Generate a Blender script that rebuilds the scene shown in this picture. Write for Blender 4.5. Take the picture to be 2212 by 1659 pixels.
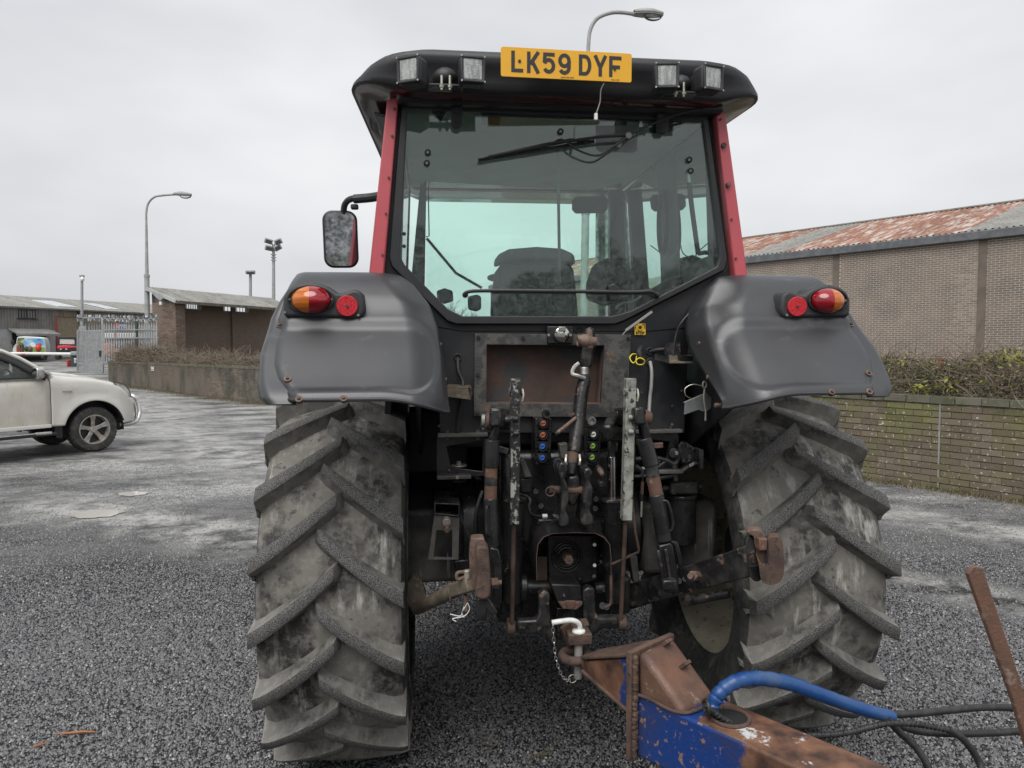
import bpy, math, random
import numpy as np
from mathutils import Vector as V, Matrix, noise
random.seed(7); rng = np.random.default_rng(7)
for o in list(bpy.data.objects): bpy.data.objects.remove(o)
S = bpy.context.scene; COL = S.collection
# ---------------------------------------------------------------- camera
CAM = V((-.554, -3.472, 1.893)); YAW, PITCH, ROLL, FOC = .1124, -.0550, -.0048, 1540.
_c, _s = math.cos(YAW), math.sin(YAW); _cp, _sp = math.cos(PITCH), math.sin(PITCH)
FW = V((_s*_cp, _c*_cp, _sp)); r0 = V((_c, -_s, 0)); u0 = r0.cross(FW)
RT = r0*math.cos(ROLL) + u0*math.sin(ROLL); UP = u0*math.cos(ROLL) - r0*math.sin(ROLL)
cd = bpy.data.cameras.new('Camera'); cam = bpy.data.objects.new('Camera', cd); COL.objects.link(cam)
cd.sensor_width = 36; cd.lens = FOC/2212*36; cd.clip_start = .02; cd.clip_end = 1500
cam.matrix_world = Matrix(((RT.x, UP.x, -FW.x, CAM.x), (RT.y, UP.y, -FW.y, CAM.y), (RT.z, UP.z, -FW.z, CAM.z), (0, 0, 0, 1)))
S.camera = cam
# ---------------------------------------------------------------- sky, sun, exposure
SUN_EL, SUN_AZ = math.radians(58), math.radians(205)     # sun high, behind the camera and to its left, veiled by cloud
W = bpy.data.worlds.new('World'); S.world = W; W.use_nodes = True
nt = W.node_tree; nt.nodes.clear(); N = nt.nodes.new; L = nt.links.new
sky = N('ShaderNodeTexSky'); sky.sky_type = 'NISHITA'; sky.sun_disc = False
sky.sun_elevation = SUN_EL; sky.sun_rotation = SUN_AZ; sky.dust_density = 6; sky.air_density = 1.5
hs = N('ShaderNodeHueSaturation'); hs.inputs['Saturation'].default_value = .18
tc = N('ShaderNodeTexCoord'); nz = N('ShaderNodeTexNoise'); nz.inputs['Scale'].default_value = 1.6; nz.inputs['Detail'].default_value = 4
mp = N('ShaderNodeMapping'); mp.inputs['Scale'].default_value = (1, 1, 2.6)
cr = N('ShaderNodeValToRGB'); cr.color_ramp.elements[0].position = .3; cr.color_ramp.elements[1].position = .72
cr.color_ramp.elements[0].color = (3.15, 3.25, 3.5, 1); cr.color_ramp.elements[1].color = (5.1, 5.18, 5.28, 1)
mx = N('ShaderNodeMixRGB'); mx.inputs[0].default_value = .86
bg = N('ShaderNodeBackground'); bg.inputs[1].default_value = .1; ow = N('ShaderNodeOutputWorld')
L(sky.outputs[0], hs.inputs['Color']); L(tc.outputs['Generated'], mp.inputs[0]); L(mp.outputs[0], nz.inputs['Vector']); L(nz.outputs[0], cr.inputs[0])
L(hs.outputs[0], mx.inputs[1]); L(cr.outputs[0], mx.inputs[2]); L(mx.outputs[0], bg.inputs[0]); L(bg.outputs[0], ow.inputs[0])
sl = bpy.data.lights.new('Sun', 'SUN'); sl.energy = 1.5; sl.angle = math.radians(50); sl.color = (1, .985, .96)
so = bpy.data.objects.new('Sun', sl); COL.objects.link(so)
_d = V((math.sin(SUN_AZ)*math.cos(SUN_EL), math.cos(SUN_AZ)*math.cos(SUN_EL), math.sin(SUN_EL)))
so.rotation_euler = _d.to_track_quat('Z', 'Y').to_euler(); so.location = (0, 0, 30)
vs = S.view_settings; vs.view_transform = 'Standard'; vs.look = 'None'; vs.exposure = 0.86; vs.gamma = 1; vs.use_curve_mapping = False
S.render.engine = 'CYCLES'; S.cycles.max_bounces = 8; S.cycles.transparent_max_bounces = 12; S.cycles.glossy_bounces = 4; S.cycles.diffuse_bounces = 4
S.render.resolution_x, S.render.resolution_y = 1024, 768
# ---------------------------------------------------------------- surveying helpers: sight lines measured from the standpoint, each with its own real distance
def ray(x, y): return FW + RT*((x-1106)/FOC) - UP*((y-829.5)/FOC)
def A(x, y, Y):
    d = ray(x, y); return CAM + d*((Y-CAM.y)/d.y)
def DP(x, y, D): return CAM + ray(x, y)*D
def zg(y):
    t = max(0, y-20); return .021*t*t/(t+8) if t < 200 else .021*200*200/208
def G(x, y):
    d = ray(x, y); z = 0
    for _ in range(12):
        p = CAM + d*((z-CAM.z)/d.z); z = .5*z+.5*zg(p.y)
    return p
QQ = dict(hitch=(914, 666, .29875), low=(836.5, 1068.9, .40618), win=(666.1, 185.9, .4552), roof=(697.1, 62, .4412), fen=(534.4, 573.2, .21475),
          pick=(0, 588.6, .23338), hose=(1208.3, 1316.7, .4538), rl=(1285.7, 867.5, .28945), ll=(898.5, 867.5, .28955), cl=(1161.8, 867.5, .28955))
def P(k, x, y, Y): a = QQ[k]; return A(a[0]+a[2]*x, a[1]+a[2]*y, Y)
# ---------------------------------------------------------------- materials
MATS = {}
def pm(name, c1, c2=None, sc=6, lo=.45, hi=.6, rough=.5, rough2=None, metal=0, bump=0, bsc=120, stretch=None, c3=None, sc3=20, lo3=.62, hi3=.68,
       st3=None, rot=0, wpos=False, rnd=0, coat=0, spec=.5, emit=None):
    m = bpy.data.materials.new(name); m.use_nodes = True; t = m.node_tree; b = t.nodes['Principled BSDF']; N = t.nodes.new; L = t.links.new
    b.inputs['Roughness'].default_value = rough; b.inputs['Metallic'].default_value = metal; b.inputs['Specular IOR Level'].default_value = spec
    b.inputs['Coat Weight'].default_value = coat; b.inputs['Base Color'].default_value = (*c1, 1)
    tc = N('ShaderNodeTexCoord'); oi = N('ShaderNodeObjectInfo')
    ad = N('ShaderNodeVectorMath'); ad.operation = 'ADD'; ge = N('ShaderNodeNewGeometry'); L(ge.outputs['Position'] if wpos else tc.outputs['Object'], ad.inputs[0])
    if rnd and not wpos:
        sc_ = N('ShaderNodeVectorMath'); sc_.operation = 'SCALE'; sc_.inputs[0].default_value = (37, 19, 53); L(oi.outputs['Random'], sc_.inputs['Scale']); L(sc_.outputs[0], ad.inputs[1])
    def tex(scale, st, det=7, ro=.6):
        m0 = N('ShaderNodeMapping'); m0.inputs['Rotation'].default_value = (0, 0, rot); L(ad.outputs[0], m0.inputs[0])
        mp = N('ShaderNodeMapping'); mp.inputs['Scale'].default_value = st or (1, 1, 1); L(m0.outputs[0], mp.inputs[0])
        nz = N('ShaderNodeTexNoise'); nz.inputs['Scale'].default_value = scale; nz.inputs['Detail'].default_value = det; nz.inputs['Roughness'].default_value = ro
        L(mp.outputs[0], nz.inputs['Vector']); return nz.outputs[0]
    def rng_(o, a, bb, x=0, y=1):
        mr = N('ShaderNodeMapRange'); mr.inputs[1].default_value = a; mr.inputs[2].default_value = bb; mr.inputs[3].default_value = x; mr.inputs[4].default_value = y
        L(o, mr.inputs[0]); return mr.outputs[0]
    col = None
    if c2:
        f = rng_(tex(sc, stretch), lo, hi); mx = N('ShaderNodeMixRGB'); mx.inputs[1].default_value = (*c1, 1); mx.inputs[2].default_value = (*c2, 1); L(f, mx.inputs[0]); col = mx.outputs[0]
        if rough2 is not None:
            L(rng_(f, 0, 1, rough, rough2), b.inputs['Roughness'])
    if c3:
        f3 = rng_(tex(sc3, st3, 5), lo3, hi3); mx = N('ShaderNodeMixRGB'); mx.inputs[1].default_value = (*c1, 1); mx.inputs[2].default_value = (*c3, 1); L(f3, mx.inputs[0])
        if col: L(col, mx.inputs[1])
        col = mx.outputs[0]
    if rnd:
        h = N('ShaderNodeHueSaturation'); h.inputs['Color'].default_value = (*c1, 1)
        if col: L(col, h.inputs['Color'])
        L(rng_(oi.outputs['Random'], 0, 1, 1-rnd, 1+rnd), h.inputs['Value']); col = h.outputs[0]
    if col: L(col, b.inputs['Base Color'])
    if bump:
        bp = N('ShaderNodeBump'); bp.inputs['Strength'].default_value = min(1, bump); bp.inputs['Distance'].default_value = .004; L(tex(bsc, None, 3), bp.inputs['Height']); L(bp.outputs[0], b.inputs['Normal'])
    if emit: b.inputs['Emission Color'].default_value = (*emit[:3], 1); b.inputs['Emission Strength'].default_value = emit[3]
    MATS[name] = m; return m
pm('black_paint', (.012, .012, .013), (.03, .029, .028), sc=9, lo=.42, hi=.72, rough=.24, rough2=.5, c3=(.16, .15, .13), sc3=38, lo3=.66, hi3=.72, bump=.25, bsc=60)
pm('black_worn', (.014, .014, .015), (.05, .047, .044), sc=14, lo=.45, hi=.66, rough=.24, rough2=.5, c3=(.19, .13, .10), sc3=22, lo3=.61, hi3=.69, bump=.35, bsc=50)
pm('black_dusty', (.026, .026, .025), (.15, .142, .125), sc=5, lo=.4, hi=.7, rough=.5, rough2=.8, c3=(.26, .25, .22), sc3=7, lo3=.63, hi3=.72, st3=(6, 6, .5), bump=.3, bsc=70)
pm('cab_black', (.011, .012, .014), (.024, .024, .026), sc=4, rough=.42, rough2=.58, c3=(.08, .08, .08), sc3=70, lo3=.73, hi3=.77, bump=.1)
pm('black_plastic', (.016, .017, .019), (.03, .03, .032), sc=3, lo=.4, hi=.7, rough=.42, rough2=.55, bump=.25, bsc=500)
pm('rubber', (.016, .016, .016), (.03, .03, .029), sc=12, rough=.6, rough2=.75, bump=.25, bsc=150)
pm('fender_plastic', (.027, .028, .031), (.036, .037, .04), sc=2.5, lo=.35, hi=.7, rough=.36, rough2=.46, c3=(.12, .12, .118), sc3=11, lo3=.62, hi3=.85, st3=(1, 1, 1.5), bump=.10, bsc=420, spec=.75)
pm('pod_plastic', (.03, .031, .034), (.04, .041, .044), sc=5, rough=.5, bump=.3, bsc=600)
pm('red_paint', (.47, .078, .095), (.54, .11, .125), sc=3, lo=.35, hi=.7, rough=.38, rough2=.5, c3=(.05, .03, .03), sc3=55, lo3=.75, hi3=.78, coat=.15)
pm('rust', (.056, .036, .029), (.125, .076, .055), sc=14, lo=.38, hi=.66, rough=.72, rough2=.85, c3=(.035, .026, .024), sc3=30, lo3=.58, hi3=.68, bump=.6, bsc=130)
pm('rust_light', (.175, .115, .086), (.085, .053, .04), sc=18, lo=.4, hi=.65, rough=.6, rough2=.8, c3=(.06, .04, .035), sc3=35, lo3=.6, hi3=.7, bump=.5, bsc=120)
pm('rust_smooth', (.155, .08, .052), (.082, .047, .036), sc=9, lo=.38, hi=.66, rough=.5, rough2=.7, c3=(.24, .19, .15), sc3=24, lo3=.6, hi3=.7, bump=.4)
pm('box_rust', (.06, .042, .036), (.11, .062, .046), sc=4, lo=.42, hi=.62, rough=.75, c3=(.05, .052, .054), sc3=6, lo3=.5, hi3=.62, bump=.4)
pm('flaky', (.04, .04, .04), (.085, .08, .072), sc=22, lo=.44, hi=.56, rough=.65, c3=(.17, .10, .06), sc3=12, lo3=.62, hi3=.7, bump=.5, bsc=90)
pm('silver_chipped', (.33, .33, .30), (.02, .02, .02), sc=24, lo=.44, hi=.47, rough=.45, c3=(.22, .21, .18), sc3=60, lo3=.58, hi3=.64, bump=.5, bsc=90, stretch=(1, 1, .55))
pm('silver_pale', (.31, .32, .28), (.17, .17, .15), sc=26, lo=.4, hi=.6, rough=.5, c3=(.03, .03, .03), sc3=40, lo3=.575, hi3=.61, bump=.4, bsc=90)
pm('steel', (.45, .45, .44), (.3, .29, .27), sc=20, rough=.3, rough2=.5, metal=.85)
pm('chrome', (.62, .61, .58), (.45, .42, .36), sc=8, rough=.12, rough2=.22, metal=1)
pm('zinc', (.6, .58, .5), (.4, .37, .3), sc=30, rough=.35, rough2=.6, metal=.7)
pm('white_paint', (.72, .72, .70), (.6, .6, .57), sc=20, rough=.4)
pm('cream_paint', (.45, .42, .33), (.28, .26, .20), sc=5, lo=.4, hi=.65, rough=.6, c3=(.10, .09, .07), sc3=28, lo3=.6, hi3=.7)
pm('link_bronze', (.10, .082, .06), (.16, .13, .095), sc=16, rough=.55, rough2=.7, c3=(.30, .27, .21), sc3=14, lo3=.6, hi3=.72, bump=.4)
pm('plate_yellow', (.78, .40, .015), (.74, .37, .015), sc=6, rough=.32, coat=.2)
pm('ink', (.022, .022, .022), rough=.5)
pm('sticker_yellow', (.80, .50, .02), (.6, .38, .03), sc=30, lo=.55, hi=.7, rough=.5)
pm('cap_orange', (.34, .085, .035), rough=.6); pm('cap_blue', (.01, .10, .46), rough=.5); pm('cap_green', (.22, .42, .05), rough=.5); pm('cap_white', (.7, .72, .66), rough=.5)
pm('yellow_cable', (.75, .62, .02), rough=.5); pm('cable_grey', (.30, .29, .27), rough=.5)
pm('blue_steel', (.009, .040, .19), (.025, .034, .09), sc=6, lo=.46, hi=.68, rough=.42, rough2=.6, c3=(.24, .15, .10), sc3=40, lo3=.585, hi3=.635, bump=.4, bsc=60)
pm('blue_flake', (.16, .075, .045), (.02, .06, .32), sc=6, lo=.5, hi=.55, rough=.6, c3=(.6, .62, .62), sc3=60, lo3=.56, hi3=.6, bump=.5)
pm('blue_sleeve', (.012, .055, .19), (.03, .085, .21), sc=9, lo=.4, hi=.7, rough=.3, rough2=.45, c3=(.07, .10, .17), sc3=9, lo3=.58, hi3=.75, bump=.15)
pm('hose_black', (.02, .02, .021), (.035, .035, .035), sc=30, rough=.5)
pm('tyre_mud', (.035, .034, .032), (.175, .168, .152), sc=5, lo=.40, hi=.60, rough=.75, rough2=.9, c3=(.40, .39, .36), sc3=5, lo3=.565, hi3=.61, st3=(20, 5, 2.2), bump=.4, bsc=60)
pm('tyre_side', (.022, .022, .022), (.05, .048, .045), sc=5, lo=.42, hi=.7, rough=.7, rough2=.85, c3=(.2, .195, .18), sc3=22, lo3=.63, hi3=.69, bump=.35, bsc=60)
pm('lug_side', (.06, .058, .053), (.19, .183, .165), sc=11, lo=.4, hi=.62, rough=.8, c3=(.36, .35, .32), sc3=16, lo3=.6, hi3=.68, bump=.4, bsc=60)
pm('lug_top', (.03, .03, .03), (.16, .155, .146), sc=240, lo=.42, hi=.6, rough=.75, c3=(.12, .115, .105), sc3=9, lo3=.55, hi3=.75, bump=1, bsc=210)
pm('seat_fabric', (.03, .03, .032), (.05, .05, .052), sc=20, rough=.85); pm('seat_grey', (.13, .13, .13), (.16, .16, .16), sc=10, rough=.8)
pm('headliner', (.64, .66, .64), (.56, .58, .56), sc=3, rough=.9); pm('trim_grey', (.19, .195, .195), rough=.7); pm('dash', (.035, .036, .038), rough=.6)
pm('roof_under', (.05, .014, .016), (.03, .012, .014), sc=3, rough=.18, coat=.4)
pm('amber', (.62, .17, .012), (.36, .08, .006), sc=16, lo=.4, hi=.6, stretch=(.5, .5, 5), rough=.14, coat=.5); pm('tail_red', (.34, .006, .014), (.16, .003, .008), sc=14, lo=.4, hi=.62, stretch=(.5, .5, 4), rough=.12, coat=.6)
pm('reflector_red', (.62, .02, .03), (.42, .012, .02), sc=160, lo=.45, hi=.55, rough=.25, bump=.6, bsc=300)
pm('lamp_glass', (.40, .41, .40), (.22, .23, .22), sc=70, lo=.42, hi=.58, rough=.12, stretch=(1, 1, .25), coat=.7, bump=.6, bsc=160)
pm('car_paint', (.62, .605, .565), (.55, .53, .485), sc=1.5, lo=.35, hi=.7, rough=.3, rough2=.4, coat=.5, c3=(.52, .48, .41), sc3=2.2, lo3=.55, hi3=.8, st3=(1, 1, 2.5))
pm('car_dirty', (.58, .56, .515), (.50, .455, .38), sc=3.5, lo=.36, hi=.66, rough=.4, rough2=.6, c3=(.36, .31, .25), sc3=5, lo3=.58, hi3=.75, st3=(3, 3, .35), coat=.25)
pm('alloy', (.42, .40, .37), (.28, .25, .21), sc=9, rough=.4, rough2=.6, metal=.45); pm('alloy_dark', (.03, .03, .03), rough=.6)
pm('car_tyre', (.03, .03, .029), (.065, .062, .056), sc=14, rough=.8, bump=.4, bsc=90); pm('car_trim', (.02, .02, .021), rough=.5)
pm('bright_trim', (.65, .65, .64), (.5, .48, .45), sc=8, rough=.25, metal=.8)
pm('lens_clear', (.62, .64, .6), (.4, .42, .4), sc=12, rough=.1, coat=.8)
pm('galv', (.26, .27, .275), (.36, .37, .37), sc=7, lo=.4, hi=.65, rough=.55, metal=.25, c3=(.18, .17, .15), sc3=18, lo3=.62, hi3=.72)
pm('pole_grey', (.34, .345, .34), (.22, .22, .21), sc=5, lo=.4, hi=.7, rough=.6, c3=(.25, .15, .09), sc3=9, lo3=.66, hi3=.76)
pm('brick_brown', (.285, .222, .178), (.22, .174, .142), sc=1.3, lo=.38, hi=.66, rough=.85, rnd=.2, wpos=True, c3=(.18, .15, .128), sc3=.9, lo3=.5, hi3=.72, bump=.3, bsc=60)
pm('brick_red', (.205, .15, .115), (.15, .115, .092), sc=9, lo=.38, hi=.66, rough=.85, rnd=.25, c3=(.25, .23, .2), sc3=5, lo3=.68, hi3=.76, bump=.3, bsc=60)
pm('brick_mossy', (.16, .128, .095), (.15, .145, .06), sc=1.7, lo=.42, hi=.62, stretch=(1, 1, .6), wpos=True, rough=.9, rnd=.2, c3=(.48, .46, .38), sc3=26, lo3=.615, hi3=.655, bump=.5, bsc=60)
pm('brick_wet', (.165, .135, .105), (.07, .066, .05), sc=1.1, lo=.42, hi=.60, wpos=True, stretch=(1, 1, .5), rough=.8, rnd=.22, c3=(.36, .35, .31), sc3=16, lo3=.70, hi3=.74, bump=.4, bsc=60)
pm('joint_brown', (.17, .138, .115), (.13, .105, .09), sc=2, rough=.9); pm('mortar', (.55, .52, .47), (.46, .43, .38), sc=4, rough=.9); pm('mortar_mossy', (.08, .07, .04), (.21, .195, .11), sc=5, lo=.4, hi=.65, rough=.95); pm('mortar_dark', (.15, .14, .12), (.09, .085, .07), sc=4, rough=.9)
pm('coping', (.13, .12, .095), (.09, .10, .05), sc=5, rough=.9, c3=(.35, .34, .3), sc3=28, lo3=.64, hi3=.69, rnd=.2)
pm('roof_rusty', (.46, .43, .39), (.22, .10, .065), sc=2.3, lo=.37, hi=.52, rough=.7, rnd=.12, stretch=(2.2, .38, .38), rot=-2.13, st3=(3, .5, .5), c3=(.36, .19, .13), sc3=6, lo3=.52, hi3=.66)
pm('roof_grey', (.25, .25, .23), (.17, .16, .145), sc=3, lo=.4, hi=.65, rough=.8, rnd=.1, c3=(.28, .25, .17), sc3=2, lo3=.6, hi3=.75)
pm('roof_clear', (.48, .51, .54), (.4, .42, .44), sc=3, rough=.5)
pm('cladding', (.17, .165, .155), (.13, .125, .115), sc=2, rough=.7, stretch=(1, 1, .3)); pm('cladding_brown', (.19, .155, .11), (.14, .12, .09), sc=2, rough=.7, stretch=(1, 1, .3))
pm('render_grey', (.33, .335, .34), (.28, .28, .28), sc=1.5, rough=.9); pm('shutter', (.24, .20, .13), (.2, .17, .12), sc=4, rough=.6); pm('dark_void', (.012, .012, .012), rough=.9)
pm('gutter', (.10, .11, .12), (.14, .145, .15), sc=4, rough=.6); pm('fascia', (.42, .43, .43), (.33, .33, .32), sc=5, rough=.6)
pm('sign_red', (.55, .05, .04), rough=.5); pm('sign_blue', (.02, .08, .42), rough=.5); pm('sign_white', (.72, .72, .70), rough=.5); pm('orange_paint', (.62, .14, .02), rough=.5)
pm('bin_green', (.02, .045, .04), rough=.5); pm('bin_red', (.35, .03, .03), rough=.5); pm('pink_red', (.55, .02, .05), rough=.35, coat=.3)
pm('print_sky', (.10, .36, .62), (.55, .68, .74), sc=1.2, lo=.45, hi=.62, rough=.35); pm('print_grass', (.18, .32, .06), (.3, .4, .1), sc=6, rough=.35); pm('print_leaf', (.10, .15, .05), (.42, .40, .30), sc=3, lo=.45, hi=.55, rough=.35)
pm('leaf_green', (.075, .10, .035), (.11, .125, .04), sc=3, rough=.6); pm('leaf_yellow', (.26, .26, .04), (.2, .2, .04), sc=3, rough=.6); pm('leaf_red', (.36, .05, .03), rough=.6); pm('leaf_dark', (.042, .05, .024), (.065, .07, .03), sc=3, rough=.65)
pm('twig', (.14, .105, .08), (.22, .175, .135), sc=6, rough=.85, rnd=.1); pm('dead_stem', (.21, .17, .13), (.14, .112, .085), sc=4, rough=.9); pm('bark', (.10, .085, .07), (.14, .125, .10), sc=5, rough=.9)
pm('grass_dry', (.17, .135, .08), (.11, .105, .05), sc=2, rough=.85); pm('dead_leaf', (.34, .12, .04), rough=.7); pm('soil', (.06, .05, .036), (.09, .08, .05), sc=3, rough=.95)
pm('stone_a', (.088, .089, .094), (.15, .15, .155), sc=30, rough=.36); pm('stone_b', (.145, .145, .149), (.21, .208, .204), sc=30, rough=.38); pm('stone_c', (.27, .262, .245), (.40, .385, .35), sc=30, rough=.5)
def glass(name, tint, dust=.06, dcol=(.6, .66, .62), refl=1.0):
    m = bpy.data.materials.new(name); m.use_nodes = True; t = m.node_tree; t.nodes.clear(); N = t.nodes.new; L = t.links.new
    tr = N('ShaderNodeBsdfTransparent'); tr.inputs[0].default_value = (*tint, 1); gl = N('ShaderNodeBsdfGlossy'); gl.inputs['Roughness'].default_value = .03
    df = N('ShaderNodeBsdfDiffuse'); df.inputs[0].default_value = (*dcol, 1); fr = N('ShaderNodeFresnel'); fr.inputs[0].default_value = 1.5
    tc = N('ShaderNodeTexCoord'); nz = N('ShaderNodeTexNoise'); nz.inputs['Scale'].default_value = 5; nz.inputs['Detail'].default_value = 8; L(tc.outputs['Object'], nz.inputs['Vector'])
    mr = N('ShaderNodeMapRange'); mr.inputs[1].default_value = .35; mr.inputs[2].default_value = .75; mr.inputs[3].default_value = dust*.6; mr.inputs[4].default_value = dust*1.7; L(nz.outputs[0], mr.inputs[0])
    m1 = N('ShaderNodeMixShader'); m2 = N('ShaderNodeMixShader'); o = N('ShaderNodeOutputMaterial')
    L(mr.outputs[0], m1.inputs[0]); L(tr.outputs[0], m1.inputs[1]); L(df.outputs[0], m1.inputs[2])
    ml = N('ShaderNodeMath'); ml.operation = 'MULTIPLY'; ml.inputs[1].default_value = refl; L(fr.outputs[0], ml.inputs[0])
    L(ml.outputs[0], m2.inputs[0]); L(m1.outputs[0], m2.inputs[1]); L(gl.outputs[0], m2.inputs[2]); L(m2.outputs[0], o.inputs[0]); MATS[name] = m
glass('cab_glass', (.90, 1.0, .965), .012, refl=1.6); glass('side_glass', (.90, 1.0, .965), .008); glass('car_glass', (.55, .62, .58), .05); glass('lens_cover', (.9, .92, .9), .03); glass('window_glass', (.2, .22, .22), .04)
mm = bpy.data.materials.new('mirror_glass'); mm.use_nodes = True; b = mm.node_tree.nodes['Principled BSDF']; b.inputs['Metallic'].default_value = 1; b.inputs['Roughness'].default_value = .03; b.inputs['Base Color'].default_value = (.55, .57, .58, 1); MATS['mirror_glass'] = mm
mw = bpy.data.materials.new('puddle_water'); mw.use_nodes = True; b = mw.node_tree.nodes['Principled BSDF']; b.inputs['Roughness'].default_value = .06; b.inputs['Base Color'].default_value = (.36, .345, .31, 1); b.inputs['Specular IOR Level'].default_value = .9; MATS['puddle_water'] = mw
TRACKS = [((3.6, 5.5), (7.2, -.6), .85), ((3.0, 2.1), (5.0, -.8), .5), ((-5.6, 6.0), (-1.8, 3.3), .95), ((-7.6, 15.6), (-3.0, 7.2), 1.3), ((-12.3, 26.8), (-6.9, 14.3), 1.8)]
def ground_mat():
    m = bpy.data.materials.new('wet_gravel'); m.use_nodes = True; t = m.node_tree; b = t.nodes['Principled BSDF']; N = t.nodes.new; L = t.links.new
    tc = N('ShaderNodeNewGeometry'); co = tc.outputs['Position']
    def noise_(s, d=6, st=None):
        n = N('ShaderNodeTexNoise'); n.inputs['Scale'].default_value = s; n.inputs['Detail'].default_value = d; n.inputs['Roughness'].default_value = .7
        if st: mp = N('ShaderNodeMapping'); mp.inputs['Scale'].default_value = st; mp.inputs['Rotation'].default_value = (0, 0, .6); L(co, mp.inputs[0]); L(mp.outputs[0], n.inputs['Vector'])
        else: L(co, n.inputs['Vector'])
        return n.outputs[0]
    def mr(o, a, bb, x=0, y=1):
        q = N('ShaderNodeMapRange'); q.inputs[1].default_value = a; q.inputs[2].default_value = bb; q.inputs[3].default_value = x; q.inputs[4].default_value = y; L(o, q.inputs[0]); return q.outputs[0]
    vo = N('ShaderNodeTexVoronoi'); vo.inputs['Scale'].default_value = 75; L(co, vo.inputs['Vector'])
    bw = N('ShaderNodeRGBToBW'); L(vo.outputs['Color'], bw.inputs[0])
    cr = N('ShaderNodeValToRGB'); e = cr.color_ramp.elements; e[0].position = .2; e[0].color = (.03, .03, .032, 1); e[1].position = .85; e[1].color = (.12, .118, .116, 1)
    k = cr.color_ramp.elements.new(.6); k.color = (.055, .055, .057, 1); L(bw.outputs[0], cr.inputs[0])
    patch = mr(noise_(.5, 10, (1, 1.7, 1)), .41, .58); fine = mr(noise_(9, 5), .35, .65, .55, 1.2)
    mu = N('ShaderNodeMath'); mu.operation = 'MULTIPLY'; L(patch, mu.inputs[0]); L(fine, mu.inputs[1])
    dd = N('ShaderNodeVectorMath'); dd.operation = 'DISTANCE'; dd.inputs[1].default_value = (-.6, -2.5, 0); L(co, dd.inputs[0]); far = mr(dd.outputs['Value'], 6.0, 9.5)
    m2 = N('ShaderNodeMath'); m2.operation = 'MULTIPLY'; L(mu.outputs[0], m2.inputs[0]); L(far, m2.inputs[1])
    for (ax, ay), (bx, by), wd in TRACKS:                       # strips packed hard and pale by wheels
        dx, dy = bx-ax, by-ay; l_ = math.hypot(dx, dy); nx, ny = -dy/l_, dx/l_
        def lin(px, py, c):
            q = N('ShaderNodeVectorMath'); q.operation = 'DOT_PRODUCT'; q.inputs[1].default_value = (px, py, 0); L(co, q.inputs[0]); s_ = N('ShaderNodeMath'); s_.operation = 'SUBTRACT'; s_.inputs[1].default_value = c; L(q.outputs['Value'], s_.inputs[0]); a_ = N('ShaderNodeMath'); a_.operation = 'ABSOLUTE'; L(s_.outputs[0], a_.inputs[0]); return a_.outputs[0]
        across = mr(lin(nx, ny, ax*nx+ay*ny), wd*.2, wd, 1, 0); along = mr(lin(dx/l_, dy/l_, (ax+bx)/2*dx/l_+(ay+by)/2*dy/l_), l_*.35, l_*.65, 1, 0)
        p_ = N('ShaderNodeMath'); p_.operation = 'MULTIPLY'; L(across, p_.inputs[0]); L(along, p_.inputs[1]); p2 = N('ShaderNodeMath'); p2.operation = 'MULTIPLY'; L(p_.outputs[0], p2.inputs[0]); L(mr(noise_(2.2, 8), .38, .58), p2.inputs[1])
        mxx = N('ShaderNodeMath'); mxx.operation = 'MAXIMUM'; L(m2.outputs[0], mxx.inputs[0]); L(p2.outputs[0], mxx.inputs[1]); m2 = mxx
    mu = m2
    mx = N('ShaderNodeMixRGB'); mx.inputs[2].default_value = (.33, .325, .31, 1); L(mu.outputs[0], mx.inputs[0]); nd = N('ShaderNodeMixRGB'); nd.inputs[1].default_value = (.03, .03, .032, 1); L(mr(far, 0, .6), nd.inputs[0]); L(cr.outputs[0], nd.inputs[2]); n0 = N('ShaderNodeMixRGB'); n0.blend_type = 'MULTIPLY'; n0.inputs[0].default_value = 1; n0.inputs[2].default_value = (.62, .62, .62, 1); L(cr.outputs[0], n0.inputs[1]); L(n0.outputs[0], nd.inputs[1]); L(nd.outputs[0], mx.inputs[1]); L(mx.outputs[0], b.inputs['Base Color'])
    wet = mr(noise_(.8, 9, (1, 1.6, 1)), .44, .62); wf = N('ShaderNodeMath'); wf.operation = 'MULTIPLY'; L(wet, wf.inputs[0]); L(far, wf.inputs[1]); L(mr(wf.outputs[0], 0, 1, .85, .26), b.inputs['Roughness'])
    L(mr(far, 0, 1, .12, .5), b.inputs['Specular IOR Level'])
    h = N('ShaderNodeMath'); h.operation = 'MULTIPLY'; L(vo.outputs['Distance'], h.inputs[0]); L(mr(mu.outputs[0], 0, 1, -1, -.25), h.inputs[1])
    bp = N('ShaderNodeBump'); bp.inputs['Strength'].default_value = .9; bp.inputs['Distance'].default_value = .012; L(h.outputs[0], bp.inputs['Height']); L(bp.outputs[0], b.inputs['Normal'])
    MATS['wet_gravel'] = m
ground_mat()

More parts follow.
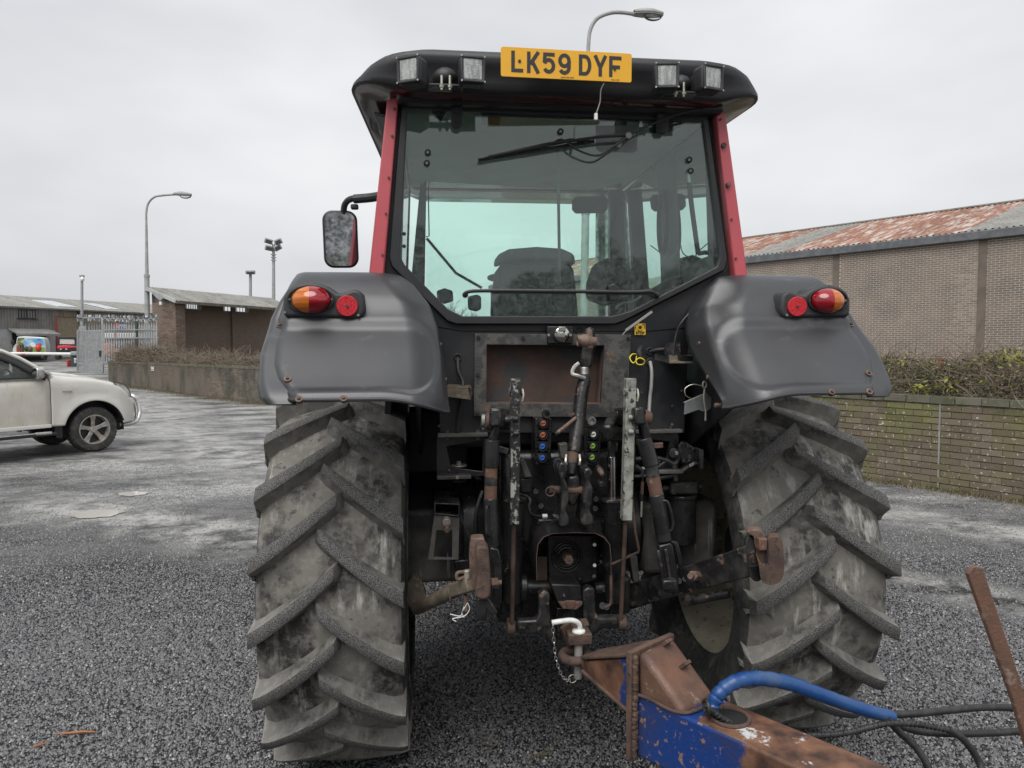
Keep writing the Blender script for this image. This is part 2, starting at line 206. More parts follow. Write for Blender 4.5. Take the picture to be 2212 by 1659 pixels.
def tyre_mat(name, dark, dust, drip, cover, dripamt, flake=.8):
    m = bpy.data.materials.new(name); m.use_nodes = True; t = m.node_tree; b = t.nodes['Principled BSDF']; N = t.nodes.new; L = t.links.new; b.inputs['Roughness'].default_value = .8
    tc = N('ShaderNodeTexCoord'); co = tc.outputs['Object']
    def nz(s, d=6, st=None, ro=.62):
        n = N('ShaderNodeTexNoise'); n.inputs['Scale'].default_value = s; n.inputs['Detail'].default_value = d; n.inputs['Roughness'].default_value = ro
        if st: mp = N('ShaderNodeMapping'); mp.inputs['Scale'].default_value = st; L(co, mp.inputs[0]); L(mp.outputs[0], n.inputs['Vector'])
        else: L(co, n.inputs['Vector'])
        return n
    def mr(o, a, bb, x=0, y=1):
        q = N('ShaderNodeMapRange'); q.inputs[1].default_value = a; q.inputs[2].default_value = bb; q.inputs[3].default_value = x; q.inputs[4].default_value = y; L(o, q.inputs[0]); return q.outputs[0]
    def mix(f, a, c):
        q = N('ShaderNodeMixRGB'); L(f, q.inputs[0])
        for i, v in ((1, a), (2, c)):
            if isinstance(v, tuple): q.inputs[i].default_value = (*v, 1)
            else: L(v, q.inputs[i])
        return q.outputs[0]
    col = mix(mr(nz(4.5, 8).outputs[0], cover-.05, cover+.07), dark, dust)
    col = mix(mr(nz(26, 5).outputs[0], .5, .62, 0, .55), col, tuple(c*1.5 for c in dust))                       # dusty mottling
    col = mix(mr(nz(13, 7, (1, 1, 1)).outputs[0], .60, .66, 0, flake), col, (.026, .026, .025))                            # flaked patches of bare black rubber
    smear = nz(1.0, 9, (17, 6, 3.6), .72); ma = N('ShaderNodeMath'); ma.operation = 'MULTIPLY'; L(mr(smear.outputs[0], .52, .66), ma.inputs[0]); L(mr(nz(3.1, 6).outputs[0], .42, .60, 0, dripamt), ma.inputs[1])   # dried mud runs
    col = mix(ma.outputs[0], col, drip); L(col, b.inputs['Base Color'])
    bp = N('ShaderNodeBump'); bp.inputs['Strength'].default_value = .4; bp.inputs['Distance'].default_value = .004; L(nz(55, 4).outputs[0], bp.inputs['Height']); L(bp.outputs[0], b.inputs['Normal']); MATS[name] = m
tyre_mat('tyre_mud', (.034, .032, .03), (.16, .151, .133), (.46, .45, .41), .45, 1.0); tyre_mat('tyre_side', (.022, .022, .022), (.06, .058, .054), (.3, .29, .27), .55, .6); tyre_mat('lug_side', (.05, .048, .044), (.16, .153, .138), (.42, .41, .375), .46, .55, .3)
# ---------------------------------------------------------------- mesh helpers
WO = {}                                                            # world origin of every object (no rotated parents)
def catmull(pts, k=6):
    pts = [V(p) for p in pts]; out = []
    for i in range(len(pts)-1):
        a = pts[max(i-1, 0)]; b = pts[i]; c = pts[i+1]; d = pts[min(i+2, len(pts)-1)]
        for j in range(k):
            t = j/k; out.append(.5*((2*b)+(c-a)*t+(2*a-5*b+4*c-d)*t*t+(3*b-a-3*c+d)*t**3))
    return out+[pts[-1]]
class MB:
    def __init__(s): s.v = []; s.f = []; s.mi = []; s.k = 0
    def add(s, vs, fs):
        n = len(s.v); s.v += [tuple(p) for p in vs]
        for f in fs: s.f.append(tuple(i+n for i in f)); s.mi.append(s.k)
        return s
    def slot(s, k): s.k = k; return s
    def box(s, c, d, R=None):
        c = V(c); h = V(d)/2; vs = [V((x*h.x, y*h.y, z*h.z)) for x in (-1, 1) for y in (-1, 1) for z in (-1, 1)]
        if R is not None: vs = [R @ p for p in vs]
        return s.add([c+p for p in vs], [(0, 1, 3, 2), (4, 6, 7, 5), (0, 4, 5, 1), (2, 3, 7, 6), (0, 2, 6, 4), (1, 5, 7, 3)])
    def bar(s, p0, p1, w, h, up=(0, 0, 1), w1=None, h1=None):
        p0 = V(p0); p1 = V(p1); d = (p1-p0).normalized(); x = d.cross(V(up))
        if x.length < 1e-3: x = d.cross(V((1, 0, 0)))
        x.normalize(); z = x.cross(d); vs = []
        for p, a, b in ((p0, w/2, h/2), (p1, (w1 or w)/2, (h1 or h)/2)): vs += [p-x*a-z*b, p+x*a-z*b, p+x*a+z*b, p-x*a+z*b]
        return s.add(vs, [(3, 2, 1, 0), (4, 5, 6, 7), (0, 1, 5, 4), (1, 2, 6, 5), (2, 3, 7, 6), (3, 0, 4, 7)])
    def cyl(s, p0, p1, r0, r1=None, n=16):
        return s.rev([p0, p1], [r0, r0 if r1 is None else r1], n)
    def rev(s, pts, rad, n=16, caps=True):                         # round body along a polyline of centres
        pts = [V(p) for p in pts]; vs = []; fs = []; m = len(pts); nrm = None
        for i, p in enumerate(pts):
            d = (pts[min(i+1, m-1)]-pts[max(i-1, 0)])
            if d.length < 1e-9: d = pts[-1]-pts[0]
            d.normalize()
            if nrm is None:
                nrm = d.cross(V((0, 0, 1)))
                if nrm.length < .05: nrm = d.cross(V((1, 0, 0)))
            nrm = (nrm-d*nrm.dot(d)).normalized(); b = d.cross(nrm); r = rad[i] if isinstance(rad, (list, tuple)) else rad
            vs += [p+(nrm*math.cos(2*math.pi*k/n)+b*math.sin(2*math.pi*k/n))*r for k in range(n)]
        for i in range(m-1):
            for k in range(n): a = i*n+k; c = i*n+(k+1) % n; fs.append((a, c, c+n, a+n))
        if caps: fs.append(tuple(range(n))[::-1]); fs.append(tuple((m-1)*n+k for k in range(n)))
        return s.add(vs, fs)
    def tube(s, pts, r, n=8, k=6): return s.rev(catmull(pts, k) if k else pts, r, n)
    def prism(s, poly, d):
        poly = [V(p) for p in poly]; d = V(d); n = len(poly)
        return s.add(poly+[p+d for p in poly], [tuple(range(n)), tuple(range(2*n-1, n-1, -1))]+[(i, i+n, (i+1) % n+n, (i+1) % n) for i in range(n)])
    def ring(s, outer, inner, d):                                  # flat frame between two matching outlines, given depth
        o = [V(p) for p in outer]; q = [V(p) for p in inner]; d = V(d); n = len(o); vs = o+q+[p+d for p in o]+[p+d for p in q]; fs = []
        for i in range(n):
            j = (i+1) % n; fs += [(i, j, n+j, n+i), (2*n+i, 3*n+i, 3*n+j, 2*n+j), (i, 2*n+i, 2*n+j, j), (n+i, n+j, 3*n+j, 3*n+i)]
        return s.add(vs, fs)
    def lathe(s, prof, c, n=48, axis='X', close=False):            # prof: (along, radius)
        c = V(c); vs = []; fs = []; m = len(prof)
        for t, r in prof:
            for k in range(n):
                a = 2*math.pi*k/n; ca, sa = r*math.cos(a), r*math.sin(a)
                vs.append(c+(V((t, ca, sa)) if axis == 'X' else V((ca, t, sa)) if axis == 'Y' else V((ca, sa, t))))
        for i in range(m if close else m-1):
            for k in range(n): a = i*n+k; b = i*n+(k+1) % n; i2 = (i+1) % m; fs.append((a, b, i2*n+(k+1) % n, i2*n+k))
        return s.add(vs, fs)
    def ball(s, c, rx, ry=None, rz=None, n=14, m=8, R=None):
        ry = ry or rx; rz = rz or rx; c = V(c); vs = []; fs = []
        for i in range(m+1):
            t = math.pi*i/m
            for k in range(n):
                a = 2*math.pi*k/n; p = V((rx*math.sin(t)*math.cos(a), ry*math.sin(t)*math.sin(a), rz*math.cos(t))); vs.append(c+(R @ p if R is not None else p))
        for i in range(m):
            for k in range(n): fs.append((i*n+k, (i+1)*n+k, (i+1)*n+(k+1) % n, i*n+(k+1) % n))
        return s.add(vs, fs)
    def grid(s, rows):
        vs = [p for r in rows for p in r]; n = len(rows[0]); return s.add(vs, [(i*n+j, i*n+j+1, (i+1)*n+j+1, (i+1)*n+j) for i in range(len(rows)-1) for j in range(n-1)])
    def torus(s, c, R_, r, axis='Z', n=28, m=10, a0=0, a1=2*math.pi, sc=(1, 1, 1)):
        pts = []
        for i in range(n+1):
            a = a0+(a1-a0)*i/n; x, y = R_*math.cos(a), R_*math.sin(a); pts.append(V(c)+V({'Z': (x*sc[0], y*sc[1], 0), 'X': (0, x*sc[1], y*sc[2]), 'Y': (x*sc[0], 0, y*sc[2])}[axis]))
        return s.rev(pts, r, m, caps=abs(a1-a0) < 6.28)
    def mesh(s, name, mats, smooth=35):
        me = bpy.data.meshes.new(name); me.from_pydata(s.v, [], s.f)
        for m in (mats if isinstance(mats, (list, tuple)) else [mats]): me.materials.append(MATS[m])
        if len(set(s.mi)) > 1: me.polygons.foreach_set('material_index', s.mi)
        if smooth:
            me.polygons.foreach_set('use_smooth', [True]*len(me.polygons)); me.set_sharp_from_angle(angle=math.radians(smooth))
        me.update(); return me
    def obj(s, name, mats, parent=None, bevel=0, smooth=35, kind=None, solid=0, seg=2, sub=0):
        me = s.mesh(name, mats, smooth); o = bpy.data.objects.new(name, me); COL.objects.link(o)
        if parent is None:
            a = np.array(s.v); b = V((float((a[:, 0].min()+a[:, 0].max())/2), float((a[:, 1].min()+a[:, 1].max())/2), float(a[:, 2].min())))
            me.transform(Matrix.Translation(-b)); o.location = b; WO[o.name] = b
        else: o.parent = parent; o.location = -WO[parent.name]; WO[o.name] = V((0, 0, 0))
        if solid: q = o.modifiers.new('solid', 'SOLIDIFY'); q.thickness = solid; q.offset = 0
        if sub: q = o.modifiers.new('sub', 'SUBSURF'); q.levels = sub; q.render_levels = sub
        if bevel: q = o.modifiers.new('bevel', 'BEVEL'); q.width = bevel; q.segments = seg; q.limit_method = 'ANGLE'; q.angle_limit = math.radians(40); q.harden_normals = False
        if kind: o['kind'] = kind
        return o
def tag(o, label, cat, group=None):
    o['label'] = label; o['category'] = cat
    if group: o['group'] = group
    return o
def thing(name, label, cat, loc, group=None):
    o = bpy.data.objects.new(name, None); COL.objects.link(o); o.location = loc; o.empty_display_size = .1; WO[o.name] = V(loc); return tag(o, label, cat, group)
def inst(me, name, parent, loc, R=None, sc=None):                  # a piece that shares its mesh
    o = bpy.data.objects.new(name, me); COL.objects.link(o)
    if parent is not None: o.parent = parent; loc = V(loc)-WO[parent.name]
    o.location = loc
    if R is not None: o.rotation_euler = R
    if sc is not None: o.scale = sc
    WO[o.name] = V(loc); return o
def text_mesh(txt, size, depth=.001, bold=0):
    cu = bpy.data.curves.new('t', 'FONT'); cu.body = txt; cu.size = size; cu.extrude = depth; cu.align_x = 'CENTER'; cu.align_y = 'CENTER'; cu.offset = bold; cu.resolution_u = 4
    o = bpy.data.objects.new('t', cu); COL.objects.link(o); bpy.context.view_layer.update()
    me = bpy.data.meshes.new_from_object(o.evaluated_get(bpy.context.evaluated_depsgraph_get())); bpy.data.objects.remove(o); return me
def text_part(txt, size, mat, parent, loc, R, name='lettering', bold=0, depth=.001):
    me = text_mesh(txt, size, depth, bold); me.materials.clear(); me.materials.append(MATS[mat]); return inst(me, name, parent, loc, R)
X, Yv, Z = V((1, 0, 0)), V((0, 1, 0)), V((0, 0, 1))
# ---------------------------------------------------------------- the ground
ys = sorted(set([round(v, 2) for v in list(np.arange(-30, 20, 2.5))+list(np.arange(20, 90, 2))+[100, 130, 180, 300, 500]])); xs = [-400, -150, -80, -50, -40, -30, -20, -10, -5, 0, 5, 10, 20, 30, 50, 80, 150, 400]
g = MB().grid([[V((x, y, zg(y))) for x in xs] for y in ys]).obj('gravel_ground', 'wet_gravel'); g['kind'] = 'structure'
def stones(name, n, x0, x1, y0, y1, smin, smax, keep):
    pts = np.empty((0, 2)); 
    while len(pts) < n:
        p = rng.uniform((x0, y0), (x1, y1), (n, 2)); d = np.c_[p, np.zeros(n)]-np.array(CAM); zf = d@np.array(FW); ok = (zf > .5) & (np.abs(d@np.array(RT)) < .80*zf+1.1) & (-(d@np.array(UP)) < .60*zf+.45) & (rng.random(n) < np.minimum(1, (4.6/np.maximum(zf, .1))**2.6)); p = p[ok]
        for (ax, ay), (bx, by), wd in TRACKS:
            e = np.array((bx-ax, by-ay)); l_ = np.hypot(*e); e = e/l_; r = p-np.array((ax, ay)); al = r@e; ac = np.abs(r@np.array((-e[1], e[0]))); p = p[~((al > -.1*l_) & (al < 1.1*l_) & (ac < wd*.8) & (rng.random(len(p)) < 1.0-ac/wd))]
        pts = np.vstack([pts, p])
    pts = pts[:n]; s = rng.uniform(0, 1, n)**1.8*(smax-smin)+smin
    base = np.array([(1, 0, -.2), (0, 1, -.2), (-1, 0, -.2), (0, -1, -.2), (.15, .1, 1.0)]); fc = np.array([(0, 1, 4), (1, 2, 4), (2, 3, 4), (3, 0, 4)])
    v = base[None]*rng.uniform(.6, 1.25, (n, 5, 3)); a = rng.uniform(0, 6.28, n); c, sn = np.cos(a)[:, None], np.sin(a)[:, None]
    tx = rng.normal(0, .35, n)[:, None]; z = v[..., 2]+v[..., 0]*tx
    xx = v[..., 0]*c-v[..., 1]*sn; yy = v[..., 0]*sn+v[..., 1]*c
    w = np.stack([xx*s[:, None]+pts[:, :1], yy*s[:, None]+pts[:, 1:], z*s[:, None]+.25*s[:, None]], -1).reshape(-1, 3)
    f = (fc[None]+5*np.arange(n)[:, None, None]).reshape(-1, 3)
    me = bpy.data.meshes.new(name); me.vertices.add(len(w)); me.vertices.foreach_set('co', w.ravel()); me.loops.add(f.size); me.loops.foreach_set('vertex_index', f.ravel().astype(np.int32))
    me.polygons.add(len(f)); me.polygons.foreach_set('loop_start', np.arange(0, f.size, 3, dtype=np.int32))
    for m in ('stone_a', 'stone_b', 'stone_c'): me.materials.append(MATS[m])
    me.polygons.foreach_set('material_index', np.repeat(rng.choice(3, n, p=[.60, .35, .05]), 4).astype(np.int32)); me.update(calc_edges=True)
    o = bpy.data.objects.new(name, me); COL.objects.link(o); WO[o.name] = V((0, 0, 0)); o['kind'] = 'stuff'; tag(o, 'loose dark grey stone chippings covering the yard around the tractor', 'gravel'); return o
def seen(x, y):
    d = V((x, y, 0))-CAM; z = d.dot(FW)
    if z < .5: return False
    px = d.dot(RT)/z*FOC; py = -d.dot(UP)/z*FOC
    return abs(px) < 1250 and py < 950 and random.random() < min(1, (3.9/z)**2.4)
stones('loose_gravel', 400000, -8, 9, -2.9, 9, .0038, .0100, seen)
for nm, pts, lab in (('puddle', [(148, 1118), (170, 1108), (215, 1102), (262, 1104), (255, 1112), (210, 1119), (175, 1122)], 'pale puddle lying on the gravel left of the tractor'),
                ('puddle', [(250, 1068), (285, 1063), (318, 1066), (296, 1072), (262, 1073)], 'small thin puddle just beyond the pale puddle')):
    q = [G(x, y)+V((0, 0, .007)) for x, y in pts]; q = catmull(q+[q[0]], 9)[:-1]; q = [p+V((noise.noise(p*9), noise.noise(p*9+V((5, 5, 0))), 0))*.07+V((noise.noise(p*31), 0, 0))*.03 for p in q]; q = [V((p.x, p.y, .009)) for p in q]; o = MB().add(q, [tuple(range(len(q)))]).obj(nm, 'puddle_water'); o['kind'] = 'structure'; o['label'] = lab
# ---------------------------------------------------------------- the tractor
TR = thing('tractor', 'large black and red farm tractor seen from behind, with muddy lugged tyres', 'tractor', (0, .6, 0))
WR, WZ, WX = .846, .834, .945
def rc(t): t = abs(t); return .803-.022*(t/.24)**2 if t < .24 else .781-1.1*(t-.24)
def rt(t): t = abs(t); return .862-.010*(t/.27)**2 if t < .29 else .850-1.2*(t-.29)
def lug_mesh(sd):
    b = MB(); rows = []
    for s in (-.07, 0, .14, .3, .46, .62, .78, .9, 1.0, 1.06, 1.1):
        t = sd*(-.03+.325*min(s, 1.0)); drop = .25*(1.22*s-.22*s*s); hv = .024+.006*s; a, b_ = rc(t), rt(t); e = 0
        if s < 0: b_ = a+.003
        if s > 1.0: t = sd*(.297 if s < 1.08 else .284); b_ = .79 if s < 1.08 else .745; a = b_-.03; hv *= (.95 if s < 1.08 else .8)
        row = []
        for o, r in ((-hv-.022, a-.006), (-hv-.009, a+.35*(b_-a)), (-hv-.002, b_-.004), (-hv+.007, b_), (hv-.007, b_), (hv+.002, b_-.004), (hv+.009, a+.35*(b_-a)), (hv+.022, a-.006)):
            ph = (o-drop)/.862; row.append(V((t, -r*math.cos(ph), r*math.sin(ph))))
        rows.append(row if sd < 0 else row[::-1])
    b.grid(rows); k = 0
    for i in range(len(rows)-1):
        for j in range(7):
            b.mi[k] = 1 if (j in (2, 3, 4) and i > 0) else 0; k += 1
    return b.mesh('lug', ['lug_side', 'lug_top'], 40)
LUG = {-1: lug_mesh(-1), 1: lug_mesh(1)}
def phase(cx, py):                                                 # angle at which the tread centre is seen at that height
    best = min((abs(829.5-FOC*((V((cx, -WR*math.cos(a), WZ+WR*math.sin(a)))-CAM).dot(UP))/((V((cx, -WR*math.cos(a), WZ+WR*math.sin(a)))-CAM).dot(FW))-py), a) for a in np.arange(-.5, .9, .01)); return best[1]
TP = [(-.19, .50), (-.22, .505), (-.25, .55), (-.283, .60), (-.30, .66), (-.297, .71), (-.283, .755), (-.262, .768), (-.24, .781), (-.15, .794), (-.06, .801), (0, .803)]; TP = TP+[(-t, r) for t, r in TP[-2::-1]]
for sd, y1, y2, WX, wk in ((-1, 1241, 1159, .952, .96), (1, 1176, 1255, 1.025, 1.05)):
    c = V((sd*WX, 0, WZ)); b = MB().lathe([(t*wk, r*.982) for t, r in TP], c, 96)
    b.mi = [1 if 6 <= i//96 <= 15 else 0 for i in range(len(b.f))]
    ty = b.obj('tyre', ['tyre_side', 'tyre_mud'], TR, smooth=60)
    for tt in (-.29, .29):
        for rr in (.58, .595, .61): MB().torus(c+V((tt*(1-(.61-rr)*.9), 0, 0)), rr, .005, 'X', 72, 6).obj('bead_ring', 'tyre_side', ty)
    for side, yy in ((-1, y1), (1, y2)):
        p0 = phase(sd*WX, yy)
        for k in range(19): inst(LUG[side], 'lug', ty, c, (-(p0+k*2*math.pi/19), 0, 0), (wk, .982, .982))
    o = sd                                                         # wheel disc sits towards the outside
    rim = MB().lathe([(-.205, .515), (-.215, .49), (-.19, .478), (-.15, .47), (-.10, .445), (.08, .44), (.15, .47), (.19, .478), (.215, .49), (.205, .515)], c, 64).obj('wheel_rim', 'cream_paint', TR, smooth=40)
    MB().lathe([(o*.10, .443), (o*.06, .36), (o*.02, .30), (o*.0, .2), (o*.0, .05)], c, 48).obj('wheel_disc', 'cream_paint', rim, smooth=40)
    m = MB().cyl(c-V((o*.04, 0, 0)), c+V((o*.12, 0, 0)), .13, .11, 24).obj('hub', 'black_dusty', rim, bevel=.008)
    for k in range(10):
        a = k*math.pi/5; q = c+V((-o*.02, .22*math.cos(a), .22*math.sin(a))); MB().cyl(q, q-V((o*.03, 0, 0)), .014, n=6).obj('wheel_nut', 'zinc', rim)
    MB().bar(c+V((-o*.06, -.30, -.26)), c+V((-o*.06, -.38, -.34)), .05, .04).obj('rim_clamp', 'zinc', rim, bevel=.006)
# ---- front wheels, bonnet and underbody, mostly hidden behind the cab
for sd in (-1, 1):
    c = V((sd*.86, 2.65, .64)); t = MB().lathe([(-.16, .36), (-.22, .42), (-.24, .52), (-.21, .60), (-.1, .63), (.1, .63), (.21, .60), (.24, .52), (.22, .42), (.16, .36)], c, 48).obj('front_tyre', 'tyre_side', TR, smooth=60)
    MB().lathe([(-.17, .37), (-.1, .33), (sd*.06, .3), (sd*.06, .04)], c, 32).obj('front_rim', 'cream_paint', TR)
    MB().bar(c+V((-sd*.1, -.75, .60)), c+V((-sd*.1, .5, .72)), .42, .03).obj('front_mudguard', 'black_plastic', TR, bevel=.01)
MB().grid([[V((w*math.sin(a)*(1 if abs(math.sin(a)) < .9 else 1), y, z-.22+.22*math.cos(a))) for a in np.linspace(-1.57, 1.57, 17)] for y, w, z in ((1.25, .36, 1.98), (1.8, .36, 1.93), (2.6, .34, 1.85), (3.2, .31, 1.76), (3.35, .24, 1.66))]).obj('bonnet', 'red_paint', TR, solid=.02)
MB().box((0, 2.3, 1.25), (.62, 2.1, .72)).obj('engine_block', 'black_paint', TR, bevel=.04)
MB().box((0, 2.65, .62), (1.3, .22, .2)).obj('front_axle', 'black_dusty', TR, bevel=.03)
MB().tube([(.62, 1.35, 1.6), (.62, 1.35, 2.3), (.62, 1.34, 2.95), (.62, 1.25, 3.0)], .05, 14).obj('exhaust_pipe', 'steel', TR)
# ---- gearbox, axle and tanks
MB().prism([(-.27, -.30, .62), (.27, -.30, .62), (.27, -.30, 1.42), (-.27, -.30, 1.42)], (0, 1.7, 0)).obj('gearbox', 'black_paint', TR, bevel=.03)
MB().box((0, -.36, 1.22), (.50, .16, .42)).obj('lift_housing', 'black_paint', TR, bevel=.03)
MB().box((0, .1, 1.58), (.98, .9, .28)).obj('cab_floor', 'cab_black', TR, bevel=.02)
for sd in (-1, 1):
    MB().box((sd*.60, -.02, .985), (.36, .52, .34)).obj('axle_housing', 'black_dusty', TR, bevel=.025)
    b = MB().lathe([(-.07, .10), (-.07, .235), (-.035, .25), (-.03, .235), (.03, .235), (.035, .25), (.07, .24), (.09, .12)], (sd*.385, -.02, 1.0), 40).obj('brake_housing', 'black_paint', TR, smooth=30)
    MB().box((sd*.52, 1.0, 1.05), (.46, .9, .62)).obj('fuel_tank', 'black_plastic', TR, bevel=.06)
    MB().box((sd*.56, .42, 1.40), (.42, .5, .36)).obj('inner_guard', 'cab_black', TR, bevel=.03)
    MB().prism([(sd*.60, -.95, 1.70), (sd*.60, -.62, 2.10), (sd*.60, .5, 2.10), (sd*.60, .7, 1.3), (sd*.60, -.35, 1.42)], (sd*.012, 0, 0)).obj('wheel_arch_liner', 'cab_black', TR)
# ---- fenders
PF = catmull([V((0, a, b)) for a, b in ((.5, 1.78), (.3, 2.0), (.05, 2.13), (-.35, 2.172), (-.54, 2.168), (-.65, 2.14), (-.735, 2.07), (-.80, 1.985), (-.92, 1.88), (-1.02, 1.79), (-1.08, 1.737), (-1.10, 1.705))], 11)
def zx(pts):                                                       # (px,py,Y) sightings of the left fender -> x as function of z
    q = sorted((A(*p).z, -A(*p).x) for p in pts); return [a for a, _ in q], [b for _, b in q]
ZI = zx([(962, 905, -1.0), (958, 850, -.95), (950, 770, -.82), (942, 715, -.76), (925, 665, -.70), (890, 622, -.60), (858, 600, -.5)])
ZO = zx([(621, 884, -1.1), (618, 850, -1.06), (590, 818, -1.0), (578, 788, -.96), (583, 745, -.88), (603, 672, -.78), (622, 628, -.70), (640, 606, -.6)])
ZF = zx([(621, 886, -1.1), (572, 878, -1.09), (556, 858, -1.07), (551, 830, -1.03), (558, 760, -.92), (578, 685, -.80), (600, 645, -.74), (620, 620, -.68)])
def sdf(x, z):
    cx, cz, hx, hz, r = .925, 1.85, .385, .112, .10; dx = abs(x-cx)-hx+r; dz = abs(z-cz)-hz+r
    return math.hypot(max(dx, 0), max(dz, 0))+min(max(dx, dz), 0)-r
def fen_pt(sd, p, x, xi, extra=0):
    y, z = p.y, p.z; u = x-xi
    if y < -.5:
        h = min(1, max(0, .5+sdf(x, z)/.034)); h = .021*h*h*(3-2*h); y -= h*.75; z += h*.6
        dn = max(0, 1-u/.22); z -= .055*dn*dn*max(0, min(1, (1.95-p.z)/.25))
    e = max(0, 1-u/.11); y += .10*e*e
    return V((sd*x, y+extra, z))
PODS = {}
for sd in (-1, 1):
    rows = []; flap = []
    for p in PF:
        xi, xo = np.interp(p.z, *ZI), np.interp(p.z, *ZO)
        if p.y > -.5: xi, xo = .69, max(xo, 1.05)+.05*min(1, max(0, (p.y+.5)))
        w0 = max(0, min(1, (-.52-p.y)/.14))*max(.12, min(1, (p.z-1.70)/.2)); q0 = fen_pt(sd, p, xi, xi); rows.append([q0+V((-sd*.0025*j, .036*j*w0, -.004*j*w0)) for j in range(6, 0, -1)]+[fen_pt(sd, p, xi+(xo-xi)*k/80+0, xi)+V((0, (.05*max(0, (k-72)/8)**2), 0)) for k in range(81)])
        if p.y < -.66:
            xf = max(np.interp(p.z, *ZF), xo-.0); flap.append([V((sd*(xo-.03+(xf-xo+.03)*k/8), p.y+.012+.05*(max(0, k-5)/3)**2, p.z-.004)) for k in range(9)])
    fe = MB().grid(rows).obj('fender', 'fender_plastic', TR, solid=.008, smooth=60)
    MB().grid(flap).obj('fender_flap', 'fender_plastic', fe, solid=.008, smooth=60)
    MB().rev([r+V((0, -.003, 0)) for r in rows[-1][::2]], .007, 8).obj('bottom_lip', 'pod_plastic', fe)
    for px, py, Y in ((743, 866.6, -1.105), (650, 867, -1.105), (603, 703, -.815), (625, 822, -1.02)):
        q = A(px, py, Y); q.x *= -sd; n = V((0, -.72, .69)) if py < 830 else V((0, -.80, .6)); q = min((p for r in rows[-62:] for p in r), key=lambda p: (p.x-q.x)**2+(p.z-q.z)**2*(1 if py < 830 else 1.0))+n*.006
        MB().cyl(q-n*.01, q+n*.004, .012, n=14).obj('washer', 'rust_light', fe); MB().cyl(q, q+n*.010, .0065, .005, 8).obj('bolt_head', 'rust', fe)
    for z in (1.70, 1.80, 1.93, 2.03):
        xi = np.interp(z, *ZI); MB().cyl((sd*(xi+.012), -.93+.40*(z-1.7)/.4, z-.035), (sd*(xi-.020), -.93+.40*(z-1.7)/.4, z-.035), .009, n=6).obj('edge_bolt', 'rust_light', fe)
    # lamp pod (traced on the left fender, mirrored to the right one)
    F = lambda x, y, Y: (lambda q: V((-sd*q.x, q.y, q.z)))(P('fen', x, y, Y))
    out = [(358, 500), (356, 330), (395, 250), (480, 190), (600, 165), (720, 178), (820, 215), (900, 275), (960, 275), (1060, 240), (1120, 245), (1160, 290), (1185, 430), (1165, 500), (1110, 540), (700, 520), (390, 520)]
    pod = MB().prism([F(x, y, -.835) for x, y in out], (0, .14, 0)).obj('lamp_pod', 'pod_plastic', fe, bevel=.012, seg=3)
    cxp, cyp, ex, ey = 637, 345, 232, 142
    E_ = [F(cxp+ex*math.cos(a)*1.02, cyp+ey*math.sin(a), -.838) for a in np.linspace(0, 2*math.pi, 40, endpoint=False)]
    E2 = [F(cxp+ex*.95*math.cos(a), cyp+ey*.95*math.sin(a), -.838) for a in np.linspace(0, 2*math.pi, 40, endpoint=False)]
    MB().ring(E_, E2, (0, -.010, 0)).obj('lamp_gasket', 'rubber', fe, bevel=.003)
    for nm, mt, lo, hi in (('amber_lens', 'amber', -195, -22), ('red_lens', 'tail_red', -22, 195)):
        g = []
        for i in range(13):
            dx = lo+(hi-lo)*i/12; row = []
            for j in range(17):
                hh = 136*math.sqrt(max(0, 1-(dx/200)**2))*math.sin(math.pi/2*(j-8)/8); k = max(0, 1-(dx/200)**2-(hh/140)**2); row.append(F(cxp+dx+3, cyp+hh, -.840-.055*k**.55))
            g.append(row)
        ln = MB().grid(g).obj(nm, mt, fe, smooth=50)
        ln['label'] = nm.replace('_lens', ' half of the egg shaped tail lamp')
    MB().cyl(F(1003, 408, -.838), F(1003, 408, -.850), .0375, n=32).obj('reflector', 'reflector_red', fe, bevel=.002)
    for x, y in ((376, 472), (1115, 500), (422, 340), (853, 340), (1003, 408)):
        MB().cyl(F(x, y, -.835), F(x, y, -.855 if x == 1003 else -.842), .0045, n=10).obj('screw', 'steel' if x != 1003 else 'rust', fe)
    MB().prism([F(1220, 120, -.52), F(1490, 112, -.52), F(1600, 230, -.60), F(1585, 240, -.60), F(1480, 128, -.53), F(1220, 136, -.53)], (0, .02, 0)).obj('edge_seal', 'rubber', fe)
# ---- cab shell
YG = -.47
So = [(868, 222), (1529, 250), (1572, 560), (1566, 582), (1345, 694), (1328, 700), (985, 700), (966, 693), (846, 574), (841, 556)]
Si = [(880, 235), (1519, 262), (1557, 553), (1549, 577), (1364, 672), (1322, 683), (1000, 683), (968, 668), (874, 572), (864, 552)]
Co = [(850, 193), (1552, 224), (1598, 590), (1594, 606), (1484, 708), (1400, 716), (1000, 716), (940, 706), (846, 606), (822, 590)]
cf = MB().ring([A(x, y, -.452) for x, y in Co], [A(x, y, -.452) for x, y in So], (0, .05, 0)).obj('cab_frame', 'cab_black', TR, bevel=.006)
wn = MB().ring([A(x, y, YG-.015) for x, y in So], [A(x, y, YG-.015) for x, y in Si], (0, .03, 0)).obj('window_frame', 'black_plastic', TR, bevel=.004)
gl = MB().prism([A(x, y, YG) for x, y in Si], (0, .005, 0)).obj('rear_window', 'cab_glass', TR, smooth=0)
fr = [(882, 238), (930, 238), (952, 262), (965, 240), (1040, 246), (1040, 268), (1080, 270), (1082, 252), (1330, 262), (1325, 272), (1352, 274), (1355, 262), (1400, 265), (1405, 288), (1440, 285), (1470, 275), (1475, 262), (1518, 262), (1519, 258), (882, 230)]
MB().prism([A(x, y, YG+.012) for x, y in fr], (0, .004, 0)).obj('dark_reflection', 'ink', TR)  # black sheet behind the glass, painting the dark reflections along its top
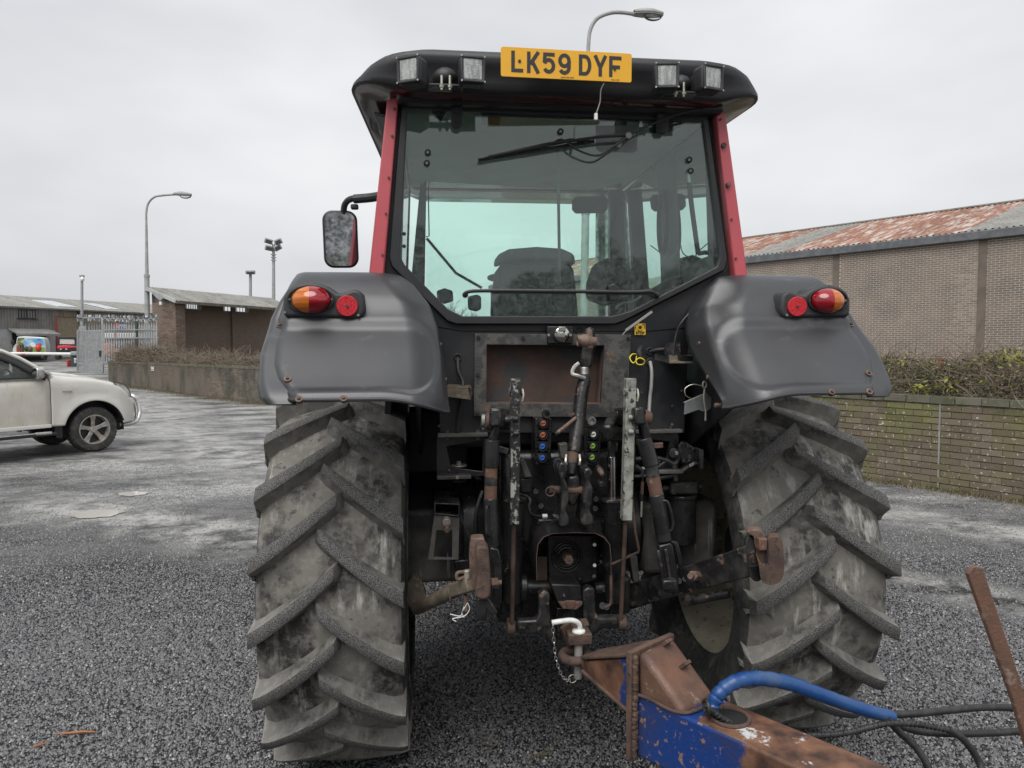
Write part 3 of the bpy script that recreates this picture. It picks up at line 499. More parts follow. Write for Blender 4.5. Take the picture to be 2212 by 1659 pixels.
MB().ring([A(x, y, -.447) for x, y in ((938, 690), (1488, 700), (1480, 935), (950, 935))], [P('hitch', x, y, -.447) for x, y in ((440, 242), (1330, 248), (1305, 712), (435, 706))], (0, .05, 0)).obj('rear_panel', 'cab_black', TR, bevel=.004)
for sd, q in ((-1, [(796, 599), (829, 597), (861, 208), (836, 215)]), (1, [(1545, 232), (1568, 246), (1617, 606), (1588, 602)])):
    pl = MB().prism([A(x, y, -.50) for x, y in q], (0, .13, 0)).obj('corner_pillar', 'red_paint', TR, bevel=.006)
    for t in (.12, .35, .55, .78, .93):
        a, b2 = (A(829, 597, -.5), A(861, 208, -.5)) if sd < 0 else (A(1588, 602, -.5), A(1547, 232, -.5)); p = a.lerp(b2, t)+V((sd*.012, -.002, 0))
        big = sd > 0 and t in (.55, .78); MB().cyl(p, p-V((0, .012 if big else .005, 0)), .011 if big else .005, n=8).obj('pillar_bolt', 'black_worn' if big else 'rust', pl)
    MB().prism([A(*q[0 if sd < 0 else 3], -.505)+V((0, 0, .004)), A(*q[1 if sd < 0 else 2], -.505)+V((0, 0, .004)), A(*q[1 if sd < 0 else 2], -.505)-V((0, 0, .014)), A(*q[0 if sd < 0 else 3], -.505)-V((0, 0, .016))], (0, .14, 0)).obj('pillar_foot', 'black_plastic', pl)
    x0, x1 = sd*.725, sd*.672
    def post(name, ya, yb, mat, zl=1.6, t=.03): return MB().prism([(x0, ya, zl), (x0, yb, zl), (x1, yb, 2.88), (x1, ya, 2.88)], (sd*t, 0, 0)).obj(name, mat, TR, bevel=.004)
    post('rear_post', -.40, -.33, 'cab_black'); post('door_post', .06 if sd > 0 else .12, .34 if sd > 0 else .18, 'trim_grey'); post('front_post', 1.06, 1.14, 'cab_black')
    MB().prism([(x0, -.33, 1.6), (x0, .02, 1.6), (sd*.70, .02, 2.29), (sd*.70, -.33, 2.29)], (sd*.02, 0, 0)).obj('quarter_panel', 'trim_grey', TR)
    MB().prism([(x0+sd*.012, .2, 1.5), (x0+sd*.012, 1.06, 1.5), (sd*.722, 1.06, 1.78), (sd*.722, .2, 1.78)], (sd*.02, 0, 0)).obj('door_lower', 'cab_black', TR)
    MB().prism([(x0+sd*.005, -.33, 1.7), (x0+sd*.005, 1.06, 1.7), (x1+sd*.005, 1.06, 2.87), (x1+sd*.005, -.33, 2.87)], (sd*.004, 0, 0)).obj('side_window', 'side_glass', TR, smooth=0)
MB().box((0, .34, 2.885), (1.33, 1.56, .02)).obj('headliner', 'headliner', TR)
MB().box((0, 1.10, 2.895), (1.3, .06, .05)).obj('windscreen_header', 'cab_black', TR)
MB().prism([(-.58, 1.12, 1.75), (.58, 1.12, 1.75), (.61, 1.12, 2.84), (-.58, 1.12, 2.84)], (0, .005, 0)).obj('windscreen', 'side_glass', TR, smooth=0)
MB().box((0, 1.06, 1.78), (1.3, .22, .3)).obj('dashboard', 'dash', TR, bevel=.04)
MB().prism([A(x, y, .95) for x, y in ((908, 395), (921, 395), (916, 690), (880, 690))], (0, .04, 0)).obj('windscreen_pillar', 'cab_black', TR)
MB().prism([A(x, y, .98) for x, y in ((1317, 410), (1345, 410), (1350, 690), (1318, 690))], (0, .05, 0)).obj('windscreen_pillar', 'cab_black', TR)
# ---- cab interior
st = MB().prism([A(x, y, .12) for x, y in ((1062, 690), (1064, 640), (1072, 585), (1090, 560), (1230, 560), (1242, 585), (1248, 640), (1252, 690))], (0, .13, 0)).obj('driver_seat', 'seat_fabric', TR, bevel=.03, seg=3)
MB().prism([A(x, y, .09) for x, y in ((1071, 572), (1074, 550), (1100, 537), (1160, 532), (1215, 536), (1242, 548), (1245, 572), (1215, 562), (1160, 560), (1100, 562))], (0, .16, 0)).obj('headrest', 'seat_grey', st, bevel=.02, seg=3)
MB().prism([A(x, y, .11) for x, y in ((1075, 690), (1083, 580), (1100, 568), (1225, 568), (1236, 580), (1240, 690))], (0, .02, 0)).obj('seat_back_shell', 'black_plastic', st, bevel=.012)
MB().prism([A(x, y, .5) for x, y in ((1270, 645), (1272, 610), (1285, 570), (1315, 556), (1350, 562), (1372, 585), (1376, 625), (1360, 652), (1310, 660))], (0, .1, 0)).obj('passenger_seat', 'seat_fabric', TR, bevel=.03, seg=3)
MB().prism([A(x, y, .0) for x, y in ((1420, 660), (1440, 620), (1495, 585), (1512, 590), (1500, 610), (1450, 650))], (0, .35, 0)).obj('armrest_console', 'dash', TR, bevel=.015)
for k in range(7): q = A(1440+9*k, 637-7*k, -.01); MB().box(q, (.012, .02, .018)).obj('console_switch', 'trim_grey', TR)
MB().prism([A(x, y, .9) for x, y in ((1237, 430), (1245, 424), (1308, 423), (1314, 430), (1313, 452), (1306, 459), (1245, 460), (1237, 452))], (0, .03, 0)).obj('interior_mirror', 'dash', TR, bevel=.006)
MB().tube([A(1288, 458, .9), A(1290, 470, .9)], .004, k=0).obj('mirror_cord', 'ink', TR)
MB().torus(A(1432, 480, .2), .07, .012, 'X', 32, 8, sc=(1, 1.0, 2.3)).obj('grab_handle', 'dash', TR)
MB().tube([A(1488, 395, -.28), A(1496, 460, -.28), A(1508, 548, -.28)], .012, k=0).obj('gas_strut', 'black_plastic', TR); MB().tube([A(1487, 372, -.28), A(1491, 420, -.28)], .007, k=0).obj('strut_rod', 'steel', TR)
MB().tube([A(1508, 548, -.28), A(1524, 545, -.28)], .010, k=0).obj('strut_bracket', 'dash', TR)
MB().tube([A(1205, 322, -.43), A(1207, 470, -.43), A(1209, 610, -.43)], .0065, k=0).obj('latch_rod', 'trim_grey', TR)
MB().prism([A(x, y, -.435) for x, y in ((1203, 610), (1215, 610), (1226, 632), (1226, 660), (1214, 672), (1200, 668), (1193, 655), (1194, 632))], (0, .02, 0)).obj('latch_plate', 'dash', TR, bevel=.004)
MB().prism([A(x, y, .15) for x, y in ((1011, 640), (1030, 636), (1040, 640), (1040, 668), (1030, 672), (1012, 668))], (0, .06, 0)).obj('speaker_box', 'dash', TR, bevel=.01)
MB().prism([A(x, y, .9) for x, y in ((943, 628), (960, 622), (978, 628), (980, 650), (960, 656), (945, 650))], (0, .06, 0)).obj('work_lamp_inside', 'dash', TR, bevel=.01)
MB().cyl(A(1077, 672, -.0), A(1077, 672, -.03), .026, n=20).obj('round_knob', 'seat_grey', TR, bevel=.006)
MB().tube([A(922, 515, 1.1), A(985, 590, 1.1), A(1041, 622, 1.1)], .009, k=0).obj('front_wiper', 'ink', TR); MB().tube([A(925, 405, 1.08), A(927, 510, 1.08), A(920, 512, 1.08)], .004, k=0).obj('trim_wire', 'ink', TR)
MB().tube([A(1405, 530, .05), A(1425, 545, .05), A(1440, 560, .05), A(1460, 548, .05), A(1464, 530, .05)], .003).obj('loose_cable', 'cable_grey', TR)
MB().tube([A(1330, 665, -.2), A(1345, 655, -.2), A(1365, 652, -.2), A(1385, 640, -.2)], .006).obj('coiled_lead', 'cable_grey', TR)
MB().torus(A(1130, 600, .75), .2, .014, 'Z', 32, 8).obj('steering_wheel', 'dash', TR)
MB().box((0, .35, 1.70), (1.3, 1.4, .05)).obj('cab_floor_mat', 'dash', TR)
# ---- items on the rear window
for px, py in ((1005, 637), (1418, 637)): MB().cyl(A(px, py, YG), A(px, py, YG-.03), .013, .010, 14).obj('handle_boss', 'black_plastic', TR, bevel=.002)
MB().tube([A(1003, 638, YG-.03), A(1012, 630, YG-.035), A(1060, 628, YG-.035), A(1210, 629, YG-.035), A(1360, 631, YG-.035), A(1405, 630, YG-.035), A(1420, 638, YG-.03)], .0075, 10).obj('window_handle', 'ink', TR)
MB().prism([A(x, y, YG-.01) for x, y in ((1313, 618), (1324, 614), (1334, 622), (1334, 648), (1316, 650))], (0, -.02, 0)).obj('handle_latch', 'black_plastic', TR, bevel=.003)
for px, py in ((924, 329), (922, 352), (1489, 345), (1492, 369), (1211, 284), (873, 505), (873, 532)):
    big = px > 900; MB().cyl(A(px, py, YG), A(px, py, YG-.012), .013 if big else .008, n=16).obj('stud_washer', 'rubber', TR, bevel=.002)
    if big: MB().cyl(A(px, py, YG-.012), A(px, py, YG-.02), .006, n=10).obj('stud_nut', 'steel', TR)
for px, py, dx in ((986, 250, 0), (1428, 262, 0)):
    h = MB().prism([A(px+a, py+b2, YG-.018) for a, b2 in ((-8, -40), (8, -40), (13, -8), (13, 22), (6, 30), (-6, 30), (-12, 22), (-12, -8))], (0, -.022, 0)).obj('window_hinge', 'black_plastic', TR, bevel=.006)
    for b2 in (-10, 14): MB().cyl(A(px, py+b2, YG-.035), A(px, py+b2, YG-.046), .010, n=14).obj('hinge_bolt', 'ink', h)
wp = MB().rev([A(1363, 290, -.53), A(1300, 295, -.53), A(1200, 308, -.525), A(1190, 309, -.525)], [.008, .007, .004, .004], 8).obj('wiper_arm', 'black_plastic', TR)
MB().rev([A(1033, 345, -.50), A(1060, 338, -.505), A(1120, 325, -.51), A(1180, 313, -.512), A(1232, 303, -.51), A(1284, 304, -.50)], [.002, .006, .008, .009, .008, .002], 6).obj('wiper_bridge', 'ink', wp)
MB().bar(A(1033, 346, -.495), A(1284, 305, -.495), .004, .014).obj('wiper_blade', 'rubber', wp)
for px, py in ((1060, 337), (1110, 328), (1170, 318), (1230, 307), (1265, 305)): MB().box(A(px, py+2, -.500), (.016, .012, .014)).obj('blade_clip', 'ink', wp)
MB().tube([A(1195, 309, -.52), A(1215, 302, -.525), A(1250, 325, -.525), A(1290, 336, -.525), A(1320, 320, -.525), A(1360, 292, -.53)], .0045).obj('washer_hose', 'hose_black', wp)
MB().tube([A(1363, 290, -.52), A(1400, 272, -.53), A(1455, 250, -.55), A(1510, 236, -.56)], .005).obj('washer_pipe', 'hose_black', wp)
MB().prism([A(x, y, YG+.006) for x, y in ((1287, 272), (1370, 272), (1376, 280), (1376, 325), (1368, 330), (1295, 328), (1287, 320))], (0, -.006, 0)).obj('wiper_motor_plate', 'trim_grey', wp)
MB().cyl(A(1358, 292, YG), A(1358, 292, -.54), .016, .012, 14).obj('wiper_pivot', 'steel', wp); MB().cyl(A(1337, 312, YG), A(1337, 312, -.50), .012, n=14).obj('pivot_nut', 'steel', wp)
# ---- roof
def plan(ins, z, rear=0, w=.884, yr=-.69, yf=1.5, r=.24):
    w -= ins; yr += ins*.3+rear; yf -= ins; r = max(.05, r-ins*.3); pts = []
    for cx, cy, a0 in ((w-r, yr+r, -90), (w-r, yf-r, 0), (-w+r, yf-r, 90), (-w+r, yr+r, 180)):
        for k in range(9): a = math.radians(a0+k*11.25); pts.append(V((cx+r*math.cos(a), cy+r*math.sin(a), z)))
    for p in pts: p.x *= 1-.12*(p.y+.67)/2.2; p.z += .075*max(0, min(1, (abs(p.x)-.60)/.24))*max(0, 1-(z-2.872)/.11)-.012*(p.x/.87)**2
    return pts
lv = [plan(*q) for q in ((.16, 2.872, .10), (.014, 2.876, .07), (.0, 2.890, .065), (.004, 2.92, .06), (.016, 2.95, .05), (.036, 2.978, .03), (.066, 3.003, .008), (.10, 3.023, 0), (.15, 3.040, .014), (.22, 3.054, .05), (.32, 3.063, .12), (.45, 3.068, .25))]
b = MB(); n = len(lv[0])
b.add([p for r_ in lv for p in r_], [(i*n+j, i*n+(j+1) % n, (i+1)*n+(j+1) % n, (i+1)*n+j) for i in range(len(lv)-1) for j in range(n)]+[tuple(range((len(lv)-1)*n, len(lv)*n)), tuple(range(n))[::-1]])
b.mi[-1] = 1
for j in range(n): b.mi[j] = 1
rf = b.obj('roof', ['black_plastic', 'roof_under'], TR, smooth=50)
MB().box((0, -.47, 2.885), (1.36, .16, .05)).obj('roof_rear_rail', 'cab_black', TR, bevel=.015)
for sd in (-1, 1): MB().prism([(sd*.70, -.36, 2.862), (sd*.79, -.30, 2.90), (sd*.74, .9, 2.90), (sd*.68, 1.0, 2.862)], (0, 0, -.015)).obj('roof_side_trim', 'black_plastic', rf, bevel=.006)
for px, py, yw, nm in ((893, 148, -28, 0), (1018, 148, 6, 1), (1437, 161, -8, 1), (1527, 165, 16, 1)):
    c = A(px, py+10, -.735); R = Matrix.Rotation(math.radians(yw), 3, 'Z')
    h = MB().box(c, (.094, .07, .098), R).obj('work_light', 'black_plastic', TR, bevel=.014, seg=3)
    MB().box(c+R @ V((0, .045, 0)), (.07, .05, .075), R).obj('lamp_back', 'black_plastic', h, bevel=.015)
    MB().ring([c+R @ V((a*.046, -.036, b2*.048)) for a, b2 in ((-1, -1), (1, -1), (1, 1), (-1, 1))], [c+R @ V((a*.036, -.036, b2*.039)) for a, b2 in ((-1, -1), (1, -1), (1, 1), (-1, 1))], R @ V((0, -.008, 0))).obj('lamp_bezel', 'black_plastic', h, bevel=.003)
    MB().box(c+R @ V((0, -.034, 0)), (.074, .012, .079), R).obj('lamp_lens', 'lamp_glass', h, bevel=.005)
    for a in (-1, 1):
        for b2 in (-1, 1): q = c+R @ V((a*.043, -.043, b2*.045)); MB().cyl(q, q+R @ V((0, -.004, 0)), .0035, n=8).obj('lamp_screw', 'steel', h)
for px, py in ((962, 190), (1467, 205)):
    k = MB().box(A(px, py, -.70), (.13, .07, .008)).obj('lamp_bracket', 'black_worn', TR, bevel=.002)
    for dx in (-8, 10): MB().cyl(A(px+dx, py-27, -.73), A(px+dx, py+4, -.73), .005, n=8).obj('bracket_stud', 'zinc', k); MB().cyl(A(px+dx, py-6, -.73), A(px+dx, py-1, -.73), .009, n=6).obj('stud_nut', 'zinc', k)
    MB().ball(A(px, py-20, -.66), .05, .05, .04).obj('bracket_dome', 'black_plastic', k)
# ---- number plate
NP = [A(1082, 100, -.775), A(1365, 116, -.735), A(1364, 178, -.735), A(1082, 165, -.775)]
ux = (NP[1]-NP[0]).normalized(); uz = (NP[0]-NP[3]).normalized(); un = ux.cross(uz).normalized()*-1; pw = (NP[1]-NP[0]).length; ph_ = (NP[0]-NP[3]).length; pc = (NP[0]+NP[1]+NP[2]+NP[3])/4
if un.y > 0: un = -un
def np_pt(x, z): return pc+ux*x+uz*z
def rrect(w, h, r, n=4):
    o = []
    for cx, cz, a0 in ((w-r, h-r, 0), (-w+r, h-r, 90), (-w+r, -h+r, 180), (w-r, -h+r, 270)):
        for k in range(n+1): a = math.radians(a0+90*k/n); o.append((cx+r*math.cos(a), cz+r*math.sin(a)))
    return o
pl = MB().prism([np_pt(x, z) for x, z in rrect(pw/2, ph_/2, .008)], un*-.004).obj('number_plate', 'plate_yellow', TR, bevel=.001)
def stroke(pts, w, closed=False):                                  # polyline letter limb with mitred corners
    n = len(pts); L_, R_ = [], []
    for i, p in enumerate(pts):
        a = V(pts[(i-1) % n]) if (i or closed) else None; c = V(pts[(i+1) % n]) if (i < n-1 or closed) else None; p = V(p)
        d1 = (p-a).normalized() if a is not None else (c-p).normalized(); d2 = (c-p).normalized() if c is not None else d1
        m = (V((-d1.y, d1.x))+V((-d2.y, d2.x))).normalized(); k = w/2/max(.45, m.dot(V((-d1.y, d1.x)))); L_.append(p+m*k); R_.append(p-m*k)
    q = list(zip(L_, R_)); return q+[q[0]] if closed else q
def arc(cx, cy, rx, ry, a0, a1, n=7): return [(cx+rx*math.cos(math.radians(a0+(a1-a0)*i/n)), cy+ry*math.sin(math.radians(a0+(a1-a0)*i/n))) for i in range(n+1)]
H, Wd, sw = .079, .050, .0135; a = sw/2
CH = {'L': [[(a, H), (a, a), (Wd-.004, a)]], 'K': [[(a, 0), (a, H)], [(Wd-a+.001, H), (a+.006, H*.42)], [(a+.013, H*.56), (Wd-a+.001, 0)]],
      '5': [[(Wd-.003, H-a), (a+.002, H-a), (a, H*.52)]+[], [(a, H*.50)]+arc(.024, .030, .0185, .0225, 130, -150, 12)], '9': [arc(Wd/2, .052, .0182, .0205, 0, 360, 14)[:-1], [(Wd-a, .052)]+arc(Wd/2, .027, .0182, .0205, 0, -150, 8)],
      'D': [[(a, H-a), (a, a), (.024, a)]+arc(.024, H/2, .0193, H/2-a, -88, 88, 10)+[(.024, H-a)]], 'Y': [[(a-.003, H), (Wd/2, H*.42)], [(Wd-a+.003, H), (Wd/2, H*.42)], [(Wd/2, H*.5), (Wd/2, 0)]], 'F': [[(a, 0), (a, H-a), (Wd, H-a)], [(a, H*.48), (Wd*.88, H*.48)]]}
x0 = -.220; sclx = pw/.52
for i, c in enumerate('LK59DYF'):
    xo = (x0+i*.061+(.0215 if i > 3 else 0)); b = MB()
    for j, s_ in enumerate(CH[c]):
        closed = c == '9' and j == 0 or c == 'D'; q = stroke(s_, sw, closed); e = .0012+.0002*j
        P_ = lambda p, h: np_pt((p[0]+xo)*sclx, (p[1]-H/2+.002)*ph_/.111)+un*h
        for k in range(len(q)-1):
            (l0, r0_), (l1, r1_) = q[k], q[k+1]; b.add([P_(l0, e), P_(r0_, e), P_(r1_, e), P_(l1, e), P_(l0, 0), P_(r0_, 0), P_(r1_, 0), P_(l1, 0)], [(0, 1, 2, 3), (0, 4, 5, 1), (2, 6, 7, 3), (1, 5, 6, 2), (0, 3, 7, 4)])
    b.obj('letter' if c.isalpha() else 'digit', 'ink', pl, smooth=0)
for x, z in ((-.185, .004), (.187, -.0075)): MB().cyl(np_pt(x, z), np_pt(x, z)+un*.004, .0055, n=12).obj('plate_screw', 'rubber', pl)
for x, s in ((.0, 'JAPAN CAR PARTS'), (.19, 'BS AU 145D')):
    me = text_mesh(s, .0062, .0003); me.materials.clear(); me.materials.append(MATS['ink']); o = inst(me, 'fine_print', pl, np_pt(x, -ph_/2+.007)+un*.0008); o.matrix_parent_inverse.identity()
    o.rotation_euler = Matrix((ux, uz, un)).transposed().to_euler()
MB().box(pc-un*.055, (.3, .05, .05)).obj('plate_bracket', 'black_plastic', pl, bevel=.005)
MB().tube([A(1305, 180, -.74), A(1298, 195, -.73), A(1296, 220, -.72), A(1288, 245, -.72)], .0022, 6).obj('loose_wire', 'cable_grey', TR); MB().box(A(1287, 252, -.72), (.012, .01, .024)).obj('wire_plug', 'sign_white', TR)
# ---- left door mirror
ma = MB().tube([A(812, 426, .9), A(790, 427, .9), A(758, 430, .95), A(745, 442, .98), A(742, 462, 1.0)], .019, 10).obj('mirror_arm', 'black_plastic', TR)
MB().tube([A(830, 422, .85), A(800, 427, .9), A(765, 430, .93)], .027, 10, 3).obj('arm_sleeve', 'black_plastic', ma); MB().box(A(766, 447, .95), (.045, .04, .03)).obj('mirror_joint', 'black_plastic', ma, bevel=.008)
mc = A(736, 517, 1.0); R = Matrix.Rotation(math.radians(-1.5), 3, 'Y') @ Matrix.Rotation(math.radians(7.8), 3, 'Z') @ Matrix.Rotation(math.radians(6), 3, 'X')
hw, hh = .104, .172; mh = MB().prism([mc+R @ V((x, 0, z)) for x, z in rrect(hw, hh, .06, 6)], R @ V((0, .07, 0))).obj('door_mirror', 'black_plastic', TR, bevel=.014, seg=3)
R2 = Matrix.Rotation(math.radians(-3), 3, 'Y') @ Matrix.Rotation(math.radians(-9), 3, 'Z') @ Matrix.Rotation(math.radians(-6), 3, 'X')
MB().prism([mc+R @ V((x, -.004, z)) for x, z in rrect(hw-.013, hh-.013, .05, 6)], R @ V((0, .002, 0))).obj('mirror_glass', 'mirror_glass', mh, smooth=0)
# ---- rear of the cab: storage recess, socket, sticker, loose leads
h_ = lambda x, y, Y: P('hitch', x, y, Y)
def rnd(pts, k=3): n = len(pts); q = [V(p) for p in pts]; return [(lambda a, b, c, d, t: .5*((2*b)+(c-a)*t+(2*a-5*b+4*c-d)*t*t+(3*b-a-3*c+d)*t**3))(q[i-1], q[i], q[(i+1) % n], q[(i+2) % n], j/k) for i in range(n) for j in range(k)]
def part(b, name, mat, parent=None, bevel=.003, **k): return b.obj(name, mat, parent or TR, bevel=bevel, **k)
rp = part(MB().ring([h_(375, 182, -.475), h_(740, 184, -.475), h_(1505, 190, -.475), h_(1488, 490, -.475), h_(1470, 788, -.475), h_(900, 785, -.475), h_(365, 780, -.475), h_(370, 480, -.475)],
                    [h_(460, 262, -.475), h_(740, 264, -.475), h_(1312, 268, -.475), h_(1298, 480, -.475), h_(1285, 692, -.475), h_(900, 690, -.475), h_(455, 686, -.475), h_(458, 480, -.475)], (0, .027, 0)), 'recess_plate', 'flaky', bevel=.002)
q4 = [h_(460, 262, -.47), h_(1312, 268, -.47), h_(1285, 692, -.47), h_(455, 686, -.47)]
bx = MB(); back = [p+V((0, .10, 0)) for p in q4]; bx.add(q4+back, [(0, 1, 5, 4), (1, 2, 6, 5), (2, 3, 7, 6), (3, 0, 4, 7), (4, 5, 6, 7)]); bx.obj('recess_box', 'box_rust', rp, solid=.003)
for x, y in ((400, 210), (722, 213), (1483, 217), (1467, 480), (395, 480), (392, 752), (1450, 760)): part(MB().cyl(h_(x, y, -.475), h_(x, y, -.482), .008, n=6), 'plate_bolt', 'black_worn', rp, 0)
so_ = part(MB().box(h_(988, 192, -.485), (.11, .02, .072)), 'trailer_socket', 'black_paint')
part(MB().lathe([(0, .03), (-.03, .033), (-.04, .031), (-.044, .024), (-.044, .001)], h_(992, 190, -.49), 32, 'Y'), 'socket_lid', 'chrome', so_, .0)
part(MB().box(h_(1003, 150, -.53), (.03, .02, .02)), 'lid_hinge', 'steel', so_)
for x in (908, 1066): part(MB().cyl(h_(x, 193, -.49), h_(x, 193, -.502), .006, n=10), 'socket_screw', 'steel', so_, 0)
for k in range(3): a = 2.1*k+.6; part(MB().cyl(h_(992, 190, -.53)+V((.021*math.cos(a), 0, .021*math.sin(a))), h_(992, 190, -.537)+V((.021*math.cos(a), 0, .021*math.sin(a))), .004, n=8), 'lid_rivet', 'ink', so_, 0)
skc = h_(1569, 151, -.458); s2 = part(MB().prism([skc+V((x, 0, z)) for x, z in rrect(.0245, .0245, .003)], (0, .0015, 0)), 'warning_sticker', 'sticker_yellow', bevel=0)
text_part('STOP', .0155, 'ink', s2, skc+V((0, -.0016, -.0165)), (math.pi/2, 0, 0), bold=.0004)
b = MB(); gc = skc+V((0, -.001, .008)); pts = []
for k in range(16): r_ = .0088 if k % 2 else .0062; a = k*math.pi/8; pts.append(gc+V((r_*math.cos(a), 0, r_*math.sin(a))))
b.prism(pts, (0, -.0006, 0)).obj('gear_symbol', 'ink', s2, smooth=0)
b = MB()
for p0, p1 in (((-.021, .020), (-.010, .020)), ((-.021, .020), (-.021, .002)), ((.010, .020), (.021, .020)), ((.021, .020), (.021, .002))): b.bar(skc+V((p0[0], -.0012, p0[1])), skc+V((p1[0], -.0012, p1[1])), .003, .001, (0, 1, 0))
b.obj('guard_symbol', 'ink', s2, smooth=0)
part(MB().tube([skc+V((-.010, -.0013, -.004)), skc+V((0, -.0013, -.009)), skc+V((.010, -.0013, -.004))], .0012, 6), 'arrow_symbol', 'ink', s2, 0)
part(MB().bar(h_(1465, 160, -.49), h_(1655, 24, -.49), .008, .010), 'bent_strip', 'cable_grey', bevel=.001); part(MB().tube([h_(1440, 192, -.50), h_(1470, 160, -.50)], .002, k=0), 'strip_end', 'cable_grey', bevel=0)
part(MB().tube([h_(1578, 345, -.46), h_(1520, 330, -.47), h_(1495, 360, -.48), h_(1520, 395, -.49), h_(1560, 360, -.50), h_(1600, 375, -.50), h_(1590, 405, -.49), h_(1545, 400, -.48), h_(1545, 345, -.47), h_(1580, 320, -.46)], .0028, 6), 'yellow_cable', 'yellow_cable', bevel=0)
part(MB().tube([h_(1575, 285, -.45), h_(1560, 320, -.475), h_(1580, 370, -.48)], .012, 8), 'connector', 'rubber', bevel=0)
part(MB().tube([h_(1640, 385, -.45), h_(1652, 450, -.47), h_(1650, 560, -.48), h_(1640, 650, -.48), h_(1632, 800, -.5)], .0075, 8), 'breather_hose', 'cable_grey', bevel=0)
for x, y in ((1640, 390), (1640, 310), (1135, 165), (250, 355)): part(MB().torus(h_(x, y, -.452), .014, .004, 'Y', 20, 6), 'grommet', 'rubber', bevel=0)
part(MB().tube([h_(1640, 315, -.45), h_(1700, 300, -.47), h_(1780, 300, -.48), h_(1815, 350, -.49)], .009, 8), 'wiring_loom', 'rubber', bevel=0)
part(MB().tube([h_(1960, 0, -.5), h_(1870, 100, -.5), h_(1830, 190, -.49), h_(1810, 330, -.49)], .005, 6), 'lamp_cable', 'hose_black', bevel=0)
part(MB().tube([h_(250, 360, -.45), h_(255, 450, -.47), h_(285, 520, -.48), h_(290, 585, -.5)], .008, 6), 'lamp_cable', 'rubber', bevel=0)
part(MB().tube([h_(280, 640, -.46), h_(262, 760, -.46), h_(250, 900, -.46)], .011, 6), 'lamp_cable', 'rubber', bevel=0)
# folded steel brackets beside the panel
k = part(MB().prism([h_(170, 570, -.56), h_(350, 580, -.56), h_(345, 660, -.56), h_(168, 638, -.56)], (0, .004, 0)), 'lamp_bracket_plate', 'link_bronze', bevel=0); part(MB().prism([h_(170, 572, -.56), h_(350, 582, -.56), h_(340, 560, -.46), h_(180, 552, -.46)], (0, 0, .003)), 'bracket_fold', 'link_bronze', k, 0)
part(MB().prism([h_(160, 515, -.55), h_(175, 585, -.55), h_(165, 590, -.55)], (0, .004, 0)), 'bracket_tip', 'link_bronze', k, 0); part(MB().prism([h_(330, 545, -.56), h_(356, 610, -.56), h_(345, 660, -.56), h_(325, 600, -.56)], (0, .003, 0)), 'bracket_end', 'rust', k, 0)
k = part(MB().prism([h_(1745, 245, -.49), h_(1860, 245, -.49), h_(1865, 390, -.49), h_(1745, 400, -.49)], (0, .004, 0)), 'angle_bracket', 'black_worn', bevel=0)
part(MB().prism([h_(1675, 330, -.57), h_(1780, 350, -.57), h_(1778, 395, -.57), h_(1677, 372, -.57)], (0, .004, 0)), 'bracket_lip', 'black_worn', k, 0)
part(MB().prism([h_(1778, 398, -.57), h_(1950, 398, -.57), h_(1950, 345, -.49), h_(1775, 345, -.49)], (0, 0, .004)), 'bracket_shelf', 'link_bronze', k, 0); part(MB().prism([h_(1840, 335, -.56), h_(1952, 345, -.56), h_(1950, 395, -.56), h_(1842, 372, -.56)], (0, .004, 0)), 'bracket_lip', 'black_worn', k, 0)
k = part(MB().prism([h_(1885, 680, -.66), h_(2050, 610, -.66), h_(2105, 665, -.62), h_(2090, 720, -.62), h_(2040, 750, -.66), h_(1990, 735, -.66), h_(1890, 770, -.66), h_(1895, 690, -.66)], (0, .01, 0)), 'pin_holder', 'galv', bevel=.002)
part(MB().tube([h_(2035, 580, -.68), h_(2030, 660, -.69), h_(2042, 740, -.69), h_(2040, 812, -.69)], .0035, 8), 'linch_pin', 'zinc', k, 0); part(MB().torus(h_(2035, 553, -.68), .010, .0035, 'Y', 20, 8, sc=(.8, 1, 1.3)), 'pin_ring', 'zinc', k, 0)
part(MB().tube([h_(2015, 560, -.68), h_(1950, 550, -.68), h_(1895, 580, -.68), h_(1900, 630, -.68), h_(1945, 655, -.67)], .0018, 6), 'pin_wire', 'zinc', k, 0)
for x, y in ((1580, 607), (1850, 265), (1800, 705), (1800, 840), (1870, 595), (120, 230), (135, 440), (150, 690), (115, 850)): part(MB().cyl(h_(x, y, -.46), h_(x, y, -.475), .006, n=6), 'panel_bolt', 'black_worn', bevel=0)
# ---- top link
tl = part(MB().rev([h_(1168, 515, -.60), h_(1150, 590, -.61), h_(1132, 720, -.625), h_(1118, 850, -.645), h_(1088, 1040, -.68)], [.026, .0275, .0285, .0285, .027], 20), 'top_link', 'black_worn', bevel=.002)
part(MB().rev([h_(1085, 1045, -.68), h_(1082, 1075, -.69), h_(1078, 1125, -.70)], [.024, .021, .019], 18), 'locking_collar', 'rust', tl)
part(MB().rev([h_(1078, 1110, -.70), h_(1072, 1200, -.71)], .018, 16), 'link_neck', 'black_worn', tl)
part(MB().rev([h_(1165, 425, -.60), h_(1168, 480, -.60)], [.018, .018], 18), 'thread', 'steel', tl)
for i in range(6): part(MB().torus(h_(1165, 428+9*i, -.60), .0185, .0022, 'Z', 20, 6), 'thread_turn', 'steel', tl, 0)
part(MB().rev([h_(1168, 478, -.60), h_(1168, 512, -.60)], [.023, .024], 8), 'lock_nut', 'black_worn', tl); part(MB().tube([h_(1125, 400, -.60), h_(1090, 430, -.61), h_(1080, 475, -.62), h_(1120, 490, -.63), h_(1170, 508, -.63)], .009, 8), 'lock_lever', 'steel', tl, 0)
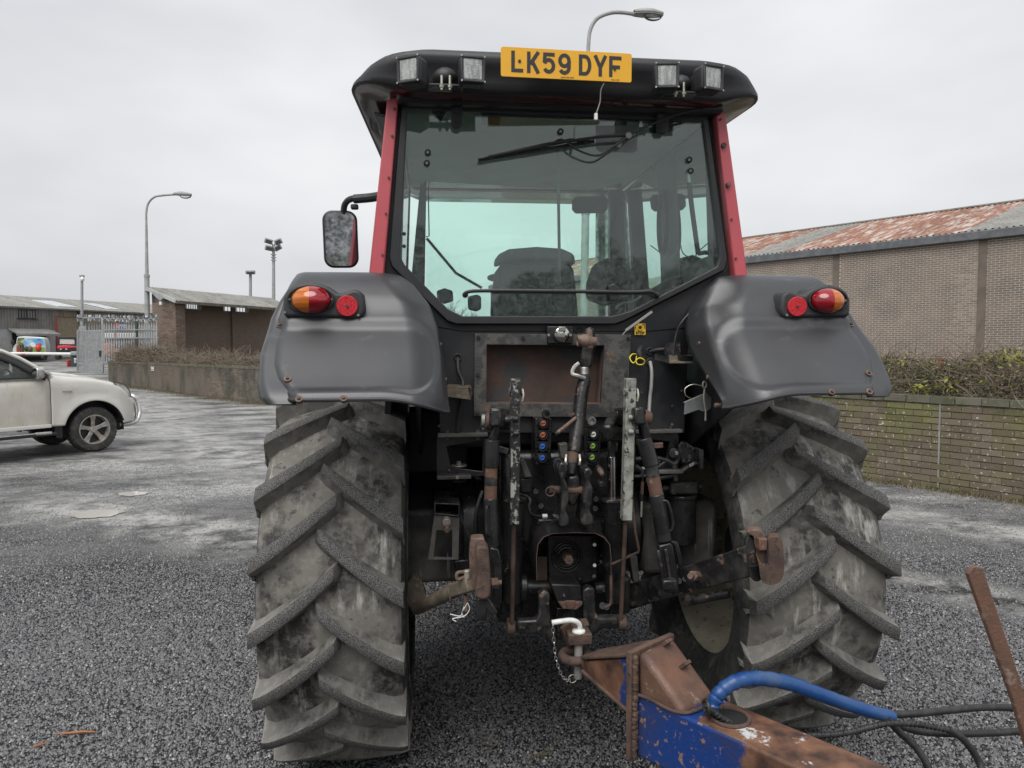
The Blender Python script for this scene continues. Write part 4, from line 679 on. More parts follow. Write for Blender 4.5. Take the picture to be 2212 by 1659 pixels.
part(MB().prism(rnd([h_(x, y, -.57) for x, y in ((1135, 425), (1130, 330), (1145, 215), (1170, 150), (1215, 145), (1228, 200), (1222, 290), (1212, 360), (1200, 425))]), (0, -.045, 0)), 'link_eye', 'black_worn', tl, .010)
part(MB().rev([h_(1128, 238, -.598), h_(1180, 235, -.598), h_(1250, 245, -.598)], [.022, .034, .020], 20), 'eye_ball', 'rust_light', tl, .002); part(MB().torus(h_(1125, 238, -.598), .019, .006, 'X', 24, 8), 'eye_bush', 'rust_light', tl, 0)
part(MB().prism([h_(x, y, -.585) for x, y in ((1155, 300), (1172, 150), (1215, 147), (1225, 300))], (0, -.035, 0)), 'eye_face', 'rust_light', tl, .012)
part(MB().cyl(h_(965, 905, -.74), h_(1105, 792, -.66), .0075, n=14), 'turning_handle', 'rust_light', tl); part(MB().cyl(h_(958, 912, -.745), h_(972, 900, -.738), .0082, n=14), 'handle_tip', 'black_worn', tl)
part(MB().prism(rnd([h_(x, y, -.66) for x, y in ((1035, 1195), (1100, 1195), (1112, 1250), (1110, 1340), (1085, 1400), (1045, 1405), (1015, 1350), (1010, 1260))]), (0, -.06, 0)), 'lower_eye', 'black_worn', tl, .012)
for pts in ([(945, 1075), (985, 1080), (1000, 1130), (980, 1185), (1000, 1240), (1002, 1350), (982, 1400), (1005, 1450), (1000, 1505), (935, 1505), (948, 1400), (955, 1300), (945, 1200), (928, 1130)],
            [(1112, 1120), (1150, 1110), (1170, 1150), (1150, 1200), (1168, 1250), (1168, 1340), (1150, 1400), (1172, 1450), (1165, 1500), (1100, 1505), (1112, 1400), (1105, 1320), (1118, 1220), (1105, 1160)]):
    part(MB().prism(rnd([h_(x, y, -.62) for x, y in pts]), (0, -.15, 0)), 'link_bracket', 'black_worn', bevel=.010, seg=3)
tp = part(MB().cyl(h_(915, 1312, -.71), h_(1195, 1318, -.71), .016, n=18), 'link_pin', 'rust', bevel=.002); part(MB().prism([h_(x, y, -.72) for x, y in ((1172, 1305), (1190, 1305), (1195, 1440), (1178, 1455))], (0, .012, 0)), 'pin_handle', 'zinc', tp, .002)
part(MB().torus(h_(920, 1325, -.73), .018, .0025, 'Y', 20, 6), 'pin_clip', 'rust', tp, 0)
for x in (1035, 1130): part(MB().tube([h_(x, 1060, -.70), h_(x-4 if x < 1100 else x+4, 1100, -.72), h_(x, 1130, -.72)], .005, 6), 'stop_bolt', 'zinc', tl, 0)
part(MB().prism([h_(x, y, -.58) for x, y in ((985, 985), (1045, 975), (1050, 1080), (1000, 1090))], (0, .05, 0)), 'bracket_web', 'black_dusty')
# ---- spool valves with coloured caps
for x0, x1, y0, y1, caps in ((812, 932, 795, 1135, (('cap_orange', 868, 832), ('cap_orange', 865, 915), ('cap_blue', 862, 998), ('cap_blue', 860, 1080))), (1168, 1288, 868, 1140, (('cap_white', 1230, 912), ('cap_green', 1225, 995), ('cap_green', 1220, 1077)))):
    vb = part(MB().prism([h_(x, y, -.55) for x, y in ((x0, y0), (x1, y0), (x1-8, y1), (x0-6, y1))], (0, .12, 0)), 'valve_block', 'black_paint', bevel=.004)
    for mt, x, y in caps:
        part(MB().lathe([(0, .026), (-.012, .025), (-.02, .019), (-.02, .0125)], h_(x, y, -.55), 24, 'Y'), 'coupling_collar', 'black_paint', vb, 0); part(MB().cyl(h_(x, y, -.555), h_(x, y, -.572), .0122, n=20), 'coupling_cap', mt, vb, .002)
        part(MB().bar(h_(x-14, y, -.5735), h_(x+14, y-4, -.5735), .002, .003, (0, 0, 1)), 'cap_slot', 'ink', vb, 0)
        for dy in (-34, 34): part(MB().bar(h_(x-44, y+dy, -.556), h_(x+44, y+dy, -.556), .014, .005, (0, 1, 0)), 'valve_rib', 'black_paint', vb, 0)
        part(MB().bar(h_(x-52, y, -.553), h_(x-42, y, -.553), .012, .02, (0, 1, 0)), 'valve_tab', 'black_paint', vb, 0); part(MB().bar(h_(x+42, y, -.553), h_(x+52, y, -.553), .012, .02, (0, 1, 0)), 'valve_tab', 'black_paint', vb, 0)
for x, y, r_ in ((885, 760, .018), (1205, 808, .020)):
    c = part(MB().lathe([(0, r_*.95), (-.03, r_), (-.04, r_*.9), (-.04, r_*.62), (-.02, r_*.55), (-.02, .001)], h_(x, y, -.54), 28, 'Y'), 'hydraulic_coupling', 'steel' if x > 1000 else 'black_worn', bevel=0)
for x, y, m in ((1265, 1150, 'black_worn'), (1270, 1245, 'black_worn')): part(MB().cyl(h_(x, y, -.56), h_(x+25, y+30, -.62), .014, n=8), 'hydraulic_nipple', m)
part(MB().rev([h_(1275, 1165, -.60), h_(1285, 1185, -.62), h_(1298, 1205, -.64)], [.013, .012, .009], 14), 'nipple_tip', 'rust_light')
# ---- silver stay bars with rods
for sd, a, b2, mt, clips, holes in ((-1, (667, 508), (660, 1557), 'silver_chipped', ((668, 800), (668, 905)), (670, 682)), (1, (1498, 505), (1468, 1528), 'silver_pale', ((1503, 790), (1502, 893)), (1503, 668))):
    w = .036 if sd < 0 else .040; br = part(MB().bar(h_(*a, -.74), h_(*b2, -.74), w, w, (0, 1, 0)), 'stay_bar', mt, bevel=.003)
    part(MB().bar(h_(a[0], a[1]-2, -.74), h_(a[0], a[1]+1, -.74), w*.76, w*.76, (0, 1, 0)), 'open_end', 'ink', br, 0)
    for x, y in clips: part(MB().cyl(h_(x-19, y, -.765), h_(x+19, y, -.765), .010, n=12), 'ratchet_tooth', mt, br, .002); part(MB().box(h_(x, y+14, -.761), (.022, .006, .012)), 'tooth_base', mt, br, .001)
    part(MB().cyl(h_(*holes, -.755), h_(*holes, -.7605), .009, n=16), 'pin_hole', 'ink', br, 0)
    for dx in (-34, 40): part(MB().cyl(h_(a[0]+dx, 605, -.74), h_(a[0]+dx+(12 if dx > 0 else -12), 605, -.74), .016, n=16), 'pivot_washer', mt, br, .002)
    part(MB().tube([h_(a[0]+52, 585, -.75), h_(a[0]+58, 630, -.76), h_(a[0]+50, 672, -.76)], .004, 6), 'r_clip', 'zinc', br, 0)
    lx, ly = (663, 690) if sd < 0 else (1242, 665); part(MB().cyl(h_(b2[0]-3, b2[1]-10, -.73), P('low', lx, ly, -.62), .009, n=12), 'stay_rod', 'rust', br, 0)
# ---- lift arms, cross shaft, lift cylinders
for xa, xb in ((540, 640), (1370, 1440)): part(MB().cyl(h_(xa, 795, -.48), h_(xb, 795, -.48), .036, n=24), 'cross_shaft', 'black_paint')
la = part(MB().bar(h_(590, 800, -.50), h_(520, 790, -.86), .05, .085, (0, 0, 1), w1=.045, h1=.07), 'lift_arm', 'black_paint', bevel=.01)
part(MB().cyl(h_(430, 815, -.70), h_(640, 812, -.70), .022, n=20), 'lift_pin', 'black_worn', la, .002); part(MB().cyl(h_(420, 815, -.70), h_(452, 815, -.70), .026, n=20), 'pin_head', 'silver_pale', la, .003); part(MB().cyl(h_(436, 855, -.70), h_(436, 875, -.70), .0055, n=10), 'grease_nipple', 'zinc', la, 0)
ra = part(MB().bar(h_(1400, 795, -.50), h_(1330, 900, -.70), .055, .1, (0, 0, 1), w1=.04, h1=.06), 'lift_arm', 'black_worn', bevel=.012)
part(MB().cyl(h_(1385, 780, -.55), h_(1412, 780, -.55), .032, n=24), 'arm_boss', 'black_worn', ra, .004); part(MB().bar(h_(1420, 790, -.52), h_(1570, 780, -.80), .05, .085, (0, 0, 1), w1=.045, h1=.07), 'arm_beam', 'black_paint', ra, .01)
for x, xx in ((1362, 0), (660, 0)):
    cy = part(MB().cyl(h_(x+4, 1380, -.58), P('low', 1208 if x > 1000 else 660, 560, -.52), .042, n=28), 'lift_cylinder', 'black_paint', bevel=.004)
    part(MB().cyl(h_(x+4, 1372, -.58), h_(x+4, 1395, -.58), .047, n=28), 'cylinder_gland', 'black_worn', cy, .003); part(MB().cyl(h_(x, 1070, -.58), h_(x+2, 1380, -.58), .0185, n=24), 'piston_rod', 'chrome', cy, .001)
    part(MB().cyl(h_(x, 975, -.58), h_(x, 1070, -.58), .015, n=16), 'rod_end', 'black_paint', cy, .003); part(MB().box(h_(x+8, 1000, -.58), (.042, .03, .05)), 'rod_eye', 'black_paint', cy, .008)
# ---- left lift rod
lr = part(MB().prism([h_(x, y, -.74) for x, y in ((470, 770), (490, 738), (530, 735), (548, 780), (545, 880), (535, 960), (465, 960), (485, 880), (505, 830), (485, 790))], (0, -.05, 0)), 'lift_rod', 'black_worn', bevel=.009)
part(MB().rev([h_(450, 815, -.765), h_(495, 815, -.765)], [.030, .036], 22), 'rod_ball', 'rust', lr, .003)
part(MB().cyl(h_(498, 950, -.77), h_(492, 1148, -.77), .029, n=24), 'upper_sleeve', 'black_paint', lr, .003); part(MB().cyl(h_(492, 1148, -.77), h_(487, 1375, -.77), .0245, n=22), 'adjuster', 'rust_smooth', lr, 0)
part(MB().cyl(h_(490, 1215, -.77), h_(489, 1278, -.77), .0250, n=22), 'paint_band', 'black_worn', lr, 0); part(MB().bar(h_(545, 1015, -.77), h_(615, 1035, -.77), .01, .024), 'sleeve_tab', 'black_worn', lr)
part(MB().cyl(h_(486, 1372, -.77), P('ll', 575, 1080, -.78), .0275, n=22), 'lower_tube', 'black_paint', lr, .004)
part(MB().tube([P('ll', 545, 775, -.79), P('ll', 528, 790, -.82), P('ll', 526, 900, -.82), P('ll', 528, 990, -.82), P('ll', 545, 1005, -.79)], .005, 8), 'grab_loop', 'black_paint', lr, 0)
part(MB().prism([P('ll', x, y, -.78) for x, y in ((545, 1060), (610, 1075), (630, 1160), (632, 1480), (560, 1490), (568, 1200), (545, 1130))], (0, -.05, 0)), 'rod_fork', 'black_paint', lr, .006)
# ---- right lift rod
rr = part(MB().prism([P('rl', x, y, -.72) for x, y in ((300, 60), (325, 42), (348, 55), (355, 110), (372, 180), (388, 262), (330, 275), (318, 200), (310, 130))], (0, -.06, 0)), 'lift_rod', 'black_worn', bevel=.010)
part(MB().rev([P('rl', 350, 120, -.75), P('rl', 385, 120, -.75), P('rl', 415, 125, -.75)], [.034, .030, .024], 20), 'rod_ball', 'rust_smooth', rr, .003); part(MB().cyl(P('rl', 400, 80, -.755), P('rl', 402, 150, -.755), .0065, n=12), 'pin_bolt', 'black_worn', rr)
part(MB().cyl(P('rl', 362, 275, -.76), P('rl', 420, 478, -.77), .031, n=24), 'upper_sleeve', 'black_paint', rr, .003); part(MB().cyl(P('rl', 310, 300, -.75), P('rl', 345, 305, -.75), .012, n=14), 'sleeve_pin', 'rust', rr); part(MB().bar(P('rl', 425, 330, -.76), P('rl', 505, 325, -.76), .012, .022), 'sleeve_tab', 'rust', rr)
part(MB().cyl(P('rl', 418, 475, -.77), P('rl', 432, 560, -.775), .0265, n=22), 'adjuster_neck', 'black_worn', rr, 0); part(MB().cyl(P('rl', 430, 560, -.775), P('rl', 458, 695, -.78), .0268, n=22), 'adjuster', 'rust_smooth', rr, 0); part(MB().cyl(P('rl', 437, 545, -.80), P('rl', 437, 545, -.81), .005, n=8), 'grease_nipple', 'ink', rr, 0)
part(MB().cyl(P('rl', 456, 690, -.78), P('rl', 515, 1040, -.79), .0295, n=24), 'lower_tube', 'black_paint', rr, .004)
part(MB().tube([P('rl', 490, 745, -.80), P('rl', 540, 750, -.81), P('rl', 578, 880, -.81), P('rl', 575, 955, -.81), P('rl', 545, 965, -.80)], .0055, 8, 5), 'grab_loop', 'black_paint', rr, 0)
for pts in ([(455, 1060), (540, 1035), (560, 1060), (600, 1280), (605, 1400), (500, 1410), (495, 1330), (470, 1200)], [(560, 1040), (620, 1050), (665, 1210), (640, 1230), (615, 1220), (590, 1080)]): part(MB().prism([P('rl', x, y, -.78) for x, y in pts], (0, -.035 if len(pts) > 6 else .035, 0)), 'rod_fork', 'black_paint', rr, .006)
part(MB().bar(P('rl', 470, 1110, -.822), P('rl', 505, 1310, -.822), .012, .01, (0, 1, 0)), 'fork_rib', 'black_worn', rr); part(MB().bar(P('rl', 525, 1100, -.822), P('rl', 560, 1320, -.822), .012, .01, (0, 1, 0)), 'fork_rib', 'black_worn', rr); part(MB().box(P('rl', 548, 1360, -.84), (.055, .04, .04)), 'fork_end', 'black_worn', rr, .006)
# ---- lower links with hook ends
b = MB(); ll0 = [P('rl', x, y, Y) for x, y, Y in ((215, 1370, -.40), (600, 1255, -.70), (1120, 1075, -.98), (1150, 1310, -.98), (620, 1445, -.70), (230, 1560, -.40))]
rk = part(b.prism(ll0, (.030, .012, 0)), 'lower_link', 'black_worn', bevel=.005)
for x, y in ((625, 1338), (673, 1322)): part(MB().cyl(P('rl', x, y, -.705), P('rl', x, y, -.735), .012, n=16), 'link_hole', 'ink', rk, 0)
part(MB().cyl(P('rl', 775, 1300, -.78), P('rl', 725, 1300, -.84), .020, n=6), 'link_bolt', 'rust_light', rk, .002); part(MB().cyl(P('rl', 730, 1300, -.83), P('rl', 708, 1302, -.86), .011, n=12), 'bolt_thread', 'rust_light', rk, 0)
part(MB().prism(rnd([P('rl', x, y, -1.0) for x, y in ((1125, 980), (1165, 955), (1240, 965), (1262, 1010), (1278, 1120), (1285, 1180), (1262, 1215), (1235, 1200), (1210, 1130), (1190, 1070), (1180, 1010))]), (.02, .05, 0)), 'hook_latch', 'rust_light', rk, .008)
part(MB().prism(rnd([P('rl', x, y, -1.02) for x, y in ((1285, 1025), (1320, 1012), (1372, 1020), (1400, 1090), (1410, 1180), (1405, 1290), (1375, 1350), (1320, 1368), (1270, 1360), (1235, 1320), (1220, 1220), (1200, 1130), (1235, 1200), (1262, 1215), (1285, 1180), (1280, 1100))]), (.03, .06, 0)), 'hook', 'rust', rk, .010, seg=3)
part(MB().prism([P('rl', x, y, -1.022) for x, y in ((1272, 1040), (1288, 1030), (1290, 1120), (1288, 1190), (1270, 1212), (1276, 1120))], (0, -.004, 0)), 'mouth_shade', 'dark_void', rk, 0); part(MB().box(P('rl', 1240, 1060, -1.015), (.03, .03, .045)), 'latch_lever', 'rust_smooth', rk, .004); part(MB().prism(rnd([P('rl', x, y, -.99) for x, y in ((1120, 1080), (1150, 1000), (1200, 1100), (1235, 1330), (1150, 1310))]), (.03, .03, 0)), 'hook_root', 'black_worn', rk, .006)  # dark slip on the hook, coloured as the shade in its mouth
part(MB().ring([P('rl', x, y, -1.002) for x, y in ((1128, 1140), (1190, 1125), (1215, 1225), (1150, 1230))], [P('rl', x, y, -1.002) for x, y in ((1136, 1148), (1184, 1134), (1205, 1217), (1156, 1221))], (0, -.004, 0)), 'cast_mark', 'black_paint', rk, 0)
lk = part(MB().bar(P('ll', 600, 1420, -.42), P('ll', 520, 1380, -.98), .035, .11, (0, 0, 1), w1=.035, h1=.10), 'lower_link', 'black_worn', bevel=.006)
part(MB().prism(rnd([P('ll', x, y, -.99) for x, y in ((412, 1050), (425, 1025), (505, 1022), (512, 1060), (505, 1130), (470, 1400), (420, 1390), (405, 1280), (402, 1150))]), (0, .06, 0)), 'hook_back', 'rust_light', lk, .010)
part(MB().prism(rnd([P('ll', x, y, -1.06) for x, y in ((455, 1095), (480, 1082), (535, 1085), (548, 1150), (556, 1280), (560, 1380), (540, 1470), (458, 1470), (452, 1380), (462, 1280), (450, 1160))]), (0, .08, 0)), 'hook', 'rust', lk, .012, seg=3)
part(MB().prism([P('ll', x, y, -1.04) for x, y in ((458, 1470), (540, 1465), (615, 1580), (560, 1600), (530, 1550), (520, 1635), (460, 1640))], (0, .05, 0)), 'hook_skirt', 'black_paint', lk, .004)
part(MB().cyl(P('ll', 560, 1355, -.97), P('ll', 612, 1352, -.97), .019, n=6), 'link_bolt', 'rust_light', lk, .002); part(MB().cyl(P('ll', 610, 1352, -.97), P('ll', 638, 1352, -.97), .010, n=12), 'bolt_thread', 'rust_light', lk, 0)
# ---- stabilisers
sb = part(MB().cyl(P('ll', 5, 1545, -.55), P('ll', 290, 1405, -.88), .026, .028, n=20), 'stabiliser', 'link_bronze', bevel=.002)
part(MB().bar(P('ll', 285, 1405, -.88), P('ll', 420, 1360, -.98), .05, .05), 'stabiliser_head', 'link_bronze', sb, .006); part(MB().torus(P('ll', 258, 1425, -.86), .032, .006, 'X', 24, 8), 'clamp_band', 'link_bronze', sb, 0)
part(MB().tube([P('ll', 360, 1270, -.97), P('ll', 310, 1280, -.97), P('ll', 312, 1325, -.97), P('ll', 360, 1310, -.97), P('ll', 405, 1300, -.97)], .007, 8), 'shackle', 'rust_light', sb, 0); part(MB().cyl(P('ll', 380, 1255, -.97), P('ll', 385, 1320, -.97), .012, n=12), 'shackle_pin', 'zinc', sb)
part(MB().bar(P('ll', 370, 1440, -.95), P('ll', 372, 1560, -.95), .022, .012), 'hanging_tab', 'rust_light', sb, .002)
for pts in ([(385, 1500), (350, 1560), (330, 1600), (255, 1585)], [(385, 1500), (400, 1550), (360, 1600), (275, 1620), (300, 1640)], [(360, 1530), (345, 1580), (360, 1610)]): part(MB().tube([P('ll', x, y, -.96) for x, y in pts], .0018, 5), 'frayed_twine', 'sign_white', sb, 0)
part(MB().prism([P('ll', x, y, -.42) for x, y in ((-90, 1380), (-20, 1300), (40, 1330), (75, 1440), (40, 1560), (-20, 1600), (-70, 1500))], (0, .05, 0)), 'stabiliser_bracket', 'link_bronze', bevel=.006)
part(MB().cyl(P('rl', 650, 1500, -.45), P('rl', 1000, 1430, -.55), .02, n=14), 'stabiliser', 'black_worn', bevel=.002)
# ---- side brackets, hollow step mount, filter and brake valve
for sd in (-1, 1):
    m_ = lambda x, y, Y: (lambda q: V((q.x if sd < 0 else -q.x+.0, q.y, q.z)))(h_(x, y, Y))
    k = part(MB().ring([m_(95, 920, -.42), m_(455, 905, -.42), m_(450, 1215, -.42), m_(95, 1225, -.42)], [m_(170, 1000, -.42), m_(430, 960, -.42), m_(430, 1180, -.42), m_(200, 1150, -.42)], (0, .012, 0)), 'mount_plate', 'black_paint', bevel=.003)
    part(MB().bar(m_(105, 915, -.45), m_(465, 908, -.45), .07, .016), 'mount_flange', 'black_dusty', k); part(MB().bar(m_(100, 1218, -.45), m_(345, 1210, -.45), .07, .016), 'mount_flange', 'black_dusty', k)
    for x in (172, 395): part(MB().cyl(m_(x, 880, -.45), m_(x, 950, -.45), .009, n=6), 'flange_bolt', 'black_dusty', k, 0)
    for y, r_, t in ((1130, .036, 12), (1160, .032, 30), (1200, .030, 20), (1240, .034, 10)): part(MB().cyl(m_(258, y, -.36), m_(258, y+t, -.36), r_, n=24), 'rubber_mount', 'zinc' if y == 1130 else 'black_dusty', k, .003)
    part(MB().cyl(m_(258, 1105, -.36), m_(258, 1130, -.36), .011, n=6), 'mount_nut', 'zinc', k, 0)
l_ = lambda x, y, Y: P('low', x, y, Y)
ho = part(MB().ring([l_(250, 42, -.52), l_(386, 48, -.52), l_(384, 118, -.52), l_(248, 105, -.52)], [l_(258, 50, -.52), l_(379, 56, -.52), l_(377, 110, -.52), l_(256, 98, -.52)], (0, .25, 0)), 'hollow_crossbeam', 'black_worn', bevel=.002)
part(MB().ring([l_(250, 108, -.51), l_(384, 120, -.51), l_(380, 345, -.51), l_(215, 345, -.51)], [l_(262, 190, -.51), l_(345, 190, -.51), l_(345, 335, -.51), l_(245, 332, -.51)], (0, .012, 0)), 'beam_bracket', 'black_dusty', ho, .002)
part(MB().cyl(l_(317, 150, -.52), l_(318, 190, -.58), .012, n=6), 'bracket_bolt', 'rust_light', ho, .001); part(MB().cyl(l_(315, 133, -.52), l_(316, 150, -.55), .017, n=12), 'bolt_washer', 'zinc', ho, .001)
part(MB().prism([l_(355, 350, -.4), l_(435, 345, -.4), l_(440, 400, -.4), l_(358, 395, -.4)], (0, .1, 0)), 'casting_foot', 'black_paint', bevel=.006)
r_ = lambda x, y, Y: P('rl', x, y, Y)
fc = part(MB().cyl(r_(650, 700, -.36), r_(650, 1060, -.36), .062, n=30), 'oil_filter', 'black_paint', bevel=.01); part(MB().cyl(r_(650, 690, -.36), r_(650, 720, -.36), .066, n=30), 'filter_rim', 'black_worn', fc, .003)
part(MB().bar(r_(545, 640, -.38), r_(765, 640, -.38), .06, .06), 'filter_head', 'black_worn', fc, .012); part(MB().cyl(r_(755, 640, -.38), r_(790, 640, -.38), .022, n=8), 'head_plug', 'black_worn', fc, .002); part(MB().cyl(r_(500, 645, -.38), r_(545, 645, -.38), .014, n=8), 'head_union', 'black_worn', fc, .002)
bv = part(MB().prism([r_(x, y, -.45) for x, y in ((620, 320), (680, 300), (745, 345), (765, 430), (740, 480), (650, 470), (625, 420))], (0, .08, 0)), 'brake_valve', 'black_worn', bevel=.008)
part(MB().box(r_(765, 420, -.45), (.02, .09, .085)), 'valve_flange', 'black_worn', bv, .003); part(MB().cyl(r_(585, 385, -.47), r_(590, 385, -.40), .022, n=18), 'valve_pipe', 'black_paint', bv, .003); part(MB().box(r_(605, 385, -.48), (.014, .016, .016)), 'silver_nut', 'steel', bv, .002)
for x, y in ((645, 310), (690, 330), (730, 350), (700, 440), (660, 440)): part(MB().cyl(r_(x, y, -.45), r_(x, y, -.462), .007, n=6), 'valve_screw', 'black_worn', bv, 0)
for pts, w in (([(755, 460), (690, 490), (600, 545), (500, 565), (380, 600)], .011), ([(610, 390), (615, 430), (590, 465), (530, 440), (440, 420), (300, 430)], .010), ([(590, 470), (595, 530), (600, 590)], .012), ([(540, 430), (480, 480), (400, 545), (290, 560)], .008), ([(300, 480), (350, 520), (340, 560)], .01)): part(MB().tube([r_(x, y, -.46) for x, y in pts], w, 8), 'brake_hose', 'hose_black', bevel=0)
part(MB().cyl(r_(700, 490, -.465), r_(745, 460, -.465), .015, n=6), 'hose_nut', 'black_worn', bevel=.002); part(MB().box(r_(345, 495, -.42), (.03, .03, .008)), 'clip_plate', 'sign_white', bevel=.001)
part(MB().cyl(r_(355, 560, -.5), r_(345, 745, -.5), .004, n=8), 'height_rod', 'black_worn', bevel=0); part(MB().cyl(r_(353, 600, -.5), r_(349, 690, -.5), .007, n=8), 'rod_sleeve', 'rust', bevel=0); part(MB().cyl(r_(347, 745, -.5), r_(342, 860, -.5), .005, n=8), 'rod_end', 'zinc', bevel=0)
part(MB().tube([h_(430, 1320, -.5), h_(395, 1420, -.52), h_(378, 1520, -.52), h_(372, 1640, -.5)], .007, 8), 'spiral_hose', 'hose_black', bevel=0); part(MB().tube([h_(270, 1500, -.5), h_(300, 1580, -.5), h_(345, 1680, -.5)], .004, 6), 'brake_cable', 'hose_black', bevel=0)
part(MB().tube([h_(690, 1340, -.5), h_(745, 1355, -.53), h_(775, 1390, -.55), h_(765, 1440, -.56), h_(790, 1490, -.57), h_(860, 1505, -.57)], .0055, 8), 'steel_pipe', 'black_worn', bevel=0); part(MB().cyl(h_(862, 1504, -.57), h_(898, 1502, -.57), .010, n=6), 'pipe_nut', 'white_paint', bevel=.001)
part(MB().prism([h_(x, y, -.55) for x, y in ((695, 1100), (730, 1090), (790, 1220), (735, 1225), (712, 1150))], (0, .02, 0)), 'cast_lever', 'black_dusty', bevel=.004); part(MB().prism([h_(x, y, -.53) for x, y in ((700, 1230), (790, 1225), (790, 1340), (710, 1340))], (0, .1, 0)), 'cast_block', 'black_paint', bevel=.008)
for x, y in ((765, 1330), (815, 1325), (852, 1430), (845, 1550), (1210, 1325), (1245, 1450), (1250, 1380)): part(MB().cyl(h_(x, y, -.46), h_(x, y, -.49), .014, n=6), 'housing_bolt', 'black_worn', bevel=.002)
# ---- power take off and its guard
gp = [(795, 458), (792, 330), (800, 262), (830, 222), (880, 204), (1000, 199), (1110, 203), (1155, 225), (1185, 262), (1192, 330), (1192, 440)]
g_o = [l_(x, y, -.70) for x, y in gp]; cxm = l_(994, 400, -.70)
pg = MB(); gi = [p+(cxm-p)*.018 for p in g_o]; n = len(g_o)
pg.add(g_o+gi+[p+V((0, .22, .02)) for p in g_o]+[p+V((0, .22, .02)) for p in gi], [(i, i+1, n+i+1, n+i) for i in range(n-1)]+[(i, 2*n+i, 2*n+i+1, i+1) for i in range(n-1)]+[(n+i, n+i+1, 3*n+i+1, 3*n+i) for i in range(n-1)]); pg.mi = [1]*(n-1)+[0]*(2*n-2)
pg = part(pg, 'shaft_guard', ['black_paint', 'rust'], bevel=0)
part(MB().prism([l_(x, y, -.55) for x, y in ((800, 130), (1170, 140), (1190, 185), (1150, 205), (820, 205), (785, 180))], (0, .12, 0)), 'guard_top', 'black_paint', pg, .008)
part(MB().prism([l_(x, y, -.50) for x, y in ((850, 215), (1120, 215), (1120, 455), (1020, 480), (860, 478))], (0, .10, 0)), 'shaft_housing', 'black_paint', pg, .006)
for rr_, t in ((.064, .004), (.052, .004), (.040, .005)): part(MB().torus(l_(955, 330, -.505), rr_, t, 'Y', 36, 8), 'seal_ring', 'black_paint', pg, 0)
part(MB().cyl(l_(940, 320, -.50), l_(967, 348, -.66), .019, .0175, n=18), 'drive_shaft', 'rust', pg, .002); part(MB().cyl(l_(967, 348, -.66), l_(967.5, 348.5, -.663), .0035, n=8), 'shaft_centre', 'ink', pg, 0)
for k_ in range(6): a = k_*math.pi/3; d_ = V((.0175*math.cos(a), 0, .0175*math.sin(a))); part(MB().cyl(l_(945, 325, -.52)+d_, l_(966, 347, -.655)+d_, .0035, n=6), 'spline', 'rust', pg, 0)
for x, y, mt in ((1103, 265, 'steel'), (1103, 375, 'steel'), (1145, 320, 'black_worn'), (1140, 355, 'black_worn'), (1100, 432, 'black_worn')): part(MB().cyl(l_(x, y, -.52), l_(x, y, -.54), .009, n=6), 'housing_bolt', mt, pg, .001)
part(MB().prism([l_(x, y, -.515) for x, y in ((800, 330), (850, 330), (850, 455), (800, 455))], (0, .01, 0)), 'rusty_plate', 'rust', pg, 0)
part(MB().tube([l_(1192, 370, -.69), l_(1260, 340, -.66), l_(1335, 305, -.62), l_(1338, 290, -.62), l_(1320, 200, -.60), l_(1300, 0, -.58)], .0055, 8, 0), 'trip_rod', 'rust', bevel=0); part(MB().tube([l_(1190, 430, -.69), l_(1190, 560, -.68), l_(1180, 588, -.68), l_(1155, 598, -.68)], .006, 8, 3), 'guard_rod', 'rust', bevel=0)
# ---- pick-up hitch frame
fr_ = part(MB().prism([l_(x, y, -.60) for x, y in ((870, 475), (1030, 478), (1040, 560), (1010, 605), (920, 600), (905, 570))], (0, .12, 0)), 'hitch_frame', 'black_paint', bevel=.006)
part(MB().prism([l_(x, y, -.605) for x, y in ((905, 562), (1035, 560), (1035, 578), (1000, 606), (930, 600))], (0, -.02, 0)), 'hitch_jaw', 'rust', fr_, .005); part(MB().prism([l_(x, y, -.627) for x, y in ((945, 560), (1000, 560), (990, 606), (955, 606))], (0, -.006, 0)), 'jaw_insert', 'rust_smooth', fr_, .003)
part(MB().prism([l_(x, y, -.62) for x, y in ((805, 530), (835, 508), (865, 525), (868, 640), (875, 700), (905, 760), (900, 800), (860, 780), (800, 745), (690, 738), (690, 672), (790, 668), (808, 640))], (0, .05, 0)), 'hitch_leg', 'black_worn', fr_, .008)
part(MB().prism([l_(x, y, -.62) for x, y in ((1040, 510), (1070, 490), (1105, 500), (1108, 620), (1125, 655), (1230, 655), (1230, 715), (1150, 715), (1085, 755), (1060, 720), (1045, 640))], (0, .05, 0)), 'hitch_leg', 'black_worn', fr_, .008)
for x in (655, 1245): part(MB().cyl(l_(x-18, 705 if x < 1000 else 683, -.605), l_(x+22, 705 if x < 1000 else 683, -.605), .030, n=20), 'leg_cap', 'rust', fr_, .004); part(MB().bar(l_(x, 745 if x < 1000 else 718, -.605), l_(x, 655 if x < 1000 else 640, -.605), .02, .03), 'rod_clevis', 'rust', fr_, .003)
part(MB().cyl(l_(740, 490, -.50), l_(880, 490, -.50), .03, n=20), 'link_shaft', 'black_paint', fr_, .004); part(MB().cyl(l_(705, 490, -.50), l_(740, 490, -.50), .055, n=20), 'shaft_flange', 'black_paint', fr_, .004); part(MB().cyl(l_(1100, 500, -.50), l_(1230, 490, -.50), .03, n=20), 'link_shaft', 'black_paint', fr_, .004)
for x in (655, 1225): part(MB().box(l_(x, 520, -.45), (.10, .10, .17)), 'link_trunnion', 'black_paint', fr_, .02)
part(MB().prism([l_(x, y, -.55) for x, y in ((900, 600), (1000, 600), (1010, 800), (960, 800), (905, 770))], (0, .5, 0)), 'drawbar', 'black_worn', fr_, .006)
